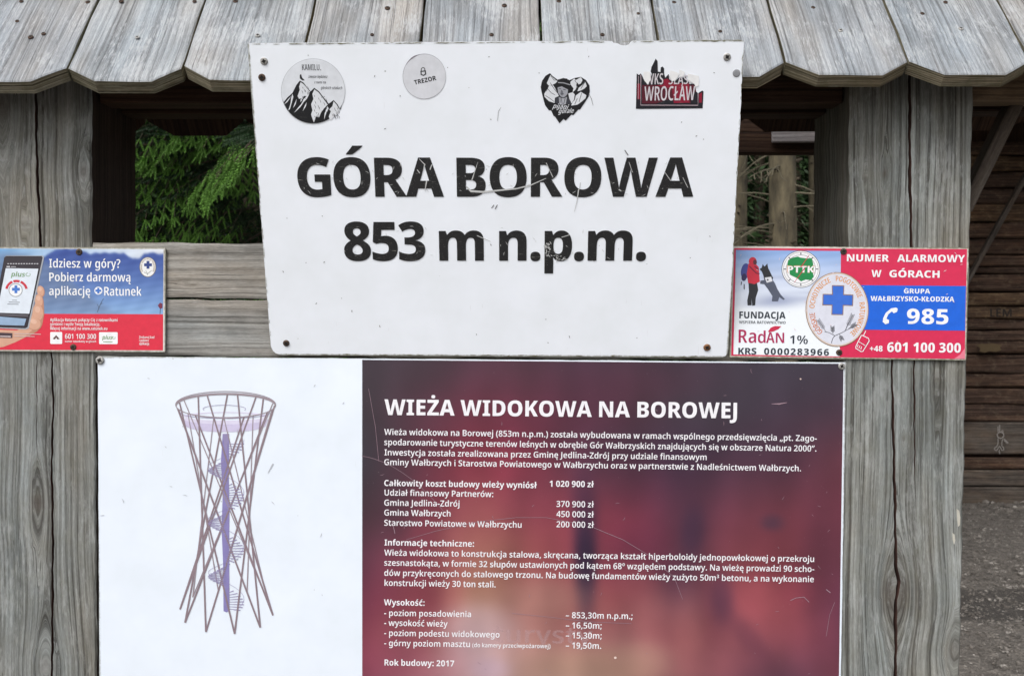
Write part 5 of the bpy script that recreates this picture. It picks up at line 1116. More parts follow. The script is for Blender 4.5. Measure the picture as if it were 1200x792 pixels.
# ------------------------------------------------------------------ signs
def jitter_line(a, b, n, amp, rs):
    out = []
    L = math.hypot(b[0] - a[0], b[1] - a[1]); nx, ny = -(b[1] - a[1]) / L, (b[0] - a[0]) / L
    for i in range(1, n):
        t = i / n; k = rs.uniform(-amp, amp)
        out.append((a[0] + (b[0] - a[0]) * t + nx * k, a[1] + (b[1] - a[1]) * t + ny * k))
    return out
def corner(c, d0, d1, r, n=5):
    """rounded corner at c, arriving along d0, leaving along d1"""
    if r <= 0: return [c]
    a = (c[0] - d0[0] * r, c[1] - d0[1] * r); b = (c[0] + d1[0] * r, c[1] + d1[1] * r)
    return [((1 - t) ** 2 * a[0] + 2 * t * (1 - t) * c[0] + t * t * b[0], (1 - t) ** 2 * a[1] + 2 * t * (1 - t) * c[1] + t * t * b[1]) for t in [k / n for k in range(n + 1)]]

# ---- summit sign (leans out: top against the eave, foot on the cross board)
rs = random.Random(3)
Yb_, Yt_ = 1.3635, 1.2535
o_ = P(318, 416, Yb_); u_ = P(853, 419, Yb_); w_ = P(290, 51, Yt_)
S1 = Sheet(o_, u_, w_)
K, INK = print_mat((34, 34, 36), 0.85, 0.45), print_mat((30, 30, 32), 0.0, 0.45)
tl, tr, br, bl = (290, 51), (872, 47), (853, 419), (318, 416)
out = corner(tl, (0, -1), (1, 0), 3) + jitter_line(tl, (716, 48), 60, 0.35, rs)
out += [(717, 48.3), (719, 50.5), (724, 51.2), (727, 53), (733, 53.6), (737, 52.4), (739, 49.6), (741, 48.2)]
out += jitter_line((741, 48.1), tr, 20, 0.4, rs) + corner(tr, (1, 0), (-.05, 1), 5) + jitter_line(tr, br, 40, 0.35, rs)
out += corner(br, (-.05, 1), (-1, 0), 10) + jitter_line(br, bl, 50, 0.35, rs) + corner(bl, (-1, 0), (-.07, -1), 14) + jitter_line(bl, tl, 40, 0.35, rs)
W1, H1 = sheet_size(S1, out)
summit = thing('summit_sign', S1.at(585, 418), 'large white sign with bold black words GÓRA BOROWA leaning against the eave', 'sign')
plate(S1, summit, out, 0.003, plate_mat('white painted summit plate', (243, 247, 253), W1, H1, 1.0), M_PLATE_EDGE)
hx = [350, 392, 440, 476, None, 535.5, 574, 622, 661, 707, 768]
text(S1, summit, 'GÓRA BOROWA', 'X', 350, 230.6, 813, 230.6, 45.6, K, det=6, xs=(hx, 0.985))
text(S1, summit, '853 m n.p.m.', 'X', 404, 305.4, 756, 305.4, 45.2, K, det=6, xs=([404, 437, 468, None, 515, None, 585, 621.5, 638, 672.5, 688.5, 745], 0.955))
SCR = print_mat((205, 206, 205), 0.0, 0.6)
def rnd_scratch(rs, x0, y0, x1, y1, n, L, w):
    r = []
    for _ in range(n):
        x, y = rs.uniform(x0, x1), rs.uniform(y0, y1); a = rs.uniform(0, 6.28); l = rs.uniform(.3, 1) * L; b = rs.uniform(-.5, .5)
        pts = [(x + l * t * math.cos(a + b * t), y + l * t * math.sin(a + b * t)) for t in (0, .33, .66, 1)]
        r.append((pts, [w * .3, w, w * .8, w * .2]))
    return r
strokes(S1, summit, [([(546, 218), (552, 224), (566, 225), (586, 223), (606, 221), (622, 217), (640, 209)], [1, 2.6, 2.2, 1.8, 1.6, 1.4, .6]),
                     ([(491, 186), (498, 193), (496, 200)], [.4, 1.4, .6]), ([(506, 193), (504, 199)], 1.2), ([(489, 199), (492, 203)], 1.0), ([(500, 212), (498, 224)], [1.6, .6]),
                     ([(560, 190), (553, 211)], [.4, 1.2]), ([(640, 191), (648, 208)], [.8, .8]), ([(678, 222), (676, 236), (673, 248)], [1.4, .8, .4]), ([(680, 214), (679, 222)], .8),
                     ([(737, 190), (741, 202)], [.5, .8]), ([(725, 222), (728, 224)], 1.2), ([(779, 202), (786, 212)], [.6, .8]), ([(800, 208), (806, 220)], .6), ([(559, 276), (566, 279), (575, 283)], [.8, .8, .4]),
                     ([(658, 278), (668, 275)], .8)]
        + rnd_scratch(rs, 350, 187, 812, 230, 46, 6, .5) + rnd_scratch(rs, 404, 262, 750, 305, 26, 5, .5), SCR, h=0.0009, name='scratches', label='pale scratches through the lettering')
# worn blotch on the p
strokes(S1, summit, rnd_scratch(random.Random(9), 639, 284, 646, 301, 26, 4, 1.0) + rnd_scratch(random.Random(2), 650, 299, 664, 304, 14, 4, .9), SCR, h=0.0009, name='scratches')
DSP = print_mat((105, 104, 104), 0.0, 0.6)
strokes(S1, summit, rnd_scratch(rs, 300, 60, 855, 175, 14, 3.2, .9) + rnd_scratch(rs, 320, 240, 850, 410, 18, 3.2, .9)
        + [([(579, 240), (576, 244)], .9), ([(583, 240), (580, 245)], .9), ([(587, 126), (584, 131), (583, 142)], [.3, .5, .3]), ([(732, 176), (736, 182)], 1.0), ([(690, 110), (693, 116), (695, 124)], [.3, .6, .3])], DSP, h=0.0006, name='scratches', label='small dark nicks in the white paint')
n1 = S1.n
screw(summit, S1.at(309.5, 72), n1, ME_ZINC, sc=1.0)
screw(summit, S1.at(307, 91), n1, ME_RUST, sc=1.05)
screw(summit, S1.at(852, 67), n1, ME_ZINC, sc=1.0)
screw(summit, S1.at(863, 86), n1, ME_PLUG, sc=.9, name='plug')
screw(summit, S1.at(335.5, 402), n1, ME_RUST, sc=1.05)
screw(summit, S1.at(828.5, 407), n1, m_ := screw_mesh('brown_screw', m_simple('orange rust', lin((120, 84, 56)), 0.7, 0.2, var=.4, vs=300)), sc=1.15)

def grime(a, b, n, L, w, off, rg):
    r = []
    dx, dy = b[0] - a[0], b[1] - a[1]; D = math.hypot(dx, dy); dx /= D; dy /= D
    for _ in range(n):
        t = rg.random() * D; l = rg.uniform(.2, 1) * L; k = off * rg.random() ** 2
        x, y = a[0] + dx * t - dy * k, a[1] + dy * t + dx * k
        l = min(l, D - t)
        if l < .6: continue
        r.append(([(x, y), (x + dx * l * .5 - dy * rg.uniform(-.3, .4), y + dy * l * .5 + dx * rg.uniform(-.3, .4)), (x + dx * l, y + dy * l)], [.2, w * rg.uniform(.5, 1.2), .2]))
    return r
GRM = print_mat((128, 126, 100), 0.0, 0.8)
rg_ = random.Random(44)
strokes(S1, summit, grime((293, 51.8), (869, 47.9), 120, 12, .8, .7, rg_) + grime((871.2, 52), (853.6, 410), 60, 10, .7, .6, rg_)
        + grime((840, 418), (335, 415.2), 50, 9, .8, 1.0, rg_) + grime((317.4, 404), (291.4, 56), 36, 8, .7, .6, rg_), GRM, h=0.0004, name='grime', label='olive grime along the rim')

# ---- tower information panel
Y2 = YF - 0.0045
S2 = Sheet(P(116, 792, Y2), P(986, 792, Y2), P(116, 420, Y2))
panel = thing('information_board', S2.at(553, 900), 'large panel with tower drawing on white and white text on a blurred maroon picture', 'information panel')
BOT = 905
pt = [(114.5, 417.5)] + jitter_line((114.5, 417.5), (991.5, 424.5), 60, 0.25, rs) + [(991.5, 424.5)] + jitter_line((991.5, 424.5), (983.5, BOT), 50, 0.3, rs) + [(983.5, BOT), (117, BOT)] + jitter_line((117, BOT), (114.5, 417.5), 50, 0.25, rs)
W2, H2 = sheet_size(S2, pt)
plate(S2, panel, pt, 0.0035, plate_mat('white laminated panel', (222, 229, 238), W2, H2, 0.8, rough=0.3), M_PLATE_EDGE)
gx = [424, 500, 560, 620, 680, 740, 800, 860, 920, 990]
gy = [424, 480, 540, 600, 650, 700, 745, 792, 905]
GC = [[(70,60,74),(76,56,72),(90,54,75),(88,52,72),(80,50,74),(80,52,74),(74,55,75),(70,60,78),(68,62,80),(76,70,88)],
      [(68,60,72),(97,55,75),(120,52,76),(116,50,76),(98,49,75),(86,50,72),(74,60,78),(72,62,80),(75,60,80),(82,60,80)],
      [(64,60,72),(110,55,75),(150,60,82),(135,57,82),(100,54,78),(80,50,75),(75,50,77),(85,55,78),(92,56,78),(112,60,78)],
      [(84,58,72),(140,66,86),(168,90,98),(160,78,92),(150,68,88),(134,58,84),(100,55,80),(120,62,82),(125,62,80),(118,58,78)],
      [(112,62,85),(155,80,95),(182,128,112),(172,95,98),(158,76,92),(130,58,84),(104,58,80),(140,70,85),(135,65,80),(116,60,80)],
      [(128,60,85),(162,85,95),(194,150,130),(178,112,110),(168,92,98),(154,85,95),(108,65,85),(172,88,100),(152,75,88),(115,60,85)],
      [(150,72,94),(184,120,125),(215,186,190),(200,152,145),(180,122,120),(170,112,115),(148,82,95),(158,90,102),(166,88,104),(122,64,88)],
      [(158,78,104),(188,125,140),(214,182,186),(204,168,156),(192,160,148),(178,138,128),(162,108,113),(142,84,100),(120,74,95),(132,70,90)],
      [(150,80,104),(180,120,135),(200,172,170),(190,150,140),(180,140,130),(168,128,120),(150,100,105),(130,80,95),(120,74,92),(128,70,88)]]
GCa = np.array(GC, float)
def _cr(a, b, c, d, t): return 0.5 * ((2 * b) + (c - a) * t + (2 * a - 5 * b + 4 * c - d) * t * t + (3 * b - 3 * c + d - a) * t ** 3)
def grid_col(x, y):
    i = min(len(gx) - 2, max(0, int(np.searchsorted(gx, x)) - 1)); j = min(len(gy) - 2, max(0, int(np.searchsorted(gy, y)) - 1))
    tx = min(1, max(0, (x - gx[i]) / (gx[i + 1] - gx[i]))); ty = min(1, max(0, (y - gy[j]) / (gy[j + 1] - gy[j])))
    def row(jj):
        jj = min(len(gy) - 1, max(0, jj)); g = GCa[jj]; n = len(gx) - 1
        return _cr(g[max(0, i - 1)], g[i], g[i + 1], g[min(n, i + 2)], tx)
    return _cr(row(j - 1), row(j), row(j + 1), row(j + 2), ty)
BL = []   # darker and lighter out-of-focus blotches of the print: x, y, rx, ry, colour, strength, tilt
BL += [(686, 655, 13, 62, (50, 36, 70), .9, 0), (684, 590, 16, 40, (70, 44, 76), .5, 0), (905, 612, 13, 9, (84, 58, 82), .7, 0), (812, 622, 14, 30, (66, 46, 78), .6, .1), (846, 700, 14, 30, (92, 56, 84), .7, 0),
       (878, 748, 40, 12, (112, 62, 86), .4, .85), (900, 705, 50, 22, (182, 94, 106), .4, .5), (935, 690, 24, 20, (178, 80, 100), .5, 0), (765, 725, 26, 34, (190, 120, 122), .5, 0), (806, 745, 20, 50, (196, 128, 126), .5, 0),
       (745, 680, 22, 22, (176, 96, 106), .4, 0), (560, 730, 40, 22, (222, 196, 202), .6, 0), (640, 700, 50, 26, (196, 160, 144), .5, 0), (690, 780, 60, 22, (190, 156, 134), .6, 0), (755, 772, 30, 20, (206, 168, 150), .5, 0),
       (705, 450, 110, 22, (96, 46, 72), .35, 0), (560, 620, 26, 60, (186, 104, 108), .35, 0), (500, 690, 20, 60, (150, 66, 88), .4, 0), (530, 660, 16, 50, (184, 108, 112), .4, 0), (830, 780, 30, 20, (180, 108, 118), .5, 0),
       (960, 660, 20, 70, (110, 56, 80), .4, 0), (585, 545, 60, 20, (160, 60, 84), .4, 0), (460, 590, 26, 40, (72, 56, 72), .4, 0), (470, 760, 30, 20, (160, 78, 104), .4, 0), (575, 785, 22, 14, (208, 190, 214), .6, 0),
       (770, 640, 20, 26, (132, 56, 84), .4, 0), (740, 560, 40, 30, (110, 52, 78), .3, 0), (630, 590, 40, 26, (150, 66, 90), .3, 0)]
def panel_col(x, y):
    c = grid_col(x, y)
    for bx, by, rx, ry, cc, k, t in BL:
        dx, dy = x - bx, y - by
        a, b = dx * math.cos(t) + dy * math.sin(t), -dx * math.sin(t) + dy * math.cos(t)
        e = (a / rx) ** 2 + (b / ry) ** 2
        if e < 5:
            f = k * math.exp(-e ** 1.5 * 0.8)
            c = c * (1 - f) + np.array(cc) * f
    v = .03 * math.sin(x * .10 + 1.3 * math.sin(y * .011)) * math.sin(x * .041 + 2) + .02 * math.sin(x * .07 + y * .03)
    g_ = c.mean()
    return (c * .96 + g_ * .04) * (.79 + v) * np.array([1.02, .96, .95])
colour_grid(S2, panel, ((424.5, 421.6), (988.5, 426.2), (981.5, BOT - 3), (424.5, BOT - 3)), 150, 110, panel_col, attr_print('blurred maroon print', blot=0.10, rough=0.3), h=0.0002, label='blurred maroon and rose photograph printed on the panel')
WT = print_mat((244, 242, 246), 0.25, 0.35)
def body(s, fs, x0, y0, x1, slope=0.0150, cap=7.0, **k): text(S2, panel, s, fs, x0, y0, x1, y0 + (x1 - x0) * slope, cap, WT, **k)
text(S2, panel, 'WIEŻA WIDOKOWA NA BOROWEJ', 'X', 450.5, 486, 863.5, 490, 18.3, WT, det=4)
body('Wieża widokowa na Borowej (853m n.p.m.) została wybudowana w ramach wspólnego przedsięwzięcia „pt. Zago-', 'S', 450.3, 509.2, 957)
body('spodarowanie turystyczne terenów leśnych w obrębie Gór Wałbrzyskich znajdujących się w obszarze Natura 2000”.', 'S', 450.3, 521.2, 956.5)
body('Inwestycja została zrealizowana przez Gminę Jedlina-Zdrój przy udziale finansowym', 'S', 450.6, 533.2, 828)
body('Gminy Wałbrzych i Starostwa Powiatowego w Wałbrzychu oraz w partnerstwie z Nadleśnictwem Wałbrzych.', 'S', 450.3, 544.6, 938.5)
body('Całkowity koszt budowy wieży wyniósł', 'B', 450.3, 569, 629.2); body('1 020 900 zł', 'B', 644, 569.8, 696)
body('Udział finansowy Partnerów:', 'S', 450.6, 580.2, 578)
body('Gmina Jedlina-Zdrój', 'S', 450.3, 592, 538.5); body('370 900 zł', 'S', 652, 593.5, 696)
body('Gmina Wałbrzych', 'S', 450.3, 603.6, 528); body('450 000 zł', 'S', 652, 605.3, 696)
body('Starostwo Powiatowe w Wałbrzychu', 'S', 450.3, 615.5, 611.2); body('200 000 zł', 'S', 652, 617.3, 696)
body('Informacje techniczne:', 'B', 450.6, 638.6, 555.5)
body('Wieża widokowa to konstrukcja stalowa, skręcana, tworząca kształt hiperboloidy jednopowłokowej o przekroju', 'S', 450.3, 650.4, 953.8)
body('szesnastokąta, w formie 32 słupów ustawionych pod kątem 68º względem podstawy. Na wieżę prowadzi 90 scho-', 'S', 450.3, 662.2, 954)
body('dów przykręconych do stalowego trzonu. Na budowę fundamentów wieży zużyto 50m³ betonu, a na wykonanie', 'S', 450.3, 674.1, 953.5)
body('konstrukcji wieży 30 ton stali.', 'S', 450.6, 685.8, 580.8)
body('Wysokość:', 'B', 450, 708.6, 497.6)
body('- poziom posadowienia', 'S', 450.3, 721, 552); body('– 853,30m n.p.m.;', 'S', 663, 723.6, 741.2)
body('- wysokość wieży', 'S', 450.3, 732.6, 524.6); body('– 16,50m;', 'S', 663, 735.5, 705)
body('- poziom podestu widokowego', 'S', 450.3, 744.4, 585.4); body('– 15,30m;', 'S', 663, 747.2, 705)
body('- górny poziom masztu', 'S', 450.3, 756.2, 550.8); body('(do kamery przeciwpożarowej)', 'S', 553.5, 757.6, 645, cap=4.9); body('– 19,50m.', 'S', 663, 759, 704.4)
body('Rok budowy: 2017', 'B', 450.6, 779, 532.2)
M_GHOST = m_simple('faint ghosted print', lin((205, 175, 178)), .35)
M_GHOST.node_tree.nodes['Principled BSDF'].inputs['Alpha'].default_value = .24
text(S2, panel, 'turysty', 'C', 578, 752, 694, 754, 20, M_GHOST, h=0.00028, label='faint large word behind the small text')
# the tower drawing
TWC = [print_mat((142, 124, 132), 0, .35), print_mat((156, 142, 150), 0, .35), print_mat((206, 198, 226), 0, .35), print_mat((140, 132, 186), 0, .35), print_mat((112, 88, 98), 0, .35), print_mat((222, 217, 238), 0, .35), print_mat((150, 140, 180), 0, .35)]
tcx, tby, tty = 265.5, 717.0, 476.0
def foot(a): return (tcx + 55 * math.cos(math.radians(a)), tby - 25.5 * math.sin(math.radians(a)))
def head(a): return (tcx - 1 + 57.5 * math.cos(math.radians(a)), tty - 13.5 * math.sin(math.radians(a)))
shape(S2, panel, [ell(264.5, 492, 49, 8.5), ell(264.5, 487.5, 49, 5)], TWC[5], h=0.0003)
shape(S2, panel, [ell(264.5, 498, 47, 8, a0=180, a1=360) + ell(264.5, 490, 50, 7, a0=180, a1=360)[::-1]], TWC[2], h=0.00034)
shape(S2, panel, [[(261, 508), (268.5, 508), (268.2, 560), (269, 600), (268.6, 640), (269, 715), (265.5, 717), (262, 715.5), (261.5, 660), (259.8, 620), (261, 580), (259, 540)]], TWC[3], h=0.0004)
shape(S2, panel, [(261, 508), (268.5, 508), (265, 535)], TWC[6], h=0.00044)
back, frontl, stairs = [], [], []
for k in range(10):
    a = -8 + 36 * k
    for s in (-1, 1):
        p, q = foot(a), head(a + s * 120)
        w = 1.25 if math.sin(math.radians(a)) > .15 else 1.85
        mid = 0.5
        (back if math.sin(math.radians(a)) > .15 else frontl).append(([p, ((p[0] + q[0]) / 2, (p[1] + q[1]) / 2), q], [w * 1.1, w, w * .9]))
strokes(S2, panel, back, TWC[1], h=0.0005)
for t in range(78):
    yy = 520 + t * 2.5; a = t * 14.5
    r = 21
    x = 265 + r * math.cos(math.radians(a)); y = yy + 3.6 * math.sin(math.radians(a))
    stairs.append(([(265, yy), (x, y)], [.4, 1.1]))
    if t % 3 == 0:
        stairs.append(([(265 + r * math.cos(math.radians(a + d)), yy - 5 + d / 14.5 * 2.5 + 3.6 * math.sin(math.radians(a + d))) for d in (0, 20, 40, 54)], .35))
stairs += [([p for p in ell(263, 479, 25, 4.5, a0=-20, a1=200)], .5), (ell(264, 484, 52, 6, a0=170, a1=370), .5)]
strokes(S2, panel, stairs, TWC[6], h=0.00056)
strokes(S2, panel, frontl, TWC[0], h=0.0006)
strokes(S2, panel, [(ell(264.5, 474, 58.6, 15.5, n=60) + [ell(264.5, 474, 58.6, 15.5, n=60)[0]], .9), (ell(264.5, 475.5, 58, 13.4, n=60) + [ell(264.5, 475.5, 58, 13.4, n=60)[0]], .8), (ell(264.5, 474, 57.6, 12.8, n=40, a0=5, a1=175), 2.0)], TWC[1], h=0.00064)
# wear on the laminate
SCW = print_mat((158, 130, 142), 0, .5)
arc = [([(424 + 8 * t, 534 + 1.2 * t + .35 * t * t) for t in range(13)], .4), ([(476, 632), (510, 622), (560, 611), (605, 606), (640, 606), (672, 612)], .4), ([(696, 618), (730, 632), (760, 650), (790, 676), (800, 702)], [.5, .5, .4, .4, .3]),
       ([(904, 473), (913, 473.2), (922, 471.5)], [.5, 1.6, .6]), ([(600, 718), (640, 722), (690, 728), (740, 730)], .4), ([(926, 703), (933, 700), (942, 699), (948, 705)], .7), ([(432, 455), (440, 500), (444, 540)], .4),
       ([(968, 690), (973, 694)], 1.0), ([(460, 612), (463, 625)], .7), ([(968, 745), (972, 720), (978, 705)], .4)]
strokes(S2, panel, arc + rnd_scratch(rs, 430, 430, 980, 790, 44, 6, .5), SCW, h=0.0008, name='scratches', label='fine pale scratches on the dark print')
shape(S2, panel, ell(721, 770, 1.6, 1.5, n=10), print_mat((224, 200, 190), 0, .5), h=0.0008, name='splash')
shape(S2, panel, ell(938, 444, 1.1, 1, n=8), print_mat((224, 200, 190), 0, .5), h=0.0008, name='splash')
strokes(S2, panel, rnd_scratch(rs, 120, 430, 420, 790, 16, 6, .8) + [([(320, 543), (314, 554)], [1.6, .6])], print_mat((190, 192, 198), 0, .5), h=0.0008, name='scratches')
n2 = S2.n
screw(panel, S2.at(117.5, 422, 0.001), n2, ME_ZINC, sc=1.2)
screw(panel, S2.at(986, 429, 0.001), n2, ME_ZINC, sc=1.0)

# ---- rescue app sign (left)
Y3 = YF - 0.0042
S3 = Sheet(P(-88, 411, Y3), P(194, 412.5, Y3), P(-88, 289, Y3))
app = thing('rescue_app_sign', S3.at(53, 412), 'blue and red sign with a hand holding a phone, Idziesz w góry?', 'sign')
o3 = corner((-88, 289), (0, -1), (1, 0), 2) + jitter_line((-88, 289), (194, 290.2), 30, .2, rs) + corner((194, 290.2), (1, 0), (0, 1), 2) + jitter_line((194, 290.2), (193.6, 412.6), 16, .2, rs) + corner((193.6, 412.6), (0, 1), (-1, 0), 2) + jitter_line((193.6, 412.6), (-88, 411.5), 30, .2, rs) + corner((-88, 411.5), (-1, 0), (0, -1), 2)
W3, H3 = sheet_size(S3, o3)
plate(S3, app, o3, 0.003, plate_mat('white edge of app sign', (214, 210, 206), W3, H3, 1.0), M_PLATE_EDGE)
def app_col(x, y):
    t = max(0, min(1, (y - 291) / 77)); s = max(0, min(1, x / 190))
    ridge = np.interp(x, [-90, 0, 40, 53, 60, 71, 88, 106, 113, 130, 145, 152, 156, 160, 164, 169, 175, 183, 190],
                      [330, 318, 306, 301, 295, 291.5, 292, 297.5, 296.5, 296.5, 297, 301, 303.5, 303, 302, 298, 296, 297, 298]) + 0.5 * math.sin(x * .55)
    sky_ = np.array([228, 232, 240]) * (s) + np.array([150, 190, 232]) * (1 - s) if x > 50 else np.array([120 + x * .9, 176 + x * .4, 226])
    deep = np.array([44, 72, 150]); lo = np.array([140, 178, 222])
    hill = deep * (1 - t ** 1.3) + lo * t ** 1.3
    k = 1 / (1 + math.exp(-(y - ridge) / .7))
    c = sky_ * (1 - k) + hill * k
    g = np.interp(x, [20, 53, 75, 95, 115, 135, 160], [296, 306, 322, 340, 355, 366, 372])
    kg = 1 / (1 + math.exp(-(y - g) / 2.0)) * 0.75 * (1 - max(0, (y - 352) / 40)) if x < 165 else 0
    c = c * (1 - kg) + np.array([104, 124, 158]) * kg
    c = c + 7 * math.sin(x * .21 + y * .5) * math.sin(y * .31 - x * .08)
    return c
colour_grid(S3, app, ((-86, 291), (191.6, 292.2), (191.2, 368.2), (-86, 367.2)), 170, 50, app_col, attr_print('blue mountain print'), h=0.0002, gain=.87, label='blue mountain picture printed on the sign')
RED = print_mat((222, 38, 66), .1, .35)
shape(S3, app, [(-86, 367.2), (191.2, 368.2), (191, 410.4), (-86, 409.4)], RED, h=0.00022)
SKIN = [print_mat((214, 164, 138), 0, .4), print_mat((192, 138, 112), 0, .4), print_mat((226, 182, 158), 0, .4)]
shape(S3, app, [(41, 356), (47, 343), (51, 352), (51.5, 368), (49, 380), (44, 387), (34, 393), (18, 401), (4, 406.5), (-20, 409), (-50, 409), (-50, 392), (-10, 386), (20, 387), (34, 380)], SKIN[0], h=0.0003)
shape(S3, app, [(51.3, 352), (52, 368), (49.5, 381), (44, 388), (34, 394), (30, 393), (42, 384), (47, 374), (49, 360)], SKIN[1], h=0.00036)
for (cx, cy, rx, ry, r) in ((47.5, 341, 3.9, 6.2, -8), (45.5, 352, 4.6, 7.4, -8), (44.5, 366, 6.2, 9.5, -6), (40, 379, 8, 7, 20)):
    fh = .0004 + .00003 * (cy - 341) / 10
    shape(S3, app, [ell(cx + .6, cy + .7, rx + .5, ry + .5, rot=r, n=24)], SKIN[1], h=fh)
    shape(S3, app, [ell(cx, cy, rx, ry, rot=r, n=24)], SKIN[0], h=fh + .00001)
    shape(S3, app, [ell(cx - .4, cy - ry * .35, rx * .5, ry * .4, rot=r, n=16)], SKIN[2], h=fh + .00002)
shape(S3, app, [(5.5, 301.4), (7.5, 299.4), (50.5, 299.6), (52, 301.6), (34, 384.5), (31, 386), (-8, 384.5), (-10, 382)], print_mat((170, 174, 182), 0, .3), h=0.00056)
shape(S3, app, [(5.2, 301.8), (7.3, 300), (49, 300.2), (50.2, 302), (32.6, 383.2), (30, 384.6), (-8, 383.2), (-10, 381)], print_mat((44, 38, 48), 0, .25), h=0.0006)
shape(S3, app, [(7, 314.3), (45.2, 315), (34.6, 367.6), (-3.4, 366.4)], print_mat((226, 234, 244), 0, .3), h=0.00064)
shape(S3, app, [(-5, 370.5), (31, 373.5), (28.6, 381.5), (-8, 380.5)], print_mat((150, 176, 206), 0, .25), h=0.00064)
shape(S3, app, [(-4, 367.6), (33.5, 369.2), (33, 371), (-4.6, 369.4)], print_mat((96, 92, 100), 0, .25), h=0.00066)
WH, GRN, CRI, BLU = print_mat((246, 246, 248), 0.1, .35), print_mat((104, 150, 84), 0, .35), print_mat((206, 44, 66), 0, .35), print_mat((64, 120, 205), 0, .35)
strokes(S3, app, [([(9 + k * 3.1, 309.1), (11 + k * 3.1, 309.1)], 1.0) for k in range(12)] + [([(8, 312.6), (12, 312.6)], 1.6), ([(13, 312.6), (19, 312.7)], .6)], print_mat((200, 200, 206), 0, .3), h=0.0007)
text(S3, app, 'plus', 'S', 13.5, 324, 29, 324.4, 5.6, GRN, slant=.2, h=.0008)
strokes(S3, app, [(ell(33.2, 321.8, 2.6, 2.0, a0=100, a1=400, n=12), .6)], GRN)
for a0, a1 in ((8, 66), (72, 108), (114, 172)):
    shape(S3, app, [ell(19.6, 340, 13.2, 12, a0=a0, a1=a1, n=12) + ell(19.6, 340, 10.4, 9.2, a0=a0, a1=a1, n=12)[::-1]], CRI, h=0.0007)
shape(S3, app, [ell(18.6, 340, 8.2, 8)], print_mat((150, 154, 160), 0, .3), h=0.0007); shape(S3, app, [ell(18.6, 340, 7.3, 7.1)], WH, h=0.00074)
def cross(cx, cy, r, t): return [(cx - t, cy - r), (cx + t, cy - r), (cx + t, cy - t), (cx + r, cy - t), (cx + r, cy + t), (cx + t, cy + t), (cx + t, cy + r), (cx - t, cy + r), (cx - t, cy + t), (cx - r, cy + t), (cx - r, cy - t), (cx - t, cy - t)]
shape(S3, app, [cross(19, 339, 4.6, 1.7)], BLU, h=0.00078)
strokes(S3, app, [([(14.5, 351.8), (20, 351.9)], .7), ([(10.5, 354), (23.5, 354.3)], .7), ([(9, 356.3), (22, 356.6)], .7)], print_mat((90, 92, 100), 0, .3))
text(S3, app, 'Idziesz w góry?', 'C', 57.8, 313.6, 141.3, 314.0, 10.0, WH, det=3)
text(S3, app, 'Pobierz darmową', 'C', 58, 329.6, 153.2, 330.0, 10.0, WH, det=3)
text(S3, app, 'aplikację', 'C', 57.8, 345.8, 106, 346.0, 10.0, WH, det=3)
text(S3, app, 'Ratunek', 'C', 122.3, 346.4, 166, 346.6, 10.2, WH, det=3)
shape(S3, app, [ell(115.4, 340.6, 4.7, 4.6)], WH); shape(S3, app, [cross(115.4, 340.6, 3.4, 1.2)], BLU, h=0.00066)
shape(S3, app, [ell(173.3, 313, 9.8, 11.8)], print_mat((120, 112, 90), 0, .35), h=0.0004); shape(S3, app, [ell(173.3, 313, 9.1, 11.1)], print_mat((240, 240, 240), 0, .35), h=0.00046)
shape(S3, app, [cross(173.6, 310.4, 4.6, 1.7)], print_mat((36, 62, 130), 0, .35), h=.00052); arc_text(S3, app, 'GÓRSKIE OCHOTNICZE POGOTOWIE', 'C', 173.3, 313, 7.6, 9.6, 215, -35, 1.8, print_mat((150, 120, 80), 0, .4))
strokes(S3, app, [([(169, 319), (173, 321), (178, 317)], .5), ([(171, 317), (173, 321), (173, 322.5)], .4)], print_mat((110, 116, 104), 0, .4))
small = [('Aplikacja Ratunek połączy Cię z ratownikami', 59, 138, 376.4), ('górskimi i wyśle Twoją lokalizację.', 59, 117.5, 381.4), ('Więcej informacji na www.ratunek.eu', 59, 126, 386.4)]
for s_, a_, b_, y_ in small: text(S3, app, s_, 'C', a_, y_, b_, y_ + .3, 3.5, WH)
text(S3, app, '601 100 300', 'C', 76.4, 396.9, 112.8, 397.1, 5.8, WH); text(S3, app, 'numer ratunkowy w górach', 'C', 76.4, 401, 112.8, 401.2, 2.4, WH)
shape(S3, app, [rrect(59, 389, 73, 403, 1.2)], WH, h=.0004); shape(S3, app, [rrect(116.2, 389.2, 138, 403.2, 1.2)], WH, h=.0004)
shape(S3, app, [[(62, 397), (66, 392.6), (70, 397), (67.6, 397.6), (66, 395.2), (64.4, 397.6)]], print_mat((96, 60, 56), 0, .4), h=.0006)
text(S3, app, 'plus', 'S', 120.2, 397.4, 131.4, 397.6, 4.6, GRN, slant=.2); strokes(S3, app, [(ell(133.6, 395.6, 1.7, 1.4, a0=100, a1=400, n=10), .45)], GRN); strokes(S3, app, [([(121, 400.4), (132, 400.5)], .7)], GRN)
for s_, b_, y_ in (('Zeskanuj kod', 181, 396.4), ('i pobierz', 174.5, 400.2), ('aplikację', 175, 404)): text(S3, app, s_, 'C', 163.3, y_, b_, y_ + .1, 2.9, WH)
shape(S3, app, [(-2, 389.6), (14.8, 390.2), (14.6, 396), (-2, 395.6)], print_mat((70, 50, 58), 0, .4), h=.0006)
strokes(S3, app, [([(0.5, 394), (13, 394.3)], 1.2), ([(17, 390.8), (48, 391.6)], .7), ([(17, 393.7), (41, 394.3)], .7)], print_mat((214, 196, 196), 0, .4), h=.0007)
strokes(S3, app, [([(114, 366), (117, 358), (120, 352), (121.5, 350)], .5), ([(116, 360), (113.6, 356)], .4), ([(118, 356), (121, 355.4)], .4)], print_mat((70, 80, 90), 0, .4), h=.0004)
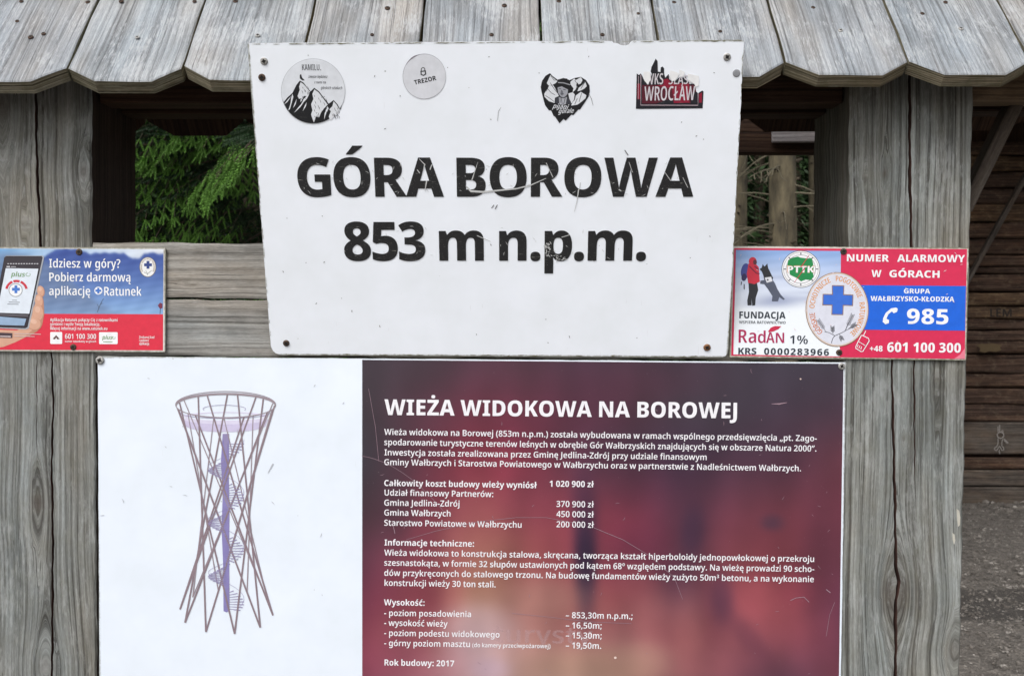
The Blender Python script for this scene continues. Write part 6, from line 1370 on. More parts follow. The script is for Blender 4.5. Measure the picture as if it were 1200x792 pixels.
shape(S3, app, [(185, 358), (187.6, 354.6), (190.6, 356), (190.4, 361), (187.6, 362)], print_mat((120, 40, 70), 0, .4), h=.0004)
strokes(S3, app, [([(188, 361), (187.6, 368)], .6)], print_mat((60, 60, 70), 0, .4), h=.0004)
n3 = S3.n
screw(app, S3.at(92.8, 295.4), n3, ME_RUST, sc=1.05); screw(app, S3.at(86, 406.6), n3, ME_RUST, sc=1.0)
for x_, y_ in ((-70, 300), (-70, 400)): screw(app, S3.at(x_, y_), n3, ME_RUST)

# ---- emergency number sign (right)
Y4 = YF - 0.0042
S4 = Sheet(P(855, 418.6, Y4), P(1132, 422.2, Y4), P(858.5, 289, Y4))
emr = thing('emergency_number_sign', S4.at(993, 421), 'red, blue and white sign NUMER ALARMOWY W GÓRACH with oval rescue emblem', 'sign')
c4 = [(858.6, 288.6), (1135.4, 290), (1132.4, 422.4), (854.4, 418.8)]
o4 = corner(c4[0], (0, -1), (1, 0), 2) + jitter_line(c4[0], c4[1], 40, .3, rs) + corner(c4[1], (1, 0), (0, 1), 2) + jitter_line(c4[1], c4[2], 20, .3, rs) + corner(c4[2], (0, 1), (-1, 0), 3) + jitter_line(c4[2], c4[3], 40, .3, rs) + corner(c4[3], (-1, 0), (0, -1), 2) + jitter_line(c4[3], c4[0], 20, .3, rs)
W4, H4 = sheet_size(S4, o4)
plate(S4, emr, o4, 0.003, plate_mat('white edge of emergency sign', (216, 208, 200), W4, H4, 1.2), M_PLATE_EDGE)
RD4 = print_mat((218, 40, 84), .15, .35)
def q4(x, y):
    """sign plan (0..277, 0..130 as if unrotated) is simply its photo position"""
    return (x, y)
shape(S4, emr, [(860.4, 290.8), (1133.2, 292), (1130.4, 420.6), (856.8, 416.8)], RD4, h=.0002)
def snow(x, y):
    t = max(0, min(1, (y - 293) / 70)); s = (x - 862) / 124
    a = np.array([138, 172, 226]); b = np.array([206, 216, 238]); c = np.array([240, 245, 250])
    col = a * (1 - t / .5) + b * (t / .5) if t < .5 else b * (1 - (t - .5) / .5) + c * ((t - .5) / .5)
    col = col + 9 * math.sin(x * .07 + y * .25) * math.sin(y * .4 + 1) * (1 - t)
    for bx, by, rx, ry, k in ((912, 352, 26, 7, .7), (950, 350, 26, 4, .35), (893, 356, 26, 5, .3), (940, 325, 60, 2.5, .3), (960, 343, 30, 2, .3)):
        e = ((x - bx) / rx) ** 2 + ((y - by) / ry) ** 2
        if e < 4: f = k * math.exp(-e); col = col * (1 - f) + np.array([142, 152, 184]) * f
    return col
colour_grid(S4, emr, ((862.4, 293.0), (985.4, 294.2), (984.0, 417.6), (859.4, 415.2)), 90, 80, snow, attr_print('snow field print'), h=0.00026, gain=.9, label='pale blue snow picture printed on the sign')
DK, NAVY = print_mat((38, 40, 46), .1, .4), print_mat((44, 52, 64), .1, .4)
# figure with dog
shape(S4, emr, [(877, 331), (887, 331.5), (888.5, 340), (885.5, 349), (885, 357.6), (881.5, 358.4), (880.6, 350), (880.8, 357.8), (876, 358), (875.6, 352), (877.6, 342)], DK, h=.0005)
shape(S4, emr, [ell(873.2, 318, 5, 9.4, rot=8)], print_mat((66, 76, 150), 0, .4), h=.0005); shape(S4, emr, [ell(871.8, 325, 3, 4.4, rot=8)], print_mat((50, 40, 90), 0, .4), h=.00053)
shape(S4, emr, [(877, 309), (884, 308), (889, 313), (889.6, 322), (890.4, 330), (884, 333), (876.6, 331.6), (875, 321)], CRI, h=.00056)
shape(S4, emr, [ell(882, 306.4, 4.6, 5)], CRI, h=.0006); shape(S4, emr, [ell(884.6, 307.4, 2.2, 3)], print_mat((90, 44, 54), 0, .4), h=.00064)
strokes(S4, emr, [([(878, 312), (886, 320), (890, 321)], 1.5), ([(884, 312), (889, 316)], 1.6)], print_mat((120, 26, 54), 0, .4), h=.00066)
strokes(S4, emr, [([(872, 333), (872, 339)], 1.2), ([(869, 330), (868.4, 334)], 1)], DK, h=.0005)
shape(S4, emr, [(890, 315.5), (892.6, 313.6), (893.6, 309.4), (895.8, 312.4), (899.2, 308.8), (900, 314), (903, 320), (906, 326), (903, 330), (896, 330), (894.2, 322), (892.4, 318)], DK, h=.00056)
shape(S4, emr, [(896, 328), (904, 326), (908, 332), (911, 339), (914.6, 345), (919.6, 350.4), (918, 351.4), (913, 348), (911.6, 353), (904.4, 353), (905, 347), (900, 339), (895.4, 333), (890.6, 332.6), (891, 329)], print_mat((84, 90, 108), 0, .4), h=.0006)
shape(S4, emr, [(896, 325.4), (903.6, 324.4), (905, 329.6), (898.4, 331.4)], print_mat((226, 228, 234), 0, .4), h=.00066); shape(S4, emr, [ell(899.5, 328, 1.1, 1.1, n=8)], print_mat((66, 66, 80), 0, .4), h=.0007)
# round club badge with a country outline
shape(S4, emr, [ell(938.4, 315.4, 22.6, 21.8)], NAVY, h=.0004); shape(S4, emr, [ell(938.4, 315.4, 22.0, 21.2)], WH, h=.00044)
strokes(S4, emr, [(ell(938.4, 315.4, 17.2, 16.6) + [ell(938.4, 315.4, 17.2, 16.6)[0]], .4), (ell(938.4, 315.4, 20.4, 19.6) + [ell(938.4, 315.4, 20.4, 19.6)[0]], .3)], NAVY, h=.00048)
for k in range(8):
    a = math.radians(45 * k)
    strokes(S4, emr, [([(938.4 + 17.4 * math.cos(a), 315.4 + 16.8 * math.sin(a)), (938.4 + 20.2 * math.cos(a), 315.4 + 19.4 * math.sin(a))], 1.0)], NAVY, h=.0005)
GR2 = print_mat((24, 140, 74), 0, .35)
shape(S4, emr, [(923.4, 305), (929, 302), (935, 300.6), (938, 302), (946, 303), (951, 302.4), (952.6, 308), (953.4, 314), (952.6, 320), (953.4, 324.6), (950, 328.4), (944, 327.6), (938.6, 329.8), (934, 326), (929.6, 324), (925.6, 322), (924.6, 316), (922.6, 311)], GR2, h=.00052)
text(S4, emr, 'PTTK', 'X', 922.2, 319.6, 954.6, 319.8, 8.4, print_mat((214, 150, 96), 0, .35), h=.0006); text(S4, emr, 'PTTK', 'X', 922.9, 319.2, 953.9, 319.4, 7.4, WH, h=.00066)
strokes(S4, emr, [([(948, 299), (938.6, 313), (943, 314), (930.6, 331)], [.5, 1.1, 1.1, .4])], CRI, h=.0007)
# oval emblem
ocx, ocy = 980.8, 362.6
BRN = print_mat((150, 118, 92), 0, .4)
shape(S4, emr, [ell(ocx, ocy, 37.0, 43.6, n=72, rot=-1.5)], BRN, h=.00074)
shape(S4, emr, [ell(ocx, ocy, 36.2, 42.8, n=72, rot=-1.5)], print_mat((222, 206, 196), 0, .4), h=.00078)
shape(S4, emr, [ell(ocx, ocy, 34.6, 41.2, n=72, rot=-1.5)], print_mat((222, 224, 236), 0, .4), h=.00082)
ORG = print_mat((224, 150, 74), 0, .4); OR2 = print_mat((206, 116, 62), 0, .4)
arc_text(S4, emr, 'GÓRSKIE', 'C', ocx, ocy, 29.6, 36.2, 231, 186, 6.2, OR2, h=.0009, wf=1.02)
arc_text(S4, emr, 'OCHOTNICZE', 'C', ocx, ocy, 29.6, 36.2, 178, 106, 6.2, ORG, h=.0009, wf=1.02)
arc_text(S4, emr, 'POGOTOWIE', 'C', ocx, ocy, 29.6, 36.2, 94, 23, 6.2, ORG, h=.0009, wf=1.02)
arc_text(S4, emr, 'RATUNKOWE', 'C', ocx, ocy, 29.6, 36.2, 14, -56, 6.2, ORG, h=.0009, wf=1.02)
shape(S4, emr, [[(974.6, 334.2), (989.2, 334.4), (988.8, 344.8), (999.8, 345.2), (999.4, 358.6), (988.4, 358.2), (988, 369.2), (974, 369), (974.4, 358), (963.4, 357.8), (963.8, 344.4), (974.8, 344.6)]], BRN, h=.0009)
shape(S4, emr, [[(975.4, 335.2), (988.2, 335.4), (987.8, 345.8), (998.8, 346.2), (998.4, 357.6), (987.4, 357.2), (987, 368.2), (975, 368), (975.4, 357), (964.4, 356.8), (964.8, 345.4), (975.8, 345.6)]], print_mat((56, 112, 214), 0, .35), h=.00094)
SPR = print_mat((104, 104, 112), 0, .4)
def needle_sprig(x, y, ang, L, n=9):
    r = [([(x, y), (x + L * math.cos(ang), y - L * math.sin(ang))], .45)]
    for k in range(n):
        t = .25 + .75 * k / n; bx, by = x + L * t * math.cos(ang), y - L * t * math.sin(ang)
        for s in (-1, 1):
            a = ang + s * .75; l = 3.4
            r.append(([(bx, by), (bx + l * math.cos(a), by - l * math.sin(a))], .32))
    return r
tw = [([(974, 402), (975.6, 396.6), (978, 393.4), (986, 390), (992, 386.6), (1000, 383)], [.9, .9, .9, .8, .7, .5]), ([(978, 393.4), (972, 390), (966, 388.4)], .7), ([(990, 387.6), (994, 378)], .6)]
tw += needle_sprig(968, 389, 2.15, 17, 12) + needle_sprig(976, 392, 1.65, 9) + needle_sprig(991, 386, 1.15, 19, 12) + needle_sprig(994, 385, .55, 10) + needle_sprig(983, 391, -1.1, 8)
strokes(S4, emr, tw, SPR, h=.0009)
text(S4, emr, 'FUNDACJA', 'X', 866.2, 372.9, 920.4, 373.4, 7.9, NAVY); text(S4, emr, 'WSPIERA RATOWNICTWO', 'C', 866, 379.0, 920.4, 379.6, 3.2, NAVY)
MAG = print_mat((176, 34, 88), .1, .4)
text(S4, emr, 'R', 'C', 865.4, 401.4, 875.6, 401.4, 15.2, MAG, det=4); text(S4, emr, 'a', 'C', 877, 401.5, 886, 401.5, 15.4, MAG, det=4); text(S4, emr, 'd', 'C', 888, 401.6, 897, 401.6, 13.6, MAG, det=4)
text(S4, emr, 'A', 'C', 897.6, 401.7, 907.6, 401.7, 12.4, MAG, det=3); text(S4, emr, 'N', 'C', 909, 401.8, 918.8, 401.8, 12, MAG, det=3)
shape(S4, emr, [(899.8, 388.4), (903, 384), (908, 382), (915.6, 382.2), (912, 385.6), (906, 388.4), (901, 389)], print_mat((204, 40, 76), 0, .4), h=.0006)
text(S4, emr, '1%', 'C', 925.4, 402.6, 946.4, 403, 9.6, NAVY, det=3)
text(S4, emr, 'KRS', 'B' if False else 'X', 865, 415.0, 886.2, 415.3, 7.6, NAVY); text(S4, emr, '0000283966', 'X', 895.2, 415.4, 971.2, 416.6, 7.7, NAVY, track=.10)
# right half
shape(S4, emr, [[(985.6, 334.0), (1131.8, 335.2), (1130.8, 387.4), (985, 386)]], print_mat((20, 102, 222), .1, .35), h=.0005)
text(S4, emr, 'NUMER', 'X', 992.2, 306.2, 1041.6, 306.8, 8.2, WH, det=3); text(S4, emr, 'ALARMOWY', 'X', 1051.2, 306.8, 1130.6, 307.4, 8.4, WH, det=3)
text(S4, emr, 'W', 'X', 1021, 324.6, 1032.6, 324.7, 8.2, WH, det=3); text(S4, emr, 'GÓRACH', 'X', 1042, 324.9, 1100.8, 325.6, 8.3, WH, det=3)
text(S4, emr, 'GRUPA', 'X', 1059, 343.8, 1089.8, 344.1, 5.6, WH); text(S4, emr, 'WAŁBRZYSKO-KŁODZKA', 'X', 1020, 352.6, 1118, 353.6, 5.8, WH)
text(S4, emr, '985', 'X', 1062.4, 379.3, 1111, 380.0, 17.6, WH, det=4)
text(S4, emr, '+48', 'B', 1019, 411.6, 1034, 411.8, 6.6, WH) if '+' in GLYPHS['B'] else text(S4, emr, '+48', 'X', 1019, 411.6, 1034, 411.8, 6.6, WH)
text(S4, emr, '601 100 300', 'X', 1039.4, 412.2, 1125.6, 413.2, 11.2, WH, det=3)
hs_ = []
for t in range(13):
    a = math.radians(100 + t * 8.5); hs_.append((1052 + 17 * math.cos(a), 379 - 17 * math.sin(a) ))
shape(S4, emr, [[(1049.8, 360.4), (1044, 361.4), (1038, 366.4), (1034.6, 373), (1034.4, 377.4), (1037.6, 380), (1041.4, 378.4), (1041.6, 375), (1038.6, 373.4), (1040.6, 368.4), (1045, 364.8), (1047, 367), (1051, 365.4), (1051.8, 361.6)]], WH, h=.0007)
strokes(S4, emr, [([(1009.4, 392.6), (1017.6, 396.4), (1018.4, 399.4), (1011, 411.6), (1009, 412), (1002.6, 408), (1002.6, 406), (1009.4, 392.6)], 1.0), ([(1011.6, 393.4), (1014.4, 387.6)], .9), ([(1006.4, 400.4), (1013.8, 405)], .7)]
        + [([(1005.4 + k * 2.1, 403.6 + k * 1.2), (1004.2 + k * 2.1, 407 + k * 1.2)], .8) for k in range(3)], WH, h=.0007)
shape(S4, emr, [[(1009.6, 393.6), (1016.6, 397), (1017.2, 399.2), (1013.6, 404.6), (1006.6, 400.2)]], RD4, h=.00066)
shape(S4, emr, [[(1131.0, 407), (1130.6, 420.4), (1118, 420.2), (1125, 415.4)]], print_mat((236, 130, 150), 0, .4), h=.0006, name='peeled_corner')
strokes(S4, emr, rnd_scratch(rs, 862, 295, 1128, 416, 26, 5, .6), print_mat((236, 214, 220), 0, .5), h=.001, name='scratches')
n4 = S4.n
screw(emr, S4.at(988.4, 294.8), n4, ME_RUST, sc=1.05); screw(emr, S4.at(983.2, 413), n4, ME_RUST, sc=1.0)

# ------------------------------------------------------------------ stickers on the summit sign
def cr(ox, oy, sc, pts): return [(ox + x / sc, oy + y / sc) for x, y in pts]
BK = print_mat((26, 27, 31), .1, .4); STW = print_mat((238, 241, 246), 0, .35)
GR_ = print_mat((86, 88, 94), 0, .4)
# round mountain sticker
k1 = thing('mountain_sticker', S1.at(367.5, 107, .0004), 'round pale sticker with black and white mountains, topmost left of the summit sign', 'sticker')
shape(S1, k1, [ell(367, 107.2, 37.6, 38.4, n=64)], print_mat((196, 198, 204), 0, .4), h=.0004, name='backing')
shape(S1, k1, [ell(367, 107.2, 37.1, 37.9, n=64)], print_mat((238, 242, 248), 0, .3), h=.00046, name='backing')
def K1(p): return cr(320, 60, 8.34, p)
def circ(a0, a1): return ell(367, 107.2, 36.9, 37.7, n=30, a0=a0, a1=a1)
blk = K1([(105, 500), (140, 455), (190, 410), (230, 330), (262, 290), (300, 310), (340, 365), (368, 395), (403, 360), (450, 395), (500, 460), (545, 515), (592, 480), (630, 520), (660, 575)])
blk = blk + ell(367, 107.2, 36.9, 37.7, n=40, a0=-24, a1=-166)
shape(S1, k1, [blk], BK, h=.0005)
wsh = [K1([(270, 305), (300, 325), (350, 385), (362, 400), (330, 440), (300, 440), (285, 480), (268, 500), (272, 460), (255, 470), (240, 440), (262, 380), (255, 350)]),
       K1([(405, 375), (445, 405), (495, 470), (535, 525), (500, 560), (470, 600), (450, 650), (420, 640), (400, 700), (385, 660), (372, 620), (385, 580), (372, 520), (395, 470), (385, 420)]),
       K1([(592, 492), (622, 525), (650, 575), (640, 605), (600, 640), (560, 680), (545, 640), (565, 590), (550, 570), (580, 540)]),
       K1([(190, 420), (200, 450), (185, 500), (165, 570), (150, 580), (172, 510), (178, 455)]),
       K1([(345, 425), (360, 410), (330, 470), (300, 500), (270, 545), (240, 575), (205, 605), (240, 560), (275, 520), (300, 470)]),
       K1([(215, 505), (232, 470), (222, 520), (195, 560)]), K1([(330, 500), (322, 540), (290, 590), (312, 530)]), K1([(530, 540), (545, 560), (520, 610), (500, 670), (505, 610)]), K1([(118, 510), (150, 470), (180, 440), (140, 500), (112, 520)])]
for w_ in wsh: shape(S1, k1, [w_], STW, h=.00056)
hat = []
r2 = random.Random(5)
for (x0, y0, x1, y1, n) in ((400, 420, 520, 640, 26), (275, 340, 345, 470, 12), (570, 540, 640, 630, 12)):
    for _ in range(n):
        x, y = r2.uniform(x0, x1), r2.uniform(y0, y1); L = r2.uniform(15, 45)
        hat.append((K1([(x, y), (x + L * .25, y + L * .5), (x + L * .35, y + L)]), [.2, .55, .2]))
strokes(S1, k1, hat, BK, h=.0006)
shape(S1, k1, [K1([(262, 235), (275, 225), (285, 262), (305, 280), (308, 290), (285, 288), (262, 268)])], BK, h=.00056)
text(S1, k1, 'KAMILU.', 'C', 354.2, 82.6, 376.4, 82.8, 7.0, GR_)
text(S1, k1, 'zawsze będziesz', 'C', 361.4, 91.6, 383.6, 91.8, 3.4, GR_, slant=.15); text(S1, k1, 'z nami na', 'C', 368.4, 98, 381.8, 98.2, 3.2, GR_, slant=.15); text(S1, k1, 'górskich szlakach', 'C', 376, 104.8, 401, 105, 3.4, GR_, slant=.15)
# round padlock sticker
k2 = thing('padlock_sticker', S1.at(497, 90, .0004), 'plain round light grey sticker with small padlock and word TREZOR', 'sticker')
shape(S1, k2, [ell(497.2, 89.8, 25.4, 26.6, n=56)], print_mat((188, 188, 196), 0, .4), h=.0004, name='backing')
shape(S1, k2, [ell(497.4, 90.0, 24.9, 26.0, n=56)], print_mat((232, 234, 240), 0, .3), h=.00046, name='backing')
strokes(S1, k2, [(ell(497.2, 89.8, 25.0, 26.2, a0=102, a1=150, n=12), [.2, .6, 1, 1.4, 1.6, 1.4, 1.6, 1.2, 1, .9, .7, .5, .2])], print_mat((140, 134, 142), 0, .5), h=.0006)
text(S1, k2, 'TREZOR', 'X', 486.2, 99.6, 511.6, 94.0, 5.2, BK, det=3)
shape(S1, k2, [[(492.6, 83.6), (499, 82.6), (499.6, 87.4), (496.4, 89.4), (493, 88)], [(494, 84.6), (497.9, 84), (498.2, 86.8), (496.2, 88), (494.2, 87.2)]], BK, h=.0006)
strokes(S1, k2, [([(493.6, 83.6), (493.8, 81), (495, 79.6), (496.8, 79.6), (497.8, 81), (498, 83)], .9)], BK, h=.0006)
# heart sticker
k3 = thing('heart_sticker', S1.at(662, 115, .0004), 'black and white heart sticker with a man in a hat before mountains', 'sticker')
def K3(p): return cr(620, 75, 9.9, p)
shape(S1, k3, [K3([(243, 110), (270, 140), (330, 185), (400, 165), (470, 190), (530, 165), (600, 152), (660, 190), (700, 250), (705, 320), (690, 380), (640, 460), (590, 530), (570, 530), (515, 595), (490, 590), (425, 660), (400, 640), (352, 690), (300, 610), (285, 605), (255, 540), (230, 540), (185, 480), (150, 350), (135, 270), (150, 200), (190, 140)])], BK, h=.0004, name='backing')
for p in ([(248, 130), (275, 160), (330, 200), (300, 235), (280, 250), (300, 280), (330, 340), (345, 375), (300, 395), (295, 455), (230, 435), (180, 385), (175, 350), (205, 300), (230, 260), (205, 225)],
          [(480, 210), (525, 170), (560, 215), (545, 250), (560, 270), (530, 310), (505, 330), (515, 285), (480, 240)],
          [(560, 180), (600, 155), (620, 190), (600, 230), (575, 240), (540, 190)],
          [(650, 205), (670, 260), (640, 290), (600, 310), (560, 320), (575, 280), (625, 240)],
          [(455, 345), (505, 330), (530, 355), (520, 420), (490, 460), (465, 400)],
          [(540, 370), (600, 325), (665, 365), (655, 400), (610, 440), (560, 475), (490, 485), (500, 450), (530, 420)]):
    shape(S1, k3, [K3(p)], STW, h=.0005)
strokes(S1, k3, [(K3(p), .55) for p in ([(215, 290), (260, 340), (300, 360)], [(245, 220), (290, 290), (330, 340)], [(190, 370), (240, 400), (290, 440)], [(250, 140), (290, 190), (320, 190)], [(230, 250), (200, 320)], [(530, 190), (560, 240), (545, 290)], [(610, 340), (580, 440)], [(560, 400), (530, 470)], [(650, 210), (600, 290)])], BK, h=.00056)
shape(S1, k3, [K3([(270, 245), (330, 215), (365, 180), (400, 168), (440, 172), (468, 205), (478, 245), (510, 285), (500, 312), (450, 310), (380, 262), (320, 280)])], BK, h=.0006)
strokes(S1, k3, [(K3([(335, 218), (400, 222), (476, 244)]), 1.2)], print_mat((170, 172, 178), 0, .4), h=.00064)
shape(S1, k3, [K3([(330, 275), (380, 262), (452, 300), (446, 350), (425, 375), (398, 392), (365, 378), (338, 340)])], print_mat((176, 178, 186), 0, .4), h=.00062)
shape(S1, k3, [K3([(372, 300), (392, 318), (398, 345), (385, 372), (362, 352), (368, 320)])], print_mat((116, 118, 126), 0, .4), h=.00066)
strokes(S1, k3, [(K3([(345, 290), (372, 292)]), .7), (K3([(395, 296), (425, 305)]), .7), (K3([(375, 350), (405, 352)]), .6)], BK, h=.00068)
shape(S1, k3, [K3([(340, 385), (365, 380), (400, 395), (430, 375), (460, 400), (485, 440), (485, 480), (420, 470), (345, 470), (300, 450), (310, 400)])], print_mat((62, 64, 72), 0, .4), h=.0006)
shape(S1, k3, [K3([(345, 390), (398, 402), (440, 385), (425, 470), (385, 478), (350, 460)])], print_mat((182, 184, 192), 0, .4), h=.00066)
strokes(S1, k3, [(K3([(372, 395), (385, 470)]), .6), (K3([(420, 395), (400, 470)]), .6), (K3([(358, 400), (362, 450)]), .5)], BK, h=.0007)
text(S1, k3, 'pijani', 'C', 647.6, 127.0, 664.6, 128.4, 5.6, STW, slant=.35, h=.0007, det=3); text(S1, k3, 'górale', 'C', 654.2, 133.0, 671.6, 132.6, 5.4, STW, slant=.35, h=.0007, det=3)
# torn football club sticker
k4 = thing('torn_club_sticker', S1.at(784, 105, .0004), 'torn dark red and black sticker with word WROCŁAW', 'sticker')
def K4(p): return cr(735, 60, 9.9, p)
shape(S1, k4, [K4([(110, 262), (135, 280), (158, 262), (175, 290), (190, 330), (215, 360), (265, 340), (285, 265), (272, 240), (280, 190), (330, 90), (352, 120), (355, 240), (385, 245), (390, 190), (412, 182), (428, 205), (428, 262), (440, 310), (480, 268), (488, 320), (520, 350), (560, 345), (600, 310), (655, 310), (675, 275), (690, 330), (735, 385), (770, 365), (785, 405), (785, 455), (820, 490), (870, 460), (885, 470), (875, 665), (100, 672)])], print_mat((34, 34, 42), .3, .4), h=.0004, name='backing')
RW = print_mat((150, 26, 56), .5, .4)
shape(S1, k4, [K4([(170, 395), (785, 395), (800, 470), (730, 500), (735, 610), (480, 560), (330, 612), (170, 610)])], print_mat((92, 26, 44), .5, .4), h=.00044)
shape(S1, k4, [K4([(420, 330), (470, 320), (500, 360), (560, 370), (720, 380), (720, 600), (540, 605), (520, 440), (330, 400), (420, 390)])], RW, h=.00048)
shape(S1, k4, [K4([(118, 380), (150, 380), (150, 560), (118, 560)])], RW, h=.00048)
shape(S1, k4, [K4([(832, 500), (868, 480), (866, 600), (832, 600)])], RW, h=.00048)
strokes(S1, k4, [(K4([(158, 275), (156, 628), (820, 630), (822, 490)]), .8), (K4([(130, 290), (128, 560)]), .5)], print_mat((206, 186, 194), .4, .4), h=.0006)
PW = print_mat((226, 220, 226), .6, .4)
text(S1, k4, 'WROCŁAW', 'C', 754.8, 118.2, 814, 117.6, 16.4, PW, det=3, h=.0007)
text(S1, k4, 'WKS', 'C', 757.0, 99.3, 777, 98.9, 12.6, PW, det=3, h=.0007)
text(S1, k4, 'ŚLĄSK', 'C', 783.5, 99.0, 813, 98.6, 10.6, PW, det=3, h=.0007)
# torn away upper edge of the wording
for tp_ in ([(190, 240), (262, 240), (268, 340), (235, 390), (222, 372), (198, 345), (186, 300)], [(500, 225), (560, 240), (600, 260), (590, 300), (555, 345), (520, 348), (492, 300)],
            [(700, 260), (830, 290), (830, 400), (792, 420), (778, 380), (740, 360), (700, 330)], [(603, 215), (668, 240), (655, 295), (605, 300)]):
    shape(S1, k4, [K4(tp_)], print_mat((255, 255, 255), 0, .38), h=.0008)

# ------------------------------------------------------------------ ground
def ground_mat():
    N = Nodes('trodden gravel and earth')
    tc = N.n('TexCoord').outputs['Object']
    n1 = N.noise(tc, 2.2, 5.0, 0.6); n2 = N.noise(tc, 28.0, 6.0, 0.7); n3 = N.noise(tc, 190.0, 3.0, 0.6)
    vo = N.n('TexVoronoi', ins={'Vector': tc, 'Scale': 60.0}); vc = vo.outputs['Color']
    col = N.ramp(n2, [(0.3, lin((72, 67, 62))), (0.5, lin((106, 100, 93))), (0.72, lin((130, 123, 116)))])
    col = N.mix(0.35, col, N.mix(1.0, col, N.ramp(N.n('SeparateXYZ', ins={0: vc}).outputs[0], [(0.0, 0.55), (1.0, 1.5)]), 'MULTIPLY'))
    col = N.mix(1.0, col, N.ramp(n1, [(0.3, 0.82), (0.7, 1.12)]), 'MULTIPLY')
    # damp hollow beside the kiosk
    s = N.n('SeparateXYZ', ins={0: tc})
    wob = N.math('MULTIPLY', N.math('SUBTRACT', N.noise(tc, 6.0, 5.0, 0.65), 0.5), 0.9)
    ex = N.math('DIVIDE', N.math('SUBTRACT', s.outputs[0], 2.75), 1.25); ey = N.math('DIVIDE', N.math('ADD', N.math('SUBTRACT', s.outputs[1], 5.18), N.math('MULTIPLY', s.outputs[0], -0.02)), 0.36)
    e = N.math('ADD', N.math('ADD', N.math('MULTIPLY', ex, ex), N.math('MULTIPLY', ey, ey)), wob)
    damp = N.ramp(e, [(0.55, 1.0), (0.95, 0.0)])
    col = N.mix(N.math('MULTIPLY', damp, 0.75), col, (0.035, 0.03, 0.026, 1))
    N.set(N.b.inputs['Base Color'], col)
    N.b.inputs['Roughness'].default_value = 0.9
    h = N.math('ADD', N.math('MULTIPLY', n2, 0.6), N.math('MULTIPLY', N.math('SUBTRACT', 1.0, vo.outputs['Distance']), 0.4))
    N.bump(h, 1.0, 0.03)
    return N.m
GM = ground_mat()
xs_ = np.concatenate([np.linspace(-150, -12, 12)[:-1], np.arange(-12, 12, 0.12), np.linspace(12, 150, 12)])
ys_ = np.concatenate([np.linspace(-60, -3, 10)[:-1], np.arange(-3, 14, 0.10), np.linspace(14, 200, 14)])
X, Yg = np.meshgrid(xs_, ys_)
Zg = 0.012 * np.sin(X * 3.1 + np.sin(Yg * 2.3)) * np.sin(Yg * 2.7 + 1) + RNG.uniform(-.004, .004, X.shape)
Zg -= 0.03 * np.exp(-((X - 3.0) / 1.0) ** 2 - ((Yg - 5.2) / .35) ** 2)
Zg[Yg > 7.75] *= 0.3
nxg = len(xs_)
V = np.stack([X.ravel(), Yg.ravel(), Zg.ravel()], 1)
F = [(j * nxg + i, j * nxg + i + 1, (j + 1) * nxg + i + 1, (j + 1) * nxg + i) for j in range(len(ys_) - 1) for i in range(nxg - 1)]
gr = mesh_obj('ground', V, F, GM, smooth=True)
tag(gr, 'grey-brown trodden gravel ground with a damp hollow', kind='structure')

def gz(x, y):
    i = int(np.clip(np.searchsorted(xs_, x), 1, nxg - 1)); j = int(np.clip(np.searchsorted(ys_, y), 1, len(ys_) - 1))
    return float(Zg[j, i])
# loose stones
def stones(name, n, rng, xr, yr, smin, smax, mat, label, where=None, lane=0.0):
    ico = [(0, 0, 1), (.9, 0, .3), (.28, .85, .3), (-.72, .52, .3), (-.72, -.52, .3), (.28, -.85, .3), (.6, .5, -.6), (-.3, .7, -.6), (-.7, -.1, -.6), (0, -.75, -.6), (.7, -.3, -.6)]
    fc = [(0, 1, 2), (0, 2, 3), (0, 3, 4), (0, 4, 5), (0, 5, 1), (1, 6, 2), (2, 7, 3), (3, 8, 4), (4, 9, 5), (5, 10, 1), (1, 10, 6), (2, 6, 7), (3, 7, 8), (4, 8, 9), (5, 9, 10)]
    VV, FF = [], []
    for k in range(n):
        y = rng.uniform(*yr); x = rng.uniform(*xr) + lane * y
        if where and not where(x, y): continue
        s = smin * (smax / smin) ** (rng.random() ** 2.2); a = rng.uniform(0, 6.28); fx, fy, fz = rng.uniform(.7, 1.3), rng.uniform(.6, 1.1), rng.uniform(.35, .7)
        b = len(VV); z = gz(x, y)
        for p in ico:
            u = p[0] * s * fx * rng.uniform(.85, 1.15); v = p[1] * s * fy * rng.uniform(.85, 1.15); w = p[2] * s * fz
            VV.append((x + u * math.cos(a) - v * math.sin(a), y + u * math.sin(a) + v * math.cos(a), z + w + s * fz * .25))
        FF += [tuple(b + i for i in f) for f in fc]
    o = mesh_obj(name, VV, FF, mat)
    tag(o, label, kind='stuff')
def m_stone():
    N = Nodes('grey stone chips'); tc = N.n('TexCoord').outputs['Object']
    w = N.n('TexWhiteNoise'); v = N.n('TexVoronoi', ins={'Vector': tc, 'Scale': 25.0})
    c = N.ramp(N.n('SeparateXYZ', ins={0: v.outputs['Color']}).outputs[0], [(0, lin((70, 65, 60))), (.45, lin((96, 90, 84))), (.85, lin((116, 110, 103))), (1, lin((152, 146, 139)))])
    N.set(N.b.inputs['Base Color'], c); N.b.inputs['Roughness'].default_value = .85
    return N.m
MST = m_stone()
rr = random.Random(11)
stones('gravel', 9000, rr, (1.6, 5.2), (4.0, 8.0), .003, .016, MST, 'loose grey gravel strewn over the ground beside the kiosk')
stones('gravel', 9000, rr, (-.35, .35), (4.0, 7.9), .003, .011, MST, 'dense patch of grey gravel between the kiosk and the log shelter', lane=.475)
stones('gravel', 420, rr, (2.6, 8.0), (7.55, 7.98), .012, .05, MST, 'band of bigger stones along the foot of the log shelter')
stones('gravel', 2600, rr, (-6, 6), (-1.5, 6), .004, .014, MST, 'sparse grey gravel around the kiosk posts', where=lambda x, y: not (x > 1.6 and y > 4))

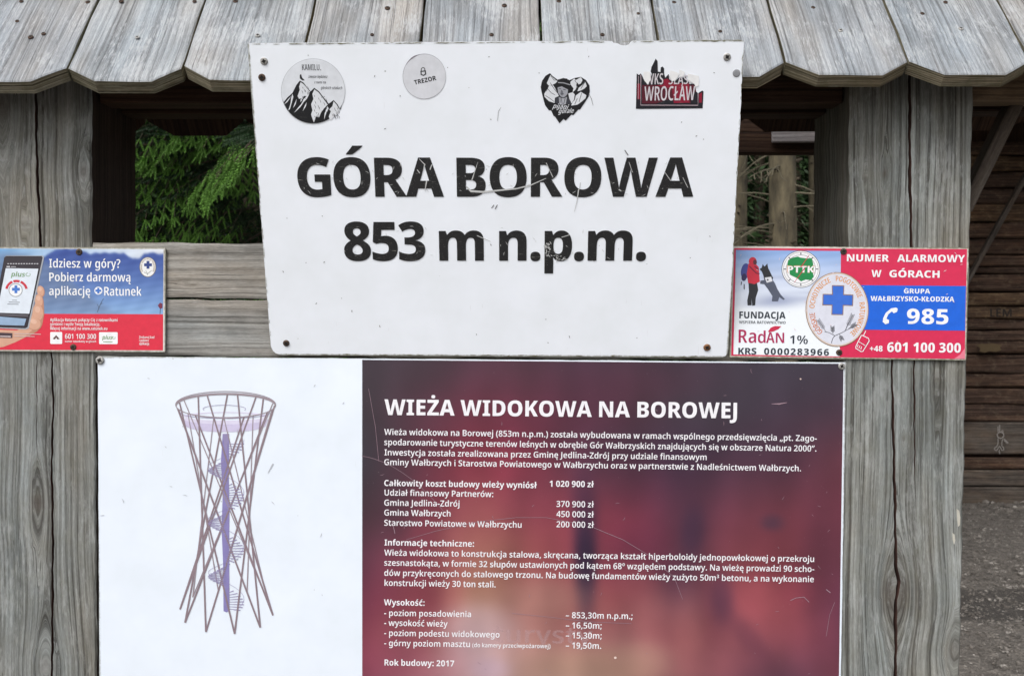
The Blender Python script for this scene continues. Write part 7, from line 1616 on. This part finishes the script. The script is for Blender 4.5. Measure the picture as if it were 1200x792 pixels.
# ------------------------------------------------------------------ the log shelter on the right
SY = 8.0
shelter = thing('log_shelter', (5.6, SY + .6, 0), 'dark brown wooden shelter with horizontal board wall behind the kiosk on the right', 'shelter')
rowsy = [165, 182, 201, 220, 238, 260, 280, 298, 312, 321, 342, 359, 374, 387, 400, 415, 438, 455, 474, 494]
def zrow(y): return P(1165, y, SY).z
r3 = random.Random(21)
for a, b in zip(rowsy[:-1], rowsy[1:]):
    z1, z0 = zrow(a), zrow(b)
    pr = r3.uniform(-.012, .012)
    beam('wall_board', (3.05, SY + .05 + pr, (z0 + z1) / 2), (8.2, SY + .05 + pr + r3.uniform(-.01, .01), (z0 + z1) / 2 + r3.uniform(-.006, .006)), z1 - z0 - .010, .09, (0, 0, 1), W_LOG[r3.choice((0, 0, 1))], shelter, bevel=.012, jit=.009, seg=16)
mt = W_LOG[2]
for (a, b, yo, m_) in ((494.6, 531, -.03, mt), (536, 549.5, .0, W_LOG[0]), (550.5, 569, -.015, mt), (570, 591.5, -.03, mt)):
    z1, z0 = zrow(a), zrow(b)
    beam('base_timber', (3.0, SY + .05 + yo, (z0 + z1) / 2), (8.25, SY + .05 + yo, (z0 + z1) / 2), z1 - z0, .11, (0, 0, 1), m_, shelter, bevel=.008, jit=.003, seg=6)
beam('base_timber', (3.0, SY + .09, .08), (8.25, SY + .09, .08), .2, .10, (0, 0, 1), W_LOG[0], shelter)
# dark void behind joints, side walls
beam('back_wall', (3.1, SY + .16, .02), (3.1, SY + .16, 3.1), .05, .05, (1, 0, 0), W_DARK, shelter)
for (xx) in (3.1, 8.1):
    for k in range(16):
        beam('side_board', (xx, SY + .12, .12 + k * .19), (xx, SY + 1.1, .12 + k * .19), .175, .08, (0, 0, 1), W_LOG[k % 2], shelter, bevel=.01)
for k in range(16):
    beam('rear_board', (3.1, SY + 1.1, .12 + k * .19), (8.1, SY + 1.1, .12 + k * .19), .175, .08, (0, 0, 1), W_LOG[k % 2], shelter, bevel=.01)
# liner right behind the front boards so that no light leaks through the joints
beam('wall_liner', (5.62, SY + .125, .03), (5.62, SY + .125, 3.1), 5.1, .02, (1, 0, 0), W_DARK, shelter)
# eave: boards running towards the camera, with a beam and struts
ez = zrow(165)
for k in range(36):
    x = 2.75 + k * .16
    a_ = Vector((x, SY - 1.15, ez - .04 + .12)); b_ = Vector((x, SY + 1.4, ez + 1.16))
    beam('roof_board', a_, b_, .155, .025, (1, 0, 0), W_DARK, shelter, bevel=.002)
beam('eave_beam', (2.8, SY - .30, ez + .16), (8.4, SY - .30, ez + .16), .14, .12, (0, 0, 1), W_DARK, shelter, bevel=.01)
for x in (3.75, 6.5):
    beam('strut', (x - .42, SY - .06, ez - 1.45), (x + .32, SY - .30, ez + .1), .035, .05, (1, 0, -.3), W_LOG[2], shelter, bevel=.006)
# bare yellow patch, carved letters and chalk doodle on the wall
SH = Sheet(P(1130, 500, SY - .04), P(1200, 500, SY - .04), P(1130, 400, SY - .04))
SHB = Sheet(P(1130, 500, SY - .037), P(1200, 500, SY - .037), P(1130, 400, SY - .037))
CH = print_mat((158, 152, 146), 0, .8)
dd_ = lambda p: cr(1130, 470, 11.31, p)
ring_ = ell(471, 447, 44, 40, n=18)
strokes(SH, shelter, [(dd_(ring_ + [ring_[0]]), .9), (dd_([(440, 405), (437, 330)]), .8), (dd_([(458, 400), (460, 310)]), .8), (dd_([(480, 395), (500, 385), (505, 410)]), .8), (dd_([(437, 492), (440, 540), (428, 590), (395, 615), (392, 640), (420, 650), (440, 620), (458, 590), (475, 620), (490, 650), (515, 640), (512, 615), (490, 590), (487, 550), (500, 500)]), .8),
                      (dd_([(510, 490), (575, 550), (560, 555), (515, 515)]), .8), (dd_([(455, 640), (452, 670), (465, 695)]), .8)], CH, h=.012, name='chalk_drawing', label='pale scratched doodle of a little figure')
shape(SH, shelter, [[(1143, 404.6), (1149, 402.4), (1154, 403.4), (1160, 402), (1168, 403.2), (1173, 404.6), (1170, 407), (1172, 410), (1166, 412.2), (1158, 411.2), (1153, 413), (1146, 411.6), (1148, 408)]], print_mat((88, 72, 48), 0, .9), h=.02, name='bare_patch')
text(SH, shelter, 'LEM', 'C', 1159, 371, 1184, 371, 9, print_mat((28, 24, 22), 0, .9), h=.02)

# ------------------------------------------------------------------ trees
def m_leaf(name, col, var=.35):
    N = Nodes(name)
    n = N.noise(N.n('NewGeometry').outputs['Position'], 9.0, 3.0, .6)
    N.set(N.b.inputs['Base Color'], N.mix(1.0, C4(col), N.ramp(n, [(0.3, 1 - var), (0.7, 1 + var)]), 'MULTIPLY'))
    N.b.inputs['Roughness'].default_value = .55
    N.b.inputs['Specular IOR Level'].default_value = .3
    return N.m
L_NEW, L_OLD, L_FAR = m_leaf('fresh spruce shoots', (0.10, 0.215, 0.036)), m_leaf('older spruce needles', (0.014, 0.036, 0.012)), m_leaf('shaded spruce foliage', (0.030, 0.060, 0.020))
def m_bark(name, c0, c1):
    N = Nodes(name); tc = N.n('TexCoord').outputs['Object']
    mp = N.n('Mapping', ins={'Vector': tc, 'Scale': (30, 30, 9)})
    a = N.noise(mp, 1.0, 5.0, .65); b = N.noise(tc, 6.0, 3.0, .6)
    c = N.ramp(a, [(.3, c0), (.65, c1)])
    c = N.mix(1.0, c, N.ramp(b, [(.3, .75), (.7, 1.2)]), 'MULTIPLY')
    N.set(N.b.inputs['Base Color'], c); N.b.inputs['Roughness'].default_value = .9
    N.bump(a, .8, .01)
    return N.m
BARK = m_bark('flaky spruce bark', lin((62, 56, 44)), lin((104, 95, 74)))
BARKD = m_bark('dark spruce bark', lin((50, 44, 36)), lin((84, 74, 58)))
TWIG = m_simple('dead grey twig', lin((92, 86, 70)), .9, var=.3)

def tube(pts, rad, n=8, V=None, F=None):
    b = len(V)
    m = len(pts)
    for i, p in enumerate(pts):
        p = Vector(p)
        d = (Vector(pts[min(m - 1, i + 1)]) - Vector(pts[max(0, i - 1)])).normalized()
        r = d.orthogonal().normalized(); s = d.cross(r)
        for k in range(n):
            a = 2 * math.pi * k / n
            V.append(tuple(p + (r * math.cos(a) + s * math.sin(a)) * rad[i]))
    for i in range(m - 1):
        for k in range(n):
            F.append((b + i * n + k, b + i * n + (k + 1) % n, b + (i + 1) * n + (k + 1) % n, b + (i + 1) * n + k))

def spray_mesh(name, seed, L=1.25):
    """one spruce branch along +X: stem, side twigs, shoots clothed in needles"""
    r = random.Random(seed)
    V, F, MI = [], [], []
    def stem(pts, r0, r1, m):
        f0 = len(F); tube(pts, [r0 + (r1 - r0) * i / (len(pts) - 1) for i in range(len(pts))], 4, V, F); MI.extend([m] * (len(F) - f0))
    def shoot(p, d, l, new):
        d = d.normalized(); q = d.orthogonal().normalized(); s = d.cross(q)
        n = int(l * 1000 / 1.9)
        for k in range(n):
            t = (k + r.random()) / n
            a = k * 2.4 + r.uniform(-.3, .3)
            out = q * math.cos(a) + s * math.sin(a)
            nl = (.018 if new else .015) * (1 - .35 * t) * r.uniform(.8, 1.15)
            base = p + d * (l * t)
            tip = base + ((out * .5 + d * .85) if new else (out * .8 + d * .62)).normalized() * nl
            side = d.cross(out).normalized() * (.0026 if new else .0018)
            b = len(V)
            mid = base * .45 + tip * .55
            V.extend([tuple(base), tuple(mid + side), tuple(tip), tuple(mid - side)])
            F.append((b, b + 1, b + 2, b + 3)); MI.append(0 if new else 1)
    def pos(t): return Vector((L * t, 0.05 * math.sin(t * 3 + seed), -.10 * t - .22 * t * t + .06 * t ** 4))
    stem([pos(i / 8) for i in range(9)], .008, .003, 2)
    nt = 15
    for i in range(nt):
        t = .16 + .84 * i / nt
        for s in (-1, 1):
            p = pos(t); ll = (.46 * (1 - t) ** .7 + .10) * r.uniform(.75, 1.15)
            d = Vector((.75, s * (.75), -.18 + r.uniform(-.12, .08))).normalized()
            def tp(u, p=p, d=d, ll=ll): return p + d * (ll * u) + Vector((0, 0, -.16 * ll * u * u * 2))
            stem([tp(0), tp(.5), tp(1)], .003, .0012, 2)
            ns = max(2, int(ll / .066))
            for k in range(ns):
                u = .12 + .88 * k / ns
                for s2 in (-1, 1):
                    new = u > .55 and t > .2 and r.random() < .85
                    e = (d * .8 + Vector((-d.y, d.x, 0)) * s2 * (.55 if new else .8) + Vector((0, 0, (-.85 if new else -.28) + r.uniform(-.3, .2)))).normalized()
                    shoot(tp(u), e, r.uniform(.07, .11), new)
            for q_ in (-.5, 0, .5): shoot(tp(1), (d + Vector((-d.y, d.x, 0)) * q_ + Vector((0, 0, -.75 + r.uniform(-.2, .2)))).normalized(), r.uniform(.07, .11), True)
            shoot(tp(.3), d, ll * .45, False)
    shoot(pos(1), Vector((1, 0, -.3)), .10, True)
    me = bpy.data.meshes.new(name); me.from_pydata(V, [], F)
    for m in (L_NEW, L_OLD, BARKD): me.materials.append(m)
    me.polygons.foreach_set('material_index', MI); me.update()
    return me
SPRAYS = [spray_mesh('spruce_branch', s) for s in (1, 2, 3)]

def trunk_part(parent, x, y, h, r0, mat, lean=(0, 0), knots=0, seed=0, z0=-.1):
    V, F = [], []
    n = 24; pts = []; rad = []
    r = random.Random(seed)
    for i in range(n + 1):
        t = i / n; z = z0 + (h - z0) * t
        pts.append((x + lean[0] * z + .012 * math.sin(z * 1.7 + seed), y + lean[1] * z + .01 * math.sin(z * 1.3), z)); rad.append(max(.012, r0 * (1 - t) ** .8 * (1 + .4 * math.exp(-z * 3)) + .004))
    tube(pts, rad, 16, V, F)
    return mesh_obj('trunk', V, F, mat, parent, smooth=True)

def near_spruce(x, y, h, seed, label, zmin, n, extra=(), sc=1.0, L=1.0):
    t = thing('spruce_tree', (x, y, 0), label, 'tree')
    trunk_part(t, x, y, h, .14, BARKD, seed=seed)
    r = random.Random(seed)
    k = 0
    def br(z, az, s, pitch=0):
        nonlocal k
        o = bpy.data.objects.new('branch', SPRAYS[k % 3]); k += 1
        COL.objects.link(o); o.parent = t
        o.location = (0, 0, z); o.rotation_euler = (r.uniform(-.25, .25), pitch + r.uniform(-.12, .12), az); o.scale = (s, s * r.uniform(.85, 1.1), s)
    for i in range(n):
        z = zmin + (h - .3 - zmin) * i / n
        s = L * (1.35 * (1 - z / h) + .12)
        br(z, i * 2.399 + r.uniform(-.3, .3), s, .05)
    for z, az, s, p in extra: br(z, az, s, p)
    return t

# spruce showing in the left gap
sx_, sy_ = P(345, 215, 4.5).x, 4.5
ex = []
r5 = random.Random(8)
for k in range(18):
    ex.append((1.5 + k * .085 + r5.uniform(-.03, .03), -math.pi / 2 - r5.uniform(.35, 1.25), r5.uniform(.62, .9), r5.uniform(-.05, .3)))
near_spruce(sx_, sy_, 7.5, 4, 'young spruce with bright green fresh shoots showing in the left gap of the kiosk', .5, 84, ex)

def bare_spruce(x, y, h, r0, seed, label, lean=(0, 0), twigs=16, tz=(1.4, 2.8), crown=True):
    t = thing('spruce_tree', (x, y, 0), label, 'tree')
    trunk_part(t, x, y, h, r0, BARK, lean=lean, seed=seed)
    r = random.Random(seed)
    # dead snags
    for i in range(twigs):
        z = tz[0] + (tz[1] - tz[0]) * i / twigs + r.uniform(-.03, .03)
        az = r.uniform(0, 6.28); L = r.uniform(.2, .5)
        V, F = [], []
        cx, cy = x + lean[0] * z, y + lean[1] * z
        d = Vector((math.cos(az), math.sin(az), r.uniform(-.1, .35)))
        dr = r.uniform(.2, .8)
        def pp(u): return Vector((cx, cy, z)) + d * (L * u) + Vector((0, 0, -dr * L * u * u))
        rr_ = r.uniform(.0035, .0065)
        tube([pp(u / 6) for u in range(7)], [rr_ * (1 - u / 7.5) for u in range(7)], 5, V, F)
        for j in range(r.randint(2, 6)):
            u = r.uniform(.25, .95); p0 = pp(u)
            e = (d + Vector((r.uniform(-.9, .9), r.uniform(-.9, .9), r.uniform(-.7, .3)))).normalized(); l2 = L * r.uniform(.15, .45)
            tube([p0, p0 + e * l2 * .5 + Vector((0, 0, -.02)), p0 + e * l2 + Vector((0, 0, -.1 * l2))], [rr_ * .45, rr_ * .35, rr_ * .15], 4, V, F)
        mesh_obj('dead_branch', V, F, TWIG, t)
    # stubs and knots
    V, F = [], []
    for i in range(60):
        z = r.uniform(.8, 3.4); az = r.uniform(0, 6.28)
        p = Vector((x + lean[0] * z, y + lean[1] * z, z)); d = Vector((math.cos(az), math.sin(az), .25))
        rr_ = r0 * (1 - z / h) ** .8
        tube([p + d * rr_ * .8, p + d * (rr_ + r.uniform(.004, .03))], [.008, .005], 6, V, F)
        b = len(V) - 6
        F.append(tuple(range(b, b + 6)))
    mesh_obj('branch_stub', V, F, BARKD, t)
    if crown:
        k = 0
        for i in range(46):
            z = h * .42 + (h * .57) * i / 46
            o = bpy.data.objects.new('branch', SPRAYS[i % 3]); COL.objects.link(o); o.parent = t
            o.location = (lean[0] * z, lean[1] * z, z); o.rotation_euler = (r.uniform(-.2, .2), .1, i * 2.399); s = 1.5 * (1 - z / h) + .15; o.scale = (s, s, s)
    return t
def tx(px, Y): return P(px, 235, Y).x
bare_spruce(tx(917, 4.6) - .0, 4.6, 9.0, .070, 31, 'bare spruce trunk with dead twigs, thicker one in the middle of the right gap', twigs=24, tz=(1.7, 2.6))
bare_spruce(tx(857, 5.4), 5.4, 10.0, .078, 32, 'spruce trunk half hidden by the right edge of the summit sign', lean=(.012, 0), twigs=16, tz=(1.6, 2.8))
bare_spruce(tx(957, 6.6) + .05, 6.6, 8.0, .028, 33, 'thin leaning spruce trunk beside the right post in the right gap', lean=(-.03, 0), twigs=10, tz=(1.6, 3.2))

# forest beyond: each tree is a trunk and a crown, crowns share four meshes
def crown_mesh(name, seed, h):
    r = np.random.default_rng(seed)
    n = 14000
    z = r.uniform(.04, 1, n) ** 1.05 * h
    az = r.uniform(0, 2 * np.pi, n)
    lob = 1 + .22 * np.sin(az * 5 + z * 3.1 + seed) + .18 * np.sin(z * 7.3 + seed)
    R = (1 - z / h) ** .85 * h * .24 * lob + .12
    rad = R * r.uniform(.15, 1, n) ** .6
    zz_ = z - rad * .35
    c = np.stack([rad * np.cos(az), rad * np.sin(az), zz_], 1)
    d = np.stack([np.cos(az) + r.normal(0, .35, n), np.sin(az) + r.normal(0, .35, n), -.45 + r.normal(0, .25, n)], 1)
    d /= np.linalg.norm(d, axis=1)[:, None]
    s = np.cross(d, r.normal(0, 1, (n, 3))); s /= np.linalg.norm(s, axis=1)[:, None]
    l = r.uniform(.08, .19, n)[:, None]; w = r.uniform(.009, .02, n)[:, None]
    V = np.concatenate([c, c + d * l * .5 + s * w, c + d * l, c + d * l * .5 - s * w], 0)
    i = np.arange(n)
    F = np.stack([i, i + n, i + 2 * n, i + 3 * n], 1)
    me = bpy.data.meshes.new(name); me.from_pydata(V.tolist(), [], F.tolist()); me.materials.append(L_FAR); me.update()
    return me
CROWNS = [(crown_mesh('crown', 40 + k, 9.0)) for k in range(4)]
V, F = [], []
tube([(0, 0, -.1), (0.02, 0, 3), (0, .02, 6), (0, 0, 9)], [.13, .095, .055, .01], 9, V, F)
TRK = bpy.data.meshes.new('trunk'); TRK.from_pydata(V, [], F); TRK.materials.append(BARKD); TRK.update()
r6 = random.Random(77)
spots = []
for Y, n, x0, x1 in ((6.4, 4, -4.2, .4), (8.2, 6, -5.5, 2.2), (10.5, 9, -7, 3.0), (13.0, 12, -9, 9), (14.6, 11, 0, 8), (17.6, 13, -1, 7), (24, 20, -8, 14), (16, 13, -11, 12), (20, 15, -14, 15)):
    for k in range(n): spots.append((x0 + (x1 - x0) * (k + .5) / n + r6.uniform(-.35, .35), Y + r6.uniform(-.5, .5)))
for k in range(6): spots.append((9.5 + r6.uniform(-.5, 3.5), 4 + k * 1.6)); spots.append((-7.5 + r6.uniform(-2.5, .5), 3 + k * 1.6))
for (x, y) in spots:
    if .2 < x < 11.5 and y < 13.6: continue
    t = thing('forest_tree', (x, y, 0), 'dark dense spruce standing in the forest behind the kiosk', 'tree', 'spruces of the forest behind the kiosk')
    s = r6.uniform(.85, 1.25)
    a = bpy.data.objects.new('trunk', TRK); COL.objects.link(a); a.parent = t; a.scale = (s, s, s)
    b = bpy.data.objects.new('crown', CROWNS[r6.randrange(4)]); COL.objects.link(b); b.parent = t
    b.rotation_euler = (0, 0, r6.uniform(0, 6.28)); b.scale = (s * r6.uniform(.9, 1.2), s * r6.uniform(.9, 1.2), s); b.location = (0, 0, .25)
